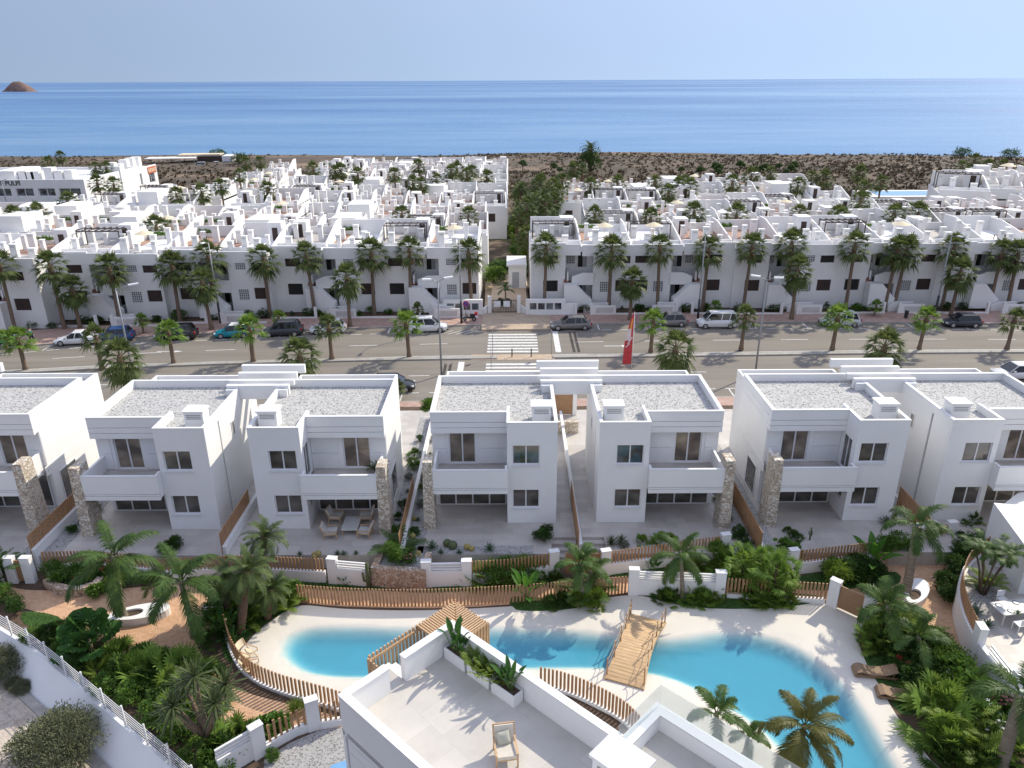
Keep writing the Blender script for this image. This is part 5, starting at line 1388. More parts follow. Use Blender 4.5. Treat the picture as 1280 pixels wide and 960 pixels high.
def director_chair(loc, rz, label):
    t = thing('beach_chair', loc, rz, label, 'chair', 'cream canvas chairs on the pool beach')
    m = MB()
    for y in (-.28, .28):
        m.bar((-.3, y, 0), (.35, y, .45), .03, .04); m.bar((.3, y, 0), (-.3, y, .48), .03, .04); m.bar((-.3, y, .48), (-.5, y, .95), .03, .04); m.bar((-.3, y, .62), (.32, y, .6), .05, .03); m.bar((.32, y, .43), (.32, y, .6), .03, .03)
    m.build('frame', 'woodlight', t)
    q = MB()
    for k in range(6):
        a, b = k/6, (k+1)/6; f = lambda u: (-.3+.63*u, .45-.09*math.sin(PI*u))
        q.poly([(f(a)[0], -.27, f(a)[1]), (f(b)[0], -.27, f(b)[1]), (f(b)[0], .27, f(b)[1]), (f(a)[0], .27, f(a)[1])])
    q.build('seat', 'canvas', t); q = MB()
    for k in range(5):
        y0, y1 = -.28+.112*k, -.28+.112*(k+1); g = lambda y: -.06*(1-(y/.28)**2)
        q.poly([(-.36+g(y0), y0, .6), (-.36+g(y1), y1, .6), (-.5+g(y1), y1, .95), (-.5+g(y0), y0, .95)])
    q.build('backrest', 'canvas', t)
director_chair(tuple(at(312, 824)), rad(-20), 'cream canvas chair on the beach beside the lawn, the farther one'); director_chair(tuple(at(316, 842)), rad(15), 'cream canvas chair on the beach against the slat fence, the nearer one')
def sun_lounger(loc, rz, label):
    t = thing('sun_lounger', loc, rz, label, 'sun lounger', 'woven loungers beside the pool')
    prof = [(-1.0, .10), (-.9, .28), (-.7, .36), (-.45, .27), (-.1, .22), (.3, .24)]; m = MB()
    def ribbon(m, pr, th):
        for (a, b), (c, d) in zip(pr, pr[1:]):
            q = [m.p(v) for v in ((a, -.33, b), (c, -.33, d), (c, .33, d), (a, .33, b), (a, -.33, b-th), (c, -.33, d-th), (c, .33, d-th), (a, .33, b-th))]
            for f in ((0, 1, 2, 3), (7, 6, 5, 4), (4, 5, 1, 0), (6, 7, 3, 2), (5, 6, 2, 1), (7, 4, 0, 3)): m.face([q[i] for i in f])
    ribbon(m, prof, .05); m.build('seat', 'rattan', t)
    m = MB(); ribbon(m, [(.32, .25), (.6, .36), (.95, .52)], .05); m.build('backrest', 'rattan', t)
    m = MB()
    for y in (-.3, .3):
        m.bar((-.96, y, .12), (.95, y, .1), .05, .1)
        for x in (-.8, .85): m.box(x-.03, x+.03, y-.03, y+.03, 0, .08)
    m.bar((.75, -.3, .12), (.75, -.3, .42), .03, .03); m.bar((.75, .3, .12), (.75, .3, .42), .03, .03)
    m.build('frame', 'rattan', t)
sun_lounger(tuple(at(1093, 843)), rad(-8), 'woven brown lounger beside the red flowering shrub, upper of two'); sun_lounger(tuple(at(1123, 871)), rad(-12), 'woven brown lounger in the sun at the pool edge, lower of two')
def armchair(loc, rz, label, cat='armchair', group='grey armchairs on the shaded patio', s=1., pillow=False, wood='woodlight', cloth='acunit'):
    t = thing('armchair', loc, rz, label, cat, group, s)
    m = MB()
    for y in (-.34, .34):
        m.bar((.36, y, 0), (.36, y, .55), .05, .05); m.bar((-.42, y, 0), (-.34, y, .4), .05, .05); m.bar((-.34, y, .4), (-.56, y, .95), .05, .05); m.bar((-.36, y, .57), (.4, y, .57), .06, .035); m.bar((-.36, y, .33), (.36, y, .36), .04, .06)
    m.bar((.36, -.34, .34), (.36, .34, .34), .04, .06); m.bar((-.37, -.34, .32), (-.37, .34, .32), .04, .06); m.bar((-.55, -.34, .93), (-.55, .34, .93), .04, .05)
    m.build('frame', wood, t)
    q = MB(); q.X = Matrix.Translation((.02, 0, .39)) @ Matrix.Rotation(rad(-4), 4, 'Y'); q.box(-.36, .36, -.31, .31, -.04, .08); q.X = None; q.build('seat_cushion', cloth, t)
    q = MB(); q.X = Matrix.Translation((-.41, 0, .68)) @ Matrix.Rotation(rad(-22), 4, 'Y'); q.box(-.04, .06, -.31, .31, -.27, .27); q.X = None; q.build('backrest', cloth, t)
    if pillow:
        q = MB(); q.sm = True; q.X = Matrix.Translation((-.24, -.04, .63)) @ Matrix.Rotation(rad(-30), 4, 'Y') @ Matrix.Rotation(rad(8), 4, 'X'); g = {}
        for i in range(9):
            for j in range(9):
                u, v = i/4-1, j/4-1; b_ = .09*(1-u**4)*(1-v**4)
                g[i, j, 0] = q.p((b_, .23*u*(1-.1*(1-v*v)), .23*v*(1-.1*(1-u*u)))); g[i, j, 1] = q.p((-b_, .23*u*(1-.1*(1-v*v)), .23*v*(1-.1*(1-u*u))))
        for i in range(8):
            for j in range(8): q.face((g[i, j, 0], g[i+1, j, 0], g[i+1, j+1, 0], g[i, j+1, 0])); q.face((g[i, j, 1], g[i, j+1, 1], g[i+1, j+1, 1], g[i+1, j, 1]))
        q.X = None; q.build('pillow', 'olivecloth', t)
    return t
M['olivecloth'] = simple('sage_cushion', (.45, .44, .36), .9, .08, 8)
for (x, y), r_, lb in (((414, 671), 5, 'grey armchair facing the low table, front left of the patio set'), ((421, 651), -8, 'grey armchair facing the low table, back left of the patio set'), ((457, 670), 172, 'grey armchair facing the low table, front right of the patio set'), ((458, 651), 185, 'grey armchair facing the low table, back right of the patio set')):
    armchair(tuple(at(x, y, .0)), rad(r_), lb)
t = thing('coffee_table', tuple(at(440, 661, 0)), 0, 'low grey table between the four armchairs on the shaded patio', 'table')
MB().box(-.5, .5, -.75, .75, .36, .42).build('tabletop', 'acunit', t)
for x in (-.42, .42):
    for y in (-.66, .66): MB().box(x-.03, x+.03, y-.03, y+.03, 0, .359).build('leg', 'woodlight', t)
# ------------------------------------------------------------------ foreground house with its roof terrace (turned 43 degrees)
FA = rad(-43.5)
def foreground():
    t = thing('foreground_house', (-2.07, 21.95, 0), FA, 'white foreground house with a large tiled roof terrace', 'villa')
    zf, zp = 6.42, 7.4
    b = MB()
    b.box(-.05, 16, -4.78, -.12, -1.2, zf-.02); b.box(7.3, 16, -.118, 2.0, -1.2, zf-.02)
    b.box(-.2, .06, -2.4, -.002, zf-.6, zp); b.box(-.2, .06, -4.9, -3.08, zf-.6, zp)            # left parapet with its gap
    b.box(.062, 7.35, -.25, .0, zf-.6, zp)                                                          # right parapet
    b.box(.062, 16, -4.9, -4.65, zf-.6, zp)
    # grooved face cladding
    for z0, z1 in ((-1.2, 5.2), (5.23, 5.62), (5.65, 6.0), (6.03, zf-.602)): b.box(.062, 16, -4.9, -4.782, z0, z1); b.box(-.2, -.052, -4.9, -.002, z0, z1); b.box(-.05, 7.29, -.116, 0, z0, z1)
    b.box(7.3, 16, 2.002, 2.12, -1.2, 7.02); b.box(7.3, 16, 1.75, 2.0, zf-.02, 7.0); b.box(7.3, 7.55, .0, 1.748, zf-.02, 7.0); b.box(7.18, 7.298, .002, 2.12, -1.2, 7.02)
    b.build('walls', 'white', t)
    c = MB(); c.box(-.22, .08, -2.42, .02, zp+.002, zp+.05); c.box(-.22, .08, -4.92, -3.06, zp+.002, zp+.05); c.box(.082, 7.37, -.27, .02, zp+.002, zp+.05); c.box(.082, 16, -4.92, -4.63, zp+.002, zp+.05)
    c.box(7.16, 16, 1.74, 2.14, 7.022, 7.06); c.box(7.16, 7.56, .022, 1.738, 7.022, 7.06)
    c.build('coping', 'cap', t)
    f = MB(); f.box(.062, 16, -4.648, -.252, zf-.018, zf); f.box(7.56, 16, -.25, 1.745, zf-.018, zf); f.box(-1.2, .06, -3.06, -2.42, zf-.3, zf-.001); f.build('terrace_floor', 'terrace', t)
    g = MB(); g.box(7.3, 7.32, -.2, 2.06, 7.062, 7.92); g.box(7.322, 16, 2.04, 2.06, 7.062, 7.92); g.build('glass_balustrade', 'clear', t)
    s_ = MB(); 
    for k in range(8): s_.box(-1.3, -.25, -2.42+.3*k, -2.42+.3*(k+1)-.002, zf-.5-.19*k, zf-.19*(k+1))
    s_.build('stairs', 'white', t)
    v = MB(); v.box(7.42, 8.75, -1.58, -.62, zf, 7.92); v.box(7.34, 8.83, -1.66, -.54, 7.922, 8.03); vv = v.build('chimney', 'white', t)
    l = MB()
    for k in range(4): l.box(7.6, 8.55, -1.6, -1.582, 7.3+.12*k, 7.36+.12*k)
    l.build('louvre', 'pole', vv)
    # timber stair screen round the corner
    p = thing('slatted_screen', (-2.07, 21.95, zf), FA, 'timber slatted screen wrapping the outside corner of the foreground roof', 'screen')
    m = MB(); ztop = .5
    n = 9
    for k in range(17):
        v_ = 1.12-.115*k*.95; ue = -.22 if v_ < 0 else -1.15*v_-.02
        if v_ > -.68: m.box(-1.4, min(ue, -.22 if v_ < .2 else ue), v_-.033, v_+.033, ztop-.09, ztop)
    for k in range(16):
        u_ = .36-.11*k; v0 = .02 if u_ > 0 else -u_*.87+.02
        if v0 < 1.1: m.box(u_-.033, u_+.033, v0, 1.2, ztop-.09, ztop)
    m.build('canopy_slats', 'woodlight', p)
    m = MB()
    for k in range(26): v_ = 1.15-.165*k; (m.box(-1.47, -1.402, v_-.04, v_+.04, -2.6, ztop) if v_ > -2.95 else None)
    for k in range(4): m.box(-1.36+.16*k, -1.28+.16*k, -2.98, -2.915, -2.6, ztop)
    for k in range(11): m.box(-1.3+.165*k, -1.22+.165*k, 1.202, 1.27, -2.6, ztop)
    for k in range(8): m.box(.365, .43, .06+.155*k, .14+.155*k, -2.6, ztop)
    m.build('upright_slats', 'woodlight', p)
    m = MB(); m.bar((-1.36, 1.16, ztop-.15), (-.1, .06, ztop-.15), .05, .1); m.bar((-1.38, -2.9, ztop-.2), (-1.38, 1.15, ztop-.2), .05, .1); m.bar((-1.36, 1.15, ztop-.2), (.36, 1.15, ztop-.2), .05, .1); m.build('rail', 'woodlight', p)
    fm = Matrix.Translation((-2.07, 21.95, 0)) @ Matrix.Rotation(FA, 4, 'Z')
    for k, (u, kinds, lb) in enumerate(((.68, 'banana', 'white trough planter in the corner of the roof terrace'), (1.86, 'areca', 'white trough planter in the middle of the roof row'), (3.04, 'strelitzia', 'white trough planter nearest the lounge chair'))):
        q = thing('planter', fm @ Vector((u, -.52, zf)), FA, lb, 'planter', 'white planters on the roof terrace')
        MB().box(-.53, .53, -.22, -.19, 0, .48).box(-.53, .53, .19, .22, 0, .48).box(-.53, -.5, -.188, .188, 0, .48).box(.5, .53, -.188, .188, 0, .48).build('trough', 'metalwhite', q); MB().box(-.498, .498, -.186, .186, .02, .4).build('soil', 'soil', q)
    z = zf+.4
    P = lambda u, v: fm @ Vector((u, v, z))
    plant('upright_strelitzia', P(.5, -.5), 'upright glossy strelitzia in the corner planter of the roof terrace', .95); plant('upright_strelitzia', P(.85, -.52), 'smaller strelitzia beside the corner one in the roof planter', .6)
    for u, s2 in ((1.5, .8), (1.8, .95), (2.15, .9), (2.6, .8)): plant('small_areca', P(u, -.5), 'feathery bright green palm tuft in the roof planters', s2*1.05, group='palm tufts in the roof planters')
    plant('upright_strelitzia', P(3.2, -.5), 'upright strelitzia in the planter nearest the lounge chair', .8); plant('upright_strelitzia', P(2.85, -.5), 'low strelitzia at the back of the nearest planter', .5)
    armchair(fm @ Vector((4.75, -2.35, zf)), rad(-82), 'wooden lounge chair with sage pillow on the sunny roof terrace', 'chair', None, .95, True, 'woodlight', 'cushion')
foreground()
# ------------------------------------------------------------------ right hand terrace with round wall
def right_terrace():
    base = [(1285, 915), (1262, 890), (1235, 855), (1210, 818), (1197, 785), (1194, 757), (1204, 730), (1228, 710)]
    w = at2(base); c = w[3]; t = thing('round_wall', (*c, GZ), 0, 'round white wall with timber slats round the dining terrace', 'wall')
    rel = [(p[0]-c[0], p[1]-c[1]) for p in w]; pth = smooth_path(rel, .4)
    MB().strip(pth, .25, -.1, 1.35).build('wall', 'white', t)
    i0 = next(k for k, p in enumerate(pth) if p[1] > rel[3][1]-.1)
    m = MB(); slats(m, pth[i0:], .19, .1, .05, 1.353, 2.2, False); m.build('slat_fence', 'wood', t)
    m = MB()
    for k in range(3): m.strip(pth[3:i0-2], .08, 1.42+.2*k, 1.5+.2*k)
    m.build('slats', 'metalwhite', t)
    for k in (i0-1, 2):
        d = Vector(pth[k+1])-Vector(pth[k]); pillar(t, pth[k], math.atan2(d.y, d.x), .6, .36, -.1, 2.15)
    z = .3
    poly = offsets(pth, .13); inn = [(p[0]+c[0], p[1]+c[1]) for p in (poly[1] if inside((rel[3][0]+.2, rel[3][1]), poly[1]+[(8, 0)]) else poly[1])]
    V, F = cdt([inn+[(40, inn[-1][1]), (40, inn[0][1])]]); mb = MB()
    for p in V: mb.p((p[0], p[1], z))
    for f in F: mb.face(f)
    struct(mb.build('dining_terrace', 'patio'), 'raised tiled dining terrace at the right edge', 'terrace')
    sheet('gravel_bed', at2([(1206, 750), (1215, 735), (1240, 722), (1248, 745), (1236, 770), (1222, 778), (1210, 768)], z), z+.004, 'gravelgrey', 'grey gravel bed inside the round white wall', 'gravel', False, False)
    p = at(1258, 774, z); q = thing('dining_table', p, rad(10), 'grey outdoor table laid with round plates at the right edge', 'table')
    MB().box(-.75, 1.2, -.5, .5, .7, .75).build('tabletop', 'acunit', q)
    for x in (-.65, 1.1):
        for y in (-.42, .42): MB().box(x-.03, x+.03, y-.03, y+.03, 0, .699).build('leg', 'acunit', q)
    for k, (x, y) in enumerate(((-.45, .22), (-.2, -.28), (.55, .25), (.75, -.28))):
        o = q.matrix_basis if False else Matrix.Translation(p) @ Matrix.Rotation(rad(10), 4, 'Z'); d = o @ Vector((x, y, .752))
        pl = MB().lathe([(0, .0), (.12, .0), (.165, .012), (.165, .016), (.11, .01)], (0, 0, 0), 20).build('plate', 'plate'); pl.location = d
        tag(pl, 'dark rimmed plate on the grey dining table', 'plate', 'plates on the dining table'); MB().lathe([(.112, .012), (.0, .012)], (0, 0, 0), 20).build('plate_centre', 'porcelain', pl)
    for k, (x, y, r_) in enumerate(((-.1, -.85, 90), (.7, -.85, 90), (.5, .9, -90))):
        o = Matrix.Translation(p) @ Matrix.Rotation(rad(10), 4, 'Z'); d = o @ Vector((x, y, 0))
        ch = thing('dining_chair', d, rad(10+r_), ('white chair on the near side of the dining table', 'white chair at the near right corner of the dining table', 'white chair on the far side of the dining table')[k], 'chair', 'white dining chairs')
        MB().box(-.22, .22, -.23, .23, .42, .46).build('seat', 'metalwhite', ch); MB().box(-.25, -.221, -.22, .22, .5, .85).build('backrest', 'metalwhite', ch)
        for a in (-.19, .19):
            for b in (-.2, .2): MB().box(a-.02, a+.02, b-.02, b+.02, 0, .419).build('leg', 'metalwhite', ch)
    d = at(1272, 742, z); v = thing('house_corner', d, rad(-12), 'white house corner behind the dining table at the right edge', 'house')
    MB().box(0, 6, 0, 5, -1, 2.6).box(6.002, 12, -9, 2.5, -1, 11).build('walls', 'white', v)
    g = gwall('white louvred garden wall at the right edge below the parasol', [(1240, 712), (1290, 716)], 'louvre', (True, False), z=.0, h=.3)
    p = at(1296, 677, 0); u = thing('parasol', p, rad(38), 'square white parasol over the patio at the right edge', 'parasol')
    MB().tube([(0, 0, 0), (0, 0, 2.75)], .03, 8).build('pole', 'metalwhite', u)
    m = MB(); ap = m.p((0, 0, 2.85)); r_ = 1.75; cs = [m.p((x*r_, y*r_, 2.3)) for x, y in ((-1, -1), (1, -1), (1, 1), (-1, 1))]; c2 = [m.p((x*r_, y*r_, 2.12)) for x, y in ((-1, -1), (1, -1), (1, 1), (-1, 1))]
    for k in range(4): m.face((cs[k], cs[(k+1) % 4], ap)); m.face((c2[k], c2[(k+1) % 4], cs[(k+1) % 4], cs[k]))
    m.build('canopy', 'canvaswhite', u); MB().box(-.3, .3, -.3, .3, 0, .08).build('base', 'acunit', u)
right_terrace()
# ------------------------------------------------------------------ street furniture
def lamp(base, h, label, arm=1.5, two=False, dark=False, az=-PI/2, group='street lamps'):
    t = thing('street_lamp', base, 0, label, 'street lamp', group)
    if dark: MB().tube([(0, 0, 0), (0, 0, 2.6)], [.14, .13], 10).build('base', 'poledark', t)
    MB().tube([(0, 0, 0), (0, 0, h*.5), (0, 0, h)], [.1, .085, .06], 8).build('pole', 'pole', t)
    for a in ((az, az+PI) if two else (az,)):
        d = Vector((math.cos(a), math.sin(a), 0)); e = Vector((0, 0, h))+d*arm+Vector((0, 0, .25))
        m = MB().tube([(0, 0, h-.05), e], .035, 6).build('arm', 'pole', t)
        MB().bar(e-d*.1, e+d*.75+Vector((0, 0, .06)), .28, .12).build('lamp_head', 'metalwhite', m)
def on(px, py, z=GZ+.13): return tuple(at(px, py, z))
lamp(on(168, 476, GZ), 9.0, 'tall grey street lamp on the near side, behind the left villas', 1.2, False, False, rad(25))
lamp(on(552, 469, GZ), 9.3, 'tall grey street lamp on the near side, above the middle villas', .7, True, False, rad(20))
lamp(on(944, 467, GZ), 9.3, 'tall grey street lamp on the near side, above the right villas', .7, True, False, rad(160))
for (x, y), h, lb in (((276, 404), 9.5, 'dark based street lamp on the far pavement above the teal car'), ((577, 404), 10., 'dark based street lamp on the far pavement beside the no parking sign'), ((872, 401), 10., 'dark based street lamp on the far pavement behind the white van'), ((1168, 396), 9.6, 'dark based street lamp on the far pavement left of the dark grey car')):
    lamp(on(x, y), h, lb, 1.3, False, True, -PI/2)
for k, (x, y) in enumerate(((13, 273), (41, 263))): lamp(tuple(at(x, y, -2.)), 8, 'thin white lamp post before the shopping building, '+('farther left', 'farther right')[k], .8, False, False, 0)
def sign():
    t = thing('road_sign', on(583, 404), 0, 'round blue and red no parking sign on a thin grey post', 'sign')
    MB().tube([(0, 0, 0), (0, 0, 2.6)], .035, 7).build('post', 'pole', t)
    d = MB().tube([(0, -.04, 2.35), (0, -.07, 2.35)], .36, 20).build('disc', 'signred', t); MB().tube([(0, -.071, 2.35), (0, -.08, 2.35)], .28, 20).build('face', 'signblue', d)
    MB().bar((-.2, -.085, 2.15), (.2, -.085, 2.55), .01, .07).build('red_bar', 'signred', d)
    for (x, y), h, lb in (((616, 446), 2.7, 'thin post left of the zebra crossing on the median'), ((689, 444), 2.7, 'thin post right of the zebra crossing on the median'), ((614, 462), 2.2, 'thin post at the near side of the zebra crossing')):
        p = thing('sign_post', on(x, y, GZ+.1), 0, lb, 'post', 'thin posts at the crossing'); MB().tube([(0, 0, 0), (0, 0, h)], .03, 7).build('post', 'pole', p); MB().box(-.02, .02, -.26, .26, h-.5, h).build('panel', 'pole', p)
    for k, x in enumerate((640, 664)):
        p = MB().tube([(0, 0, 0), (0, 0, .85), (0, 0, .9)], [.06, .06, .03], 8).build('bollard', 'poledark'); p.location = on(x, 446, GZ+.03); tag(p, f'short black bollard on the crossing refuge, {("left", "right")[k]} one', 'bollard', 'crossing bollards')
    t = thing('feather_flag', on(789, 462, GZ), 0, 'tall red and yellow feather flag by the median', 'flag')
    MB().tube([(0, 0, 0), (.05, 0, 3), (0, 0, 5.9)], .03, 6).build('pole', 'metalwhite', t)
    out = [(-.05, 5.9), (-.3, 5.2), (-.55, 4.2), (-.78, 3.0), (-.85, 2.0), (-.9, .55)]
    m = MB(); m.mi = 0
    for (x0, z0), (x1, z1) in zip(out, out[1:]):
        for mi, (a, b) in enumerate(((0, .3), (.3, .62), (.62, 1.))):
            m.mi = 1 if (3.9 < (z0+z1)/2 < 5.3 and mi == 1) else (2 if (2.9 < (z0+z1)/2 < 3.9 and mi != 0) else 0)
            f = lambda x, u, z: (-.03+(x+.03)*u, .06*math.sin(z*2+u*2), z)
            m.poly([f(x0, a, z0), f(x1, a, z1), f(x1, b, z1), f(x0, b, z0)])
    m.mi = 2; m.bar((-.5, -.1, 2.7), (-.12, -.1, 3.4), .02, .12); m.bar((-.7, -.1, 2.35), (-.3, -.1, 2.75), .02, .08)
    m.build('flag_cloth', ['flagred', 'flagyellow', 'flagwhite'], t)
    t = thing('litter_bin', on(1132, 398), 0, 'dark litter bin on the pink pavement at the right', 'bin'); MB().lathe([(.2, .0), (.24, .75), (.26, .8), (.2, .85), (.02, .86)], (0, 0, .1), 12).build('body', 'poledark', t); MB().box(-.05, .05, -.05, .05, 0, .1).build('foot', 'poledark', t)
    t = thing('moped', on(587, 401), rad(170), 'dark moped parked beside the no parking sign', 'moped')
    for x in (-.55, .55):
        w = MB().tube([(x, -.06, .25), (x, .06, .25)], .25, 14).build('wheel', 'tyre', t); MB().tube([(x, -.065, .25), (x, .065, .25)], .12, 10).build('rim', 'rim', w)
    m = MB(); m.sidex if 0 else None; m.side([(-.65, .4), (.1, .3), (.35, .35), (.5, .95), (.42, .98), (.2, .5), (-.05, .5), (-.15, .78), (-.7, .75)], -.14, .14); m.build('body', 'poledark', t)
    MB().box(-.7, -.1, -.13, .13, .76, .86).build('seat', 'plastic', t); MB().bar((.42, -.32, 1.05), (.42, .32, 1.05), .03, .03).build('handlebar', 'pole', t); MB().box(-.95, -.65, -.17, .17, .8, 1.1).build('top_box', 'signred', t)
sign()
# ------------------------------------------------------------------ vehicles
def car(kind, colour, loc, rz, label, roofmat=None):
    t = thing({'van': 'parked_van'}.get(kind, 'parked_car'), loc, rz, label, 'van' if kind == 'van' else 'car', 'cars parked along the street')
    L_, W, H_ = {'suv': (4.4, 1.84, 1.66), 'hatch': (4.05, 1.75, 1.5), 'wagon': (4.65, 1.8, 1.47), 'van': (4.4, 1.82, 1.82), 'sedan': (4.4, 1.74, 1.42)}[kind]
    pm = colour; f = -L_/2                                             # front at -x
    belt = H_*.6; nose = H_*.47
    low = [(f, .3, .34*H_, .70), (f+.12, .22, nose*.86, .88), (f+.5, .2, nose, .97), (f+1.15, .2, belt-.04, 1.), (0, .2, belt, 1.), (L_/2-.7, .2, belt+.02, 1.), (L_/2-.2, .24, belt-.02, .96), (L_/2, .34, belt*.8, .86)]
    m = MB(); m.sm = True; rings = []
    for x, z0, z1, k in low:
        w = W/2*k; rings.append([m.p((x, y, z)) for y, z in ((-w*.9, z0), (-w, z0+.12), (-w*1., z0+(z1-z0)*.6), (-w*.93, z1-.05), (-w*.8, z1), (0, z1+.025), (w*.8, z1), (w*.93, z1-.05), (w, z0+(z1-z0)*.6), (w, z0+.12), (w*.9, z0))])
    for a, b in zip(rings, rings[1:]):
        for j in range(10): m.face((a[j], b[j], b[j+1], a[j+1]))
        m.face((a[0], a[10], b[10], b[0]))
    m.face(rings[0]); m.face(rings[-1][::-1])
    m.build('body', pm, t)
    ws, we = {'suv': (.95, .35), 'hatch': (.95, .3), 'wagon': (1.2, .4), 'van': (.75, .12), 'sedan': (1.15, 1.05)}[kind]
    rs, re = {'suv': (1.65, .6), 'hatch': (1.7, .65), 'wagon': (1.95, .85), 'van': (1.35, .22), 'sedan': (1.95, 1.45)}[kind]
    xb0, xb1, xt0, xt1 = f+ws, L_/2-we, f+rs, L_/2-re; wb, wt = W/2*.93, W/2*.74; zb, zt = belt-.03, H_
    g = MB(); q = lambda x, y, z: g.p((x, y, z))
    B_ = [q(xb0, -wb, zb), q(xb1, -wb, zb), q(xb1, wb, zb), q(xb0, wb, zb)]; T_ = [q(xt0, -wt, zt-.06), q(xt1, -wt, zt-.06), q(xt1, wt, zt-.06), q(xt0, wt, zt-.06)]
    for k in range(4): g.face((B_[k], B_[(k+1) % 4], T_[(k+1) % 4], T_[k]))
    g.face(T_); g.build('windows', 'carglass', t)
    r_ = MB(); r_.sm = False
    lerp = lambda a, b, u: a+(b-a)*u
    r_.poly([(xt0, -wt, zt-.055), (xt1, -wt, zt-.055), (xt1, wt, zt-.055), (xt0, wt, zt-.055)])
    r_.poly([(xt0+.1, -wt*.85, zt), (xt1-.1, -wt*.85, zt), (xt1-.1, wt*.85, zt), (xt0+.1, wt*.85, zt)])
    for a, b in (((xt0, -wt), (xt1, -wt)), ((xt1, -wt), (xt1, wt)), ((xt1, wt), (xt0, wt)), ((xt0, wt), (xt0, -wt))):
        s_ = lambda p: (p[0]+(.1 if p[0] == xt0 else -.1), p[1]*.85, zt)
        r_.poly([(*a, zt-.055), (*b, zt-.055), s_(b), s_(a)])
    rf = r_.build('roof', roofmat or pm, t)
    p = MB()
    for s_ in (-1, 1):
        for ub, ut, w in ((0, 0, .07), (.5, .47, .09), (1, 1, .13)) + (((.76, .8, .09),) if kind in ('wagon', 'suv', 'van') else ()):
            x0, x1 = lerp(xb0, xb1, ub), lerp(xt0, xt1, ut); o = .014
            a, b = (x0, s_*(wb+o), zb), (x1, s_*(wt+o), zt-.05); p.bar(a, b, w, .03, (1, 0, 0) if False else (0, s_, .3))
    if kind == 'van': p.poly([(lerp(xb0, xb1, .55), -(wb+.012), zb), (xb1, -(wb+.012), zb), (xt1, -(wt+.012), zt-.06), (lerp(xt0, xt1, .55), -(wt+.012), zt-.06)]) if False else None
    p.build('pillars', pm, t)
    for x in (f+.78, L_/2-.8):
        for s_ in (-1, 1):
            w = MB().tube([(x, s_*(W/2-.2), .32), (x, s_*(W/2+.005), .32)], .32, 18).build('wheel', 'tyre', t); MB().tube([(x, s_*(W/2+.006), .32), (x, s_*(W/2+.014), .32)], .2, 12).build('rim', 'rim', w)
    for s_ in (-1, 1):
        MB().box(f+.03, f+.3, s_*W*.27, s_*W*.43, nose*.70, nose*.86).build('headlight', 'lampclear', t)
        MB().box(L_/2-.16, L_/2+.01, s_*W*.33, s_*W*.44, belt*.68, belt*.93).build('tail_light', 'lampred', t)
        MB().box(xb0+.25, xb0+.42, s_*(W/2), s_*(W/2+.17), belt, belt+.15).build('mirror', pm, t)
    MB().box(f-.03, f+.1, -W*.36, W*.36, .24, .42).build('bumper', 'plastic', t)
    MB().box(L_/2-.1, L_/2+.03, -W*.36, W*.36, .26, .45).build('bumper', 'plastic', t)
    MB().box(f-.04, f-.031, -.26, .26, .42, .52).build('number_plate', 'notice', t)
    if kind in ('suv', 'wagon', 'van'):
        m = MB()
        for s_ in (-1, 1): m.bar((xt0+.25, s_*wt*.9, zt+.03), (xt1-.2, s_*wt*.9, zt+.03), .03, .03)
        m.build('roof_rails', 'pole', rf)
    return t
PW, PBk, PT, PG, PS, PD, PGr, PB2, PR = [paint(n, c) for n, c in (('white_car_paint', (.72, .72, .72)), ('black_car_paint', (.012, .013, .016)), ('teal_car_paint', (.0, .24, .30)), ('grey_car_paint', (.19, .18, .17)), ('silver_car_paint', (.48, .49, .5)), ('anthracite_paint', (.04, .045, .055)), ('green_car_paint', (.03, .22, .04)), ('blue_car_paint', (.02, .07, .2)), ('red_car_paint', (.2, .01, .015)))]
def park(kind, col, cx, by, label, roofm=None, z=GZ, flip=False):
    p = at(cx, by, z); d = Vector((1, (med(p.x+2)-med(p.x-2))/4 if p.y < 78 else (fark(p.x+2)-fark(p.x-2))/4)); a = math.atan2(d.y, d.x)
    return car(kind, col, (p.x, p.y+.75, z), a+(PI if flip else 0), label, roofm)
park('hatch', PGr, -12, 436, 'bright green car cut by the left edge'); park('sedan', PW, 93, 432, 'white saloon car behind the left median palms'); park('hatch', PB2, 140, 428, 'dark blue car hidden behind the street palms at the left')
park('suv', PBk, 218, 426, 'black car parked left of the teal one'); park('hatch', PT, 290, 423, 'teal hatchback with a white roof', PW); park('suv', PD, 352, 421, 'dark off-roader with roof rails right of the teal car'); park('hatch', PW, 409, 418, 'small white hatchback behind a median palm')
park('suv', PW, 534, 416, 'white crossover beside the lamp post', flip=True); park('wagon', PG, 714, 413, 'grey estate car at the right of the zebra crossing'); park('hatch', PG, 838, 409, 'dark grey car behind the median palm')
park('van', PW, 897, 411, 'white small van with black side trim'); park('suv', PS, 1052, 409, 'silver crossover behind a median palm'); park('hatch', PD, 1205, 410, 'anthracite car near the right edge')
park('hatch', PBk, 490, 491, 'black car behind the roof of the left villas', flip=True); park('hatch', PW, 1274, 476, 'white car at the right edge on the near side'); park('sedan', PR, -6, 272, 'dark red car before the shopping building', z=-1.9)
for k, (x, y) in enumerate(((268, 207), (281, 207))): park(('hatch', 'wagon')[k], (PW, PB2)[k], x, y, ('pale car parked by the beach bar', 'dark blue car parked by the beach bar')[k], z=-4.4)
park('van', PW, 249, 209, 'white van parked before the beach bar', z=-4.3)
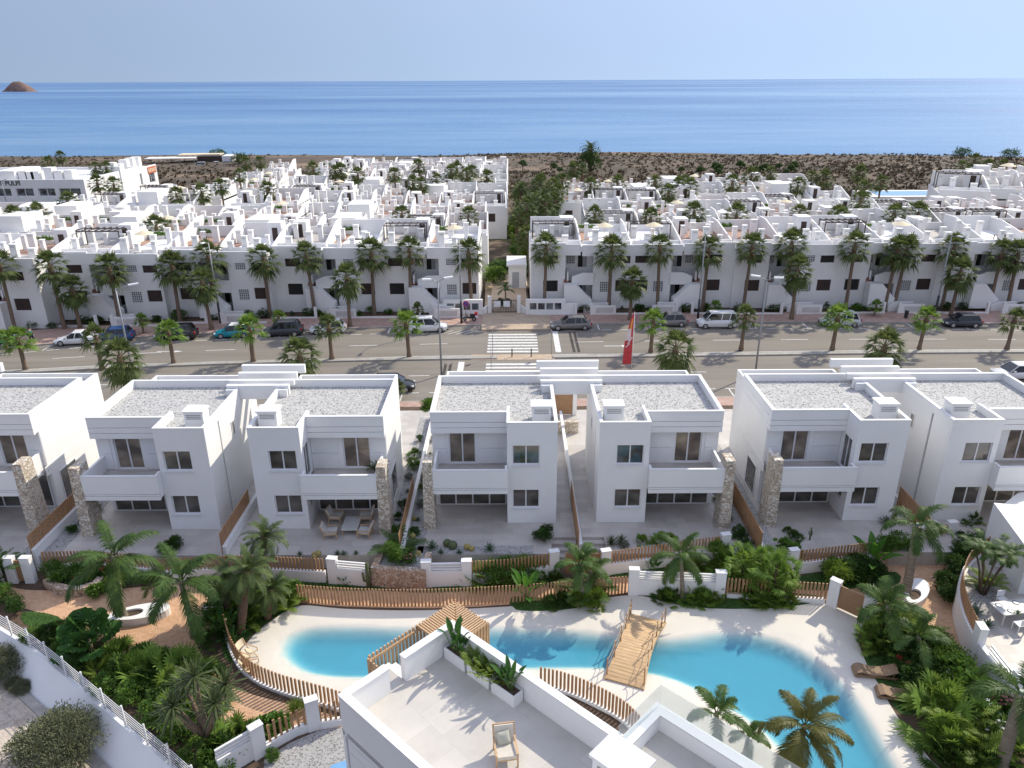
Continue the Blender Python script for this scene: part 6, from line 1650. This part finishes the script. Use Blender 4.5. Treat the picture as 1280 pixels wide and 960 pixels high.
# ------------------------------------------------------------------ people (tiny in the photo)
def person(loc, rz, label, shirt, trousers, walk=True):
    t = thing('person', loc, rz, label, 'person')
    k = .28 if walk else .05
    J = [((0, 0, .95), .14), ((0, 0, 1.2), .15), ((0, 0, 1.42), .13), ((0, 0, 1.52), .055), ((.02, 0, 1.64), .1), ((.02, 0, 1.74), .08),
         ((0, .09, .9), .1), ((k*.5, .1, .5), .07), ((k, .1, .08), .045), ((k+.14, .1, .05), .04), ((0, -.09, .9), .1), ((-k*.3, -.1, .5), .07), ((-k*1.1, -.1, .1), .045), ((-k*1.1+.13, -.1, .05), .04),
         ((0, .2, 1.4), .06), ((-.06, .24, 1.15), .045), ((.06, .24, .92), .035), ((.09, .24, .84), .03), ((0, -.2, 1.4), .06), ((.08, -.24, 1.15), .045), ((.2, -.24, .95), .035), ((.24, -.24, .88), .03)]
    E_ = [(0, 1), (1, 2), (2, 3), (3, 4), (4, 5), (0, 6), (6, 7), (7, 8), (8, 9), (0, 10), (10, 11), (11, 12), (12, 13), (2, 14), (14, 15), (15, 16), (16, 17), (2, 18), (18, 19), (19, 20), (20, 21)]
    def skin(name, idx, mat, gr=0.):
        mp = {j: i for i, j in enumerate(idx)}; me = bpy.data.meshes.new(name); me.from_pydata([J[j][0] for j in idx], [(mp[a], mp[b]) for a, b in E_ if a in mp and b in mp], []); me.materials.append(M[mat])
        o = link(name, me, t); md = o.modifiers.new('skin', 'SKIN')
        for i, j in enumerate(idx): v = me.skin_vertices[0].data[i]; v.radius = (J[j][1]+gr,)*2; v.use_root = i == 0
        o.modifiers.new('smooth', 'SUBSURF').levels = 1; o.modifiers['smooth'].render_levels = 1; return o
    skin('body', list(range(22)), 'skin'); skin('shirt', [0, 1, 2, 14, 15, 18, 19], shirt, .02); skin('trousers', [0, 6, 7, 8, 10, 11, 12], trousers, .018)
    h = MB(); h.lathe([(.0, .13), (.07, .115), (.115, .05), (.112, -.03)], (.0, 0, 1.67), 12); h.build('hair', 'hair', t)
person(on(41, 428), rad(175), 'person in a teal shirt and dark trousers walking on the pavement', 'tealcloth', 'darkcloth')
# ------------------------------------------------------------------ palms along the street
def crown_palm(kind, cx, cy, Y, zb, label, s=1., group=None, bx=None):
    "palm at depth Y with its crown centre seen at cx,cy"
    c = atY(cx, cy, Y); x = c.x if bx is None else atY(bx, cy, Y).x
    return plant(kind, (x, Y, zb), label, s, h=max(.8, c.z-zb), group=group, lean=(rnd(-.03, .03), math.atan2(c.x-x, max(1, c.z-zb)) if bx else rnd(-.045, .045)), rz=0 if bx else None)
for cx, cy in ((-3, 330), (62, 331), (136, 336), (213, 332), (257, 320), (328, 322), (386, 319), (462, 316), (509, 312), (588, 314), (681, 309), (764, 312), (827, 309), (885, 311), (938, 307), (993, 304), (1070, 306), (1119, 312), (1131, 313), (1194, 309), (1253, 315), (1276, 318)):
    Y = fac(at(cx, 390).x)-1.3
    crown_palm('tall_fan', cx, cy, Y, GZ, 'tall slim fan palm close before the white apartments', rnd(1.02, 1.22), 'tall fan palms before the apartments')
for cx, cy, by in ((89, 360, 411), (255, 352, 413), (432, 346, 409), (790, 350, 401), (998, 336, 400), (1201, 338, 396)):
    Y = at(cx, by).y; crown_palm('dense_fan', cx, cy, Y, GZ+.1, 'dense shaggy fan palm at the kerb of the far pavement', 1.1, 'dense fan palms on the far pavement')
for cx, cy, by, bx in ((22, 424, 463, 28), (119, 421, 462, 122), (210, 414, 455, 215), (311, 410, 453, 314), (411, 408, 450, 413), (509, 404, 447, 511), (816, 401, 441, 811), (931, 396, 438, 925), (1047, 396, 438, 1042), (1157, 397, 438, 1150), (1268, 399, 438, 1262)):
    Y = at(bx, by).y; crown_palm('short_fan', cx, cy, Y, GZ+.12, 'short fan palm standing on the road median', rnd(1.0, 1.18), 'short fan palms on the median')
for cx, cy in ((149, 446), (373, 444), (845, 434), (1107, 433)):
    Y = nearp(at(cx, 480).x)-1.2; crown_palm('dense_fan', cx, cy, Y, GZ+.1, 'stout fan palm on the near pavement behind the villa roofs', 1.1, 'fan palms on the near pavement')
for cx, cy, by in ((176, 398, 418), (348, 393, 410), (522, 384, 404), (894, 381, 398), (1095, 380, 396), (495, 480, 500), (5, 418, 440), (220, 500, 530)):
    Y = at(cx, by).y; crown_palm('short_fan', cx, cy+2, Y, GZ, 'small young palm low beside the pavement', .62, 'small young palms by the pavements')
# town palms, crowns above the roofs
TOWN = [(58, 203), (77, 195), (122, 228), (140, 230), (86, 252), (17, 268), (46, 266), (120, 209), (132, 209), (194, 284), (298, 219), (276, 232), (253, 240), (221, 243), (392, 211), (306, 203), (327, 202), (418, 214), (425, 213), (446, 218), (494, 218), (523, 207), (516, 228), (528, 230), (544, 225), (564, 214), (571, 211), (583, 218), (592, 214), (609, 221), (504, 268), (585, 270),
        (678, 228), (690, 232), (697, 239), (703, 226), (718, 211), (730, 210), (739, 232), (668, 252), (676, 244), (684, 254), (694, 250), (658, 258), (744, 268), (773, 228), (819, 228), (837, 240), (811, 272), (848, 231), (854, 228), (861, 233), (869, 265), (917, 228), (962, 216), (995, 232), (998, 267), (921, 268), (1047, 267), (1073, 216), (1083, 235), (1077, 250), (1102, 228), (1051, 271), (1121, 267), (1151, 267), (1220, 200), (1203, 209), (1237, 207), (1252, 207), (1276, 216), (940, 219), (1013, 222), (1030, 222), (335, 237)]
for cx, cy in TOWN:
    zc = 8.6; d = _ray(cx, cy); Y = max(101., min(300., (zc-.012*140-CH)/d.z*d.y)) if d.z < 0 else 300
    alley_ = 650 < cx < 745
    lb = 'fan palm in the green palm alley' if alley_ else ('fan palm on the scrubland edge behind the town' if cy < 212 else 'fan palm between the white town roofs')
    x = atY(cx, cy, Y).x
    crown_palm('tall_fan' if not alley_ else ('tall_fan', 'phoenix')[(cx+cy) % 5 == 0], cx, cy, Y, ground_z(x, Y), lb+(' left of the alley' if cx < 650 else ' right of the alley' if cx > 745 else ''), rnd(.9, 1.15), 'palms among the white houses')
p = atY(738, 193, 262); plant('phoenix', (p.x, 262, ground_z(p.x, 262)), 'large dark date palm alone on the scrubland before the sea', 2.5, h=7.)
p = atY(738, 200, 262); plant('hedge_bush', (p.x, 261, ground_z(p.x, 262)), 'dense dark growth round the foot of the lone date palm', 5., sz=1.5)
for k in range(52):
    y = 100.5+k*1.4; x = rnd(-3.4, 1.6) if y < 108 else rnd(.2, 9.)
    plant(('shrub', 'dark_shrub', 'areca', 'bright_shrub', 'dark_shrub')[k % 5], (x, y, ground_z(x, y)+(.8 if y < 108 else 0)), 'green shrub lining the palm alley', rnd(1.2, 2.3), group='shrubs along the palm alley')
for k in range(22):
    y = 110+k*3.1; x = rnd(.8, 8.6)
    plant(('tall_fan', 'phoenix', 'tall_fan')[k % 3], (x, y, ground_z(x, y)), 'leafy palm standing among the alley shrubs', rnd(.9, 1.25), h=rnd(4., 8.), group='palms in the alley')
plant('young_feather', tuple(at(632, 383, GZ+.7)), 'slender young palm in the middle of the alley entrance', .75, h=2.2)
for x in (-1.3, -.5): plant('red_flower', (x, 90.5, GZ+.5), 'reddish shrub under the young palm behind the black gate', 1.0, group='reddish shrubs at the alley gate')
for x, y in ((553, 379), (728, 376), (668, 372), (650, 372)): plant('topiary', (at(x, y).x, 89.2, GZ), 'dark clipped shrub at the alley entrance', .9, group='clipped shrubs at the alley mouth')
x = -60
while x < 66:
    if not -6.5 < x < 4.5 and rnd(0, 1) < .86:
        y = fac(x)-1.5+rnd(-.4, .5)
        plant(R.choice(('hedge_bush', 'dark_shrub', 'shrub', 'hedge_bush', 'topiary')), (x, y, GZ), 'dark green shrub in the front garden of the apartments', rnd(.7, 1.25), group='shrubs in the apartment front gardens')
    x += rnd(1.2, 2.6)
for side in (-1, 1):
    mb = MB(); xs = [q for q in range(-125, 126, 5)]
    for a, b in zip(xs, xs[1:]):
        if (side < 0 and b > -5) or (side > 0 and a < 5): continue
        mb.prism([(a, fac(a)-2.25), (b, fac(b)-2.25), (b, fac(b)+.6), (a, fac(a)+.6)], GZ-.2, GZ+.02)
    struct(mb.build('front_garden', 'soil'), 'dark planted strip before the apartments', 'ground')
struct(MB().box(-52, 62, 57.52, 60., -1.1, -.75).build('verge', 'soil'), 'planted verge between the villas and the pavement', 'ground')
for k in range(46):
    cx = (-27.2, -6.4, 14.4)[k % 3]+rnd(-1, 1.); y = rnd(57.6, 59.6); plant(('dark_shrub', 'shrub', 'bright_shrub')[k % 3], (cx, y, -.75), 'green shrub at the street end between the villas', rnd(.7, 1.2), group='shrubs at the street end of the plots')
# ------------------------------------------------------------------ scrubland
def scrubland():
    mb = MB(); n = 0
    while n < 9500:
        x = rnd(-330, 330); y = rnd(150, 350)
        if y < 176 and abs(x) < 75: continue
        if abs(x) > y*.75+30: continue
        sh = 345-.16*max(0, x-60)
        if y > sh-10: continue
        f = math.sin(x*.021+2)+math.sin(y*.05+x*.013)+rnd(-.9, .9)
        if x < -20 and rnd(0, 1) < .45: continue
        if f > 1.35 or (x < -40 and y > 250 and f > .1): continue
        z = ground_z(x, y); r_ = rnd(.3, .95)*(1.3 if y < 270 else 1.); n += 1
        for k in range(8):
            a = rnd(0, 6.3); q = Vector((x+r_*.8*math.cos(a)*rnd(0, 1), y+r_*.8*math.sin(a)*rnd(0, 1), z+rnd(-.05, .4)*r_)); d = Vector((math.cos(a)*.6, math.sin(a)*.6, rnd(.3, 1)))*r_*.7; s_ = Vector((-math.sin(a), math.cos(a), .2))*r_*.3
            mb.poly([q-s_*.6, q+d*.5-s_, q+d, q+d*.5+s_, q+s_*.6])
    tag(mb.build('scrub', 'scrub'), 'low brown and olive scrub covering the coastal strip', 'scrub', kind='stuff')
scrubland()
for k in range(20):
    cx, cy = (rnd(610, 720) if k % 3 == 0 else rnd(840, 1010)), rnd(212, 221); p = at(cx, cy, -2.6)
    if p.y > 170: plant('broad_tree', (p.x, p.y, ground_z(p.x, p.y)), 'dark green tree at the edge of the scrubland', rnd(1.0, 1.8), group='trees along the scrubland edge')
for cx, cy in ((1200, 199), (1262, 200), (273, 199), (300, 206)): p = at(cx, cy+2, -4.2); plant('hedge_bush', (p.x, p.y, ground_z(p.x, p.y)), 'lone dark bushy tree near the shore', 4.2, group='lone trees near the shore')
sheet('park_lawn', at2([(1195, 222), (1215, 214), (1245, 212), (1262, 216), (1240, 224), (1210, 226)], -2.3), ground_z(90, 215)+.25, 'lawn', 'green park lawn near the shore at the right', 'lawn', True, False)
sheet('footpath', at2([(1232, 232), (1255, 218), (1300, 208), (1300, 214), (1262, 224), (1245, 236)], -2.3), ground_z(95, 215)+.3, 'dry', 'pale footpath near the shore at the right', 'path', True, False)
# ------------------------------------------------------------------ garden planting
def cp(kind, bx, by, cx, cy, label, s=1., z=GZ):
    b = at(bx, by, z); c = atY(cx, cy, b.y); o = plant(kind, tuple(b), label, s, h=(c.z-z), lean=(0, math.atan2(c.x-b.x, c.z-z)), rz=0); return o
cp('coconut', 156, 776, 137, 696, 'coconut palm growing from the white bench on the left paving', 1.12)
cp('coconut', 244, 795, 229, 725, 'coconut palm left of the pool with long dark fronds', 1.15)
cp('coconut', 854, 748, 849, 694, 'small coconut palm by the white louvred wall at the pool', .78)
cp('royal', 1132, 746, 1147, 657, 'royal palm with green crownshaft on the right paving', 1.0)
cp('royal', 1250, 962, 1277, 868, 'royal palm cut by the bottom right corner', 1.05)
cp('coconut_olive', 988, 985, 1003, 908, 'olive coconut palm over the pool at the bottom', .95)
cp('young_feather', 895, 935, 898, 890, 'feather palm behind the glass balustrade', .9); cp('young_feather', 930, 945, 934, 920, 'lower feather palm behind the glass balustrade', .6)
cp('phoenix', 301, 790, 308, 712, 'date palm clump left of the pool, tallest trunk', .85); cp('phoenix', 318, 745, 330, 668, 'date palm in front of the left villa wall', .78); cp('phoenix', 335, 772, 338, 735, 'low date palm at the lawn left of the pool', .72)
cp('phoenix', 285, 770, 282, 722, 'date palm between the coconut palm and the pool', .7)
plant('round_fan', tuple(at(116, 818)), 'palm with big round pleated leaves by the left railing', 1.05); plant('yucca_tree', tuple(at(262, 938)), 'many headed yucca tree at the bottom left', 1.35)
plant('dry_bush', tuple(at(75, 948, -2.0)), 'large grey green bush on the dry dirt lot', 1.15)
for x, y, s in ((-2, 845, .8), (18, 858, .25), (27, 864, .3)): plant('dry_bush', tuple(at(x, y, -2.0)), 'small dry bush on the dirt lot', s, group='small bushes on the dirt lot')
GP = []   # kind, px, py, size, label
def g(kind, label, *spots):
    for sp in spots: x, y = sp[:2]; plant(kind, tuple(at(x, y, sp[3] if len(sp) > 3 else GZ)), label, sp[2], group=label)
g('shrub', 'leafy green shrub along the white railing', (8, 752, 1.0), (45, 800, .8), (80, 820, .8), (140, 862, 1.0), (165, 878, 1.0), (195, 902, 1.0), (222, 927, 1.1), (250, 955, 1.1))
g('dark_shrub', 'dark shrub along the white railing', (20, 765, .9), (62, 800, .9), (100, 836, .9), (180, 865, 1.), (205, 882, 1.), (280, 945, 1.))
g('fan_clump', 'bright fan palm bush left of the pool', (88, 805, 1.1), (150, 825, 1.3), (192, 850, 1.4), (212, 865, 1.5), (170, 845, 1.4), (228, 845, 1.4), (300, 925, 1.0), (235, 870, 1.3), (285, 932, 1.2), (130, 838, 1.2), (245, 900, 1.3), (218, 895, 1.2))
g('dark_fan_clump', 'dark fan palm bush left of the pool', (78, 795, 1.1), (110, 815, 1.1), (180, 832, 1.3), (205, 838, 1.3), (150, 850, 1.2), (262, 850, 1.1), (262, 880, 1.2), (275, 800, 1.1), (308, 920, .9))
g('shrub', 'green shrub in the left planter bed under the palms', (70, 722, 1.0), (85, 727, 1.1), (103, 727, 1.1), (118, 722, 1.0)); g('red_flower', 'shrub with red flowers in the left planter bed', (130, 724, .9), (97, 733, .8)); g('bright_shrub', 'yellowish shrub in the left planter bed', (148, 722, 1.0), (160, 728, .9), (142, 735, .7)); g('fan_clump', 'fan palm bush beside the left timber slats', (178, 722, .8), (190, 728, .7)); g('big_leaf', 'large leaved shrub at the left planter bed', (122, 745, .7))
g('dark_shrub', 'dark shrub at the left edge beside the white gate wall', (-4, 735, 1.1), (-8, 720, 1.0)); g('dark_areca', 'dark palm bush at the left edge', (2, 712, 1.0, 0.))
g('strelitzia', 'broad leaved strelitzia left of the pool lawn', (282, 792, 1.2), (274, 775, 1.2), (292, 805, .8)); g('white_flower', 'white flowering shrub left of the pool lawn', (276, 790, .8), (268, 772, .9)); g('shrub', 'green shrub between the palms and the pool', (268, 785, 1.0), (300, 760, 1.2), (318, 765, 1.1), (330, 755, 1.2), (350, 752, 1.1), (285, 755, 1.2), (368, 748, .9)); g('areca', 'feathery palm bush between the palms and the pool', (355, 762, .9), (340, 765, .9), (312, 778, .9), (325, 760, 1.0), (362, 752, .9))
g('dark_shrub', 'dark shrub under the date palms', (290, 752, 1.1), (310, 748, 1.1))
g('grass_tuft', 'grassy tuft beside the curved near slat fence', (372, 888, 1.2), (366, 892, 1.0), (380, 890, 1.0)); g('big_leaf', 'large leaved shrub behind the uneven timber slats', (338, 918, .9), (350, 913, .8), (326, 925, .7)); g('shrub', 'green shrub at the bottom left louvred wall', (270, 965, 1.0), (298, 950, .9), (340, 948, .45))
g('strelitzia', 'small strelitzia on the lawn before the louvred wall', (432, 731, .65)); g('column_cactus', 'column cactus beside the stone planter', (461, 736, 1.0))
plant('dark_areca', (PB[0].x, PB[0].y+1.2, -.1), 'dark palm bush rising behind the stone planter', 1.2); plant('shrub', (PB[0].x-.2, PB[0].y+.1, .2), 'glossy green shrub spilling over the stone planter', 1.0); plant('shrub', (PB[0].x+.5, PB[0].y, .2), 'second glossy shrub over the stone planter', .95); plant('pink_flower', (PB[1].x-.35, PB[1].y-.0, .2), 'pale pink flowering plant in the stone planter', .62)
g('fan_clump', 'fan palm bush by the white wall right of the stone planter', (590, 728, .85)); g('shrub', 'green shrub before the middle slat wall', (616, 730, 1.2), (640, 727, 1.3), (628, 724, 1.2), (668, 722, 1.1)); g('fan_clump', 'fan palm bush before the middle slat wall', (622, 726, 1.3), (650, 722, 1.4), (605, 727, 1.2)); g('banana', 'tall bright banana plant by the long slat fence', (658, 752, 1.05)); g('dark_fan_clump', 'dark fan palm bush by the central gate', (693, 727, .8), (703, 752, .8), (690, 756, .7)); g('dark_areca', 'bushy feather palm before the central timber gate', (729, 747, 1.15), (735, 742, 1.1)); cp('young_feather', 728, 752, 728, 703, 'bushy upright feather palm before the central timber gate', 1.0); cp('young_feather', 722, 755, 738, 712, 'second bushy feather palm before the central timber gate', .85)
g('bright_shrub', 'bright shrub under the bushy feather palm', (735, 757, .85), (722, 756, .8), (745, 752, .8)); g('fan_clump', 'fan palm bush under the bushy feather palm', (742, 760, .7))
g('strelitzia', 'strelitzia before the slat wall right of the central gate', (815, 716, .8)); g('fan_clump', 'fan palm bush round the small coconut palm', (835, 750, .8), (872, 745, .9), (890, 750, .85), (880, 752, .8), (862, 752, .7)); g('dark_fan_clump', 'dark fan palm bush round the small coconut palm', (828, 748, .8), (840, 745, .8)); g('strelitzia', 'dark strelitzia beside the pool louvred wall', (898, 742, .95))
g('fan_clump', 'fan palm bush before the right slat wall', (872, 708, 1.4), (893, 702, 1.5), (858, 704, 1.1), (915, 720, 1.5), (905, 712, 1.4)); g('dark_shrub', 'dark shrub at the end of the right villa fence', (925, 690, 1.2), (940, 700, 1.2), (930, 712, 1.2), (905, 705, 1.)); g('tall_fan_clump', 'tall fan palm bush in front of the low slat wall', (945, 738, 1.2), (965, 750, 1.3), (925, 735, 1.15), (978, 745, 1.0)); g('fan_clump', 'fan palm bush on the lawn by the pool', (940, 752, .8), (985, 753, .8), (972, 756, .85), (958, 752, .8)); g('big_leaf', 'large round leaved shrub by the villa fence', (982, 700, 1.2), (992, 690, .9)); g('dark_fan_clump', 'dark fan palm bush beside the low slat wall', (935, 745, .8), (948, 715, 1.))
g('bright_shrub', 'bright yellow green shrub left of the big banana plant', (1045, 728, 1.25), (1040, 720, 1.)); g('dark_shrub', 'dark shrub beside the big banana plant', (1062, 722, 1.2), (1075, 725, 1.2), (1085, 720, 1.1), (1095, 722, .9), (1070, 712, 1.)); g('banana', 'big banana plant beside the curved stone wall', (1088, 716, 1.25)); g('shrub', 'green shrub on top of the curved stone wall', (1110, 692, 1.0, -.2), (1122, 684, 1.0, -.2), (1105, 690, .9, -.2)); g('agave', 'grey agave on the patio above the stone wall', (1107, 655, 1.1, 0.)); 
cp('young_feather', 1122, 800, 1110, 752, 'feather palm with arching fronds right of the pool gate', 1.15); cp('young_feather', 1150, 828, 1146, 795, 'second feather palm in the bed beside the loungers', .9)
g('tall_fan_clump', 'tall fan palm bush right of the pool gate', (1100, 800, .9), (1085, 810, .75)); g('areca', 'feathery palm right of the pool gate', (1112, 790, 1.5), (1128, 800, 1.5), (1140, 805, 1.2), (1105, 810, 1.2)); g('dark_shrub', 'dark shrub in the bed beside the loungers', (1110, 815, 1.2), (1125, 825, 1.2), (1140, 822, 1.3), (1155, 845, 1.3), (1145, 860, 1.2)); g('shrub', 'leafy green shrub in the bed along the right walkway', (1155, 812, 1.2), (1170, 822, 1.3), (1180, 832, 1.3), (1195, 850, 1.3), (1160, 830, 1.2), (1215, 868, 1.2), (1185, 850, 1.3)); g('red_flower', 'shrub with red flowers behind the upper lounger', (1132, 845, 1.0), (1120, 835, .9))
g('fan_clump', 'bright fan palm bush at the bottom right', (1165, 872, 1.5), (1180, 890, 1.7), (1170, 912, 1.6), (1200, 938, 1.6), (1183, 938, 1.5), (1275, 945, 1.5), (1228, 925, 1.4)); g('white_flower', 'white flowering shrub at the bottom right', (1180, 860, 1.1), (1222, 905, 1.2), (1240, 925, 1.1)); g('big_leaf', 'large leaved shrub in the right bed near the walkway', (1190, 858, 1.3), (1205, 874, 1.3), (1172, 848, 1.2), (1216, 905, 1.2)); g('areca', 'feathery palm bush at the bottom right', (1192, 910, 1.3), (1218, 942, 1.3), (1158, 888, 1.0)); g('pink_flower', 'pink flowering shrub by the round terrace wall', (1250, 895, 1.1), (1268, 905, 1.2), (1235, 885, 1.1), (1278, 870, 1.2)); g('shrub', 'green shrub at the bottom right corner', (1225, 885, 1.3), (1262, 930, 1.2), (1210, 880, 1.2)); g('dark_fan_clump', 'dark fan palm bush at the bottom right', (1205, 905, 1.2), (1195, 955, 1.3), (1225, 960, 1.3), (1178, 950, 1.2))
g('white_flower', 'white flowering shrub before the gate of the right villa', (1208, 672, 1.0), (1216, 678, .9)); g('dark_shrub', 'dark shrub left of the round terrace wall', (1195, 702, 1.2), (1205, 708, 1.3), (1190, 720, 1.2), (1182, 738, 1.1), (1188, 752, 1.), (1200, 690, 1.2), (1215, 700, 1.2)); g('shrub', 'green shrub at the top of the round terrace wall', (1225, 690, 1.2), (1240, 692, 1.2), (1210, 690, 1.1), (1255, 690, 1.1)); g('areca', 'feathery palm bush at the right edge below the parasol', (1262, 690, 1.2), (1250, 682, 1.)); g('dark_fan_clump', 'dark fan palm bush left of the round terrace wall', (1186, 735, .9), (1196, 745, .8))
plant('multi_stem', tuple(at(1228, 742, .3)), 'slender multi stemmed palm in the gravel bed of the dining terrace', 1.15); g('areca', 'bright palm bush at the foot of the multi stemmed palm', (1232, 732, .9, .3)); g('agave', 'small agave in the gravel bed inside the round wall', (1218, 768, 1.0, .3), (1234, 783, .8, .3), (1222, 738, .8, .3)); g('agave', 'small agave on the dining table', (1272, 768, .5, 1.05))
g('ball_cactus', 'golden ball cactus in a villa gravel bed', (516, 672, .75, .03), (523, 694, .7, .03), (584, 686, .8, .03), (398, 694, .7, .0), (518, 650, .6, .03)); g('green_cactus', 'dark round cactus behind the middle garden wall', (566, 685, 1.0, .03)); g('agave', 'spiky agave behind the middle garden wall', (540, 686, 1., .03), (551, 692, .6, .03), (574, 692, .6, .03), (516, 688, .7, .03), (612, 688, .9, .03)); g('agave', 'spiky agave on the left patio edge', (422, 694, .6, .0), (430, 694, .6, .0), (375, 694, .5, .0), (445, 693, .5, .0)); g('dark_shrub', 'dark bush on the patio left of the central steps', (678, 675, .75, .0), (684, 668, .65, .0)); g('small_yucca', 'spiky yucca right of the central steps', (764, 681, 1., .0), (776, 680, 1., .0)); g('fan_clump', 'small fan palm bush behind the right slat wall', (803, 678, .55, 0.), (826, 678, .65, 0.), (838, 675, .6, 0.)); g('grey_shrub', 'pale grey shrub behind the right slat wall', (780, 684, .6, 0.)); g('dark_fan_clump', 'small dark palm bush on the right villa patio', (993, 672, .6, 0.), (985, 664, .4, 0.)); g('column_cactus', 'small column cactus on the right villa patio', (1012, 675, .5, 0.)); g('dark_areca', 'potted palm on the balcony of the left villa', (472, 588, .62, 3.08)); g('dark_shrub', 'dark shrub on the left villa passage patio', (212, 690, .8, 0.), (222, 684, .7, 0.)); g('dark_fan_clump', 'small palm bush on the patio of the far right villa', (1215, 650, .7, 0.))
for k, y in enumerate((39, 40.6, 42.2, 44, 45.8, 47.5, 49.5, 51.5)):
    for x, w in ((-7.1, 'left'), (-5.9, 'right')): plant(('dark_shrub', 'shrub', 'agave', 'dark_fan_clump', 'grey_shrub')[(k*2+(w == 'left')) % 5], (x+rnd(-.15, .15), y+rnd(-.4, .4), .03), f'small plant in the gravel bed {w} of the cactus plot wall', rnd(.45, .75), group=f'plants {w} of the cactus plot wall')
    for x in (13.75, -28.3 if k > 3 else -26.9): plant(('dark_shrub', 'agave', 'dark_fan_clump')[k % 3], (x+rnd(-.15, .15), y+rnd(-.4, .4), .03), 'small plant in the gravel bed along a '+('right' if x > 0 else 'left')+' plot wall', rnd(.5, .8), group='plants along the outer plot walls')
# ------------------------------------------------------------------ labels that several things share get their order from the left
def finalize():
    tops = [o for o in S.objects if o.parent is None and o.get('label') and o.get('kind') != 'structure']
    by = {}
    for o in tops: by.setdefault(o['label'], []).append(o)
    def order(o):
        v = o.location-CAMP; return v.dot(CAMR)/max(.1, v.dot(_f)), v.dot(CAMU)/max(.1, v.dot(_f))
    def nth(i, n):
        if n == 2: return ('left one of two', 'right one of two')[i]
        if i == 0: return 'leftmost'
        if i == n-1: return 'rightmost'
        if i < (n+1)//2: return (ORD[i] if i < 20 else f'{i+1}th')+' from left'
        j = n-1-i; return (ORD[j] if j < 20 else f'{j+1}th')+' from right'
    for lb, os in by.items():
        if len(os) > 1:
            os.sort(key=order)
            for i, o in enumerate(os): o['label'] = f'{lb}, {nth(i, len(os))}'
            for o in os:
                if not o.get('group'): o['group'] = lb
finalize()
# ------------------------------------------------------------------ camera, light, render settings
cam = bpy.data.cameras.new('camera'); co = bpy.data.objects.new('camera', cam); COL.objects.link(co)
cam.sensor_width = 36; cam.lens = 36*CF/1280; cam.clip_start = .5; cam.clip_end = 120000
mw = Matrix((CAMR, CAMU, -_f)).transposed().to_4x4(); mw.translation = CAMP; co.matrix_world = mw
S.camera = co
EL, AZ = rad(38), rad(48.5)                                    # azimuth clockwise from +Y
sd = Vector((math.sin(AZ)*math.cos(EL), math.cos(AZ)*math.cos(EL), math.sin(EL)))
sl = bpy.data.lights.new('sun', 'SUN'); sl.energy = 3.15; sl.angle = rad(.53); sl.color = (1, .925, .76)
so = bpy.data.objects.new('sun', sl); COL.objects.link(so); so.rotation_euler = (-sd).to_track_quat('-Z', 'Y').to_euler()
w = bpy.data.worlds.new('World'); S.world = w; w.use_nodes = True; nt = w.node_tree
sky = nt.nodes.new('ShaderNodeTexSky'); sky.sky_type = 'NISHITA'; sky.sun_disc = False; sky.sun_elevation = EL; sky.sun_rotation = AZ; sky.air_density = 2.2; sky.dust_density = 0.; sky.ozone_density = 1.; sky.altitude = 20
tc = nt.nodes.new('ShaderNodeTexCoord'); va = nt.nodes.new('ShaderNodeVectorMath'); va.operation = 'MULTIPLY_ADD'
va.inputs[1].default_value = (1, 1, .6); va.inputs[2].default_value = (0, 0, .4)       # lift the whitish horizon band of the sky
nt.links.new(tc.outputs['Generated'], va.inputs[0]); nt.links.new(va.outputs[0], sky.inputs[0])
bg = nt.nodes['Background']; bg.inputs['Strength'].default_value = .125
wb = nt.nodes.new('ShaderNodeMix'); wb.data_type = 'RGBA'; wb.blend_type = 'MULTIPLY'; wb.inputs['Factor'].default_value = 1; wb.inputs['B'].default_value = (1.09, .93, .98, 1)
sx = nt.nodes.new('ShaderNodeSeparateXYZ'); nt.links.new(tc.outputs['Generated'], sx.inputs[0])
kz = nt.nodes.new('ShaderNodeVectorMath'); kz.operation = 'MULTIPLY_ADD'; kz.inputs[1].default_value = (5.6, 4.2, 3.1); kz.inputs[2].default_value = (.61, .67, .755); z2 = nt.nodes.new('ShaderNodeMath'); z2.operation = 'POWER'; z2.inputs[1].default_value = 1.8; z2.use_clamp = True; zc = nt.nodes.new('ShaderNodeMath'); zc.operation = 'MINIMUM'; zc.inputs[1].default_value = .45; nt.links.new(sx.outputs['Z'], zc.inputs[0]); nt.links.new(zc.outputs[0], z2.inputs[0]); nt.links.new(z2.outputs[0], kz.inputs[0])   # gain added to the upper sky, brightens and warms the fill in shade
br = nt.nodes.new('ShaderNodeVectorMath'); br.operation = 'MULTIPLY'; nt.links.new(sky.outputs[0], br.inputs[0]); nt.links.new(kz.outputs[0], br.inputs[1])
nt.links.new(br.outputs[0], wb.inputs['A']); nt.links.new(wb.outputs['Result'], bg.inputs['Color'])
vs = S.view_settings; vs.view_transform = 'Standard'; vs.look = 'None'; vs.gamma = 1; vs.exposure = .55; vs.use_curve_mapping = False
S.cycles.use_denoising = True; S.cycles.max_bounces = 8; S.cycles.diffuse_bounces = 3; S.cycles.glossy_bounces = 3; S.cycles.transparent_max_bounces = 12; S.cycles.transmission_bounces = 4
S.cycles.use_adaptive_sampling = True; S.cycles.adaptive_threshold = .015; S.cycles.caustics_reflective = False; S.cycles.caustics_refractive = False
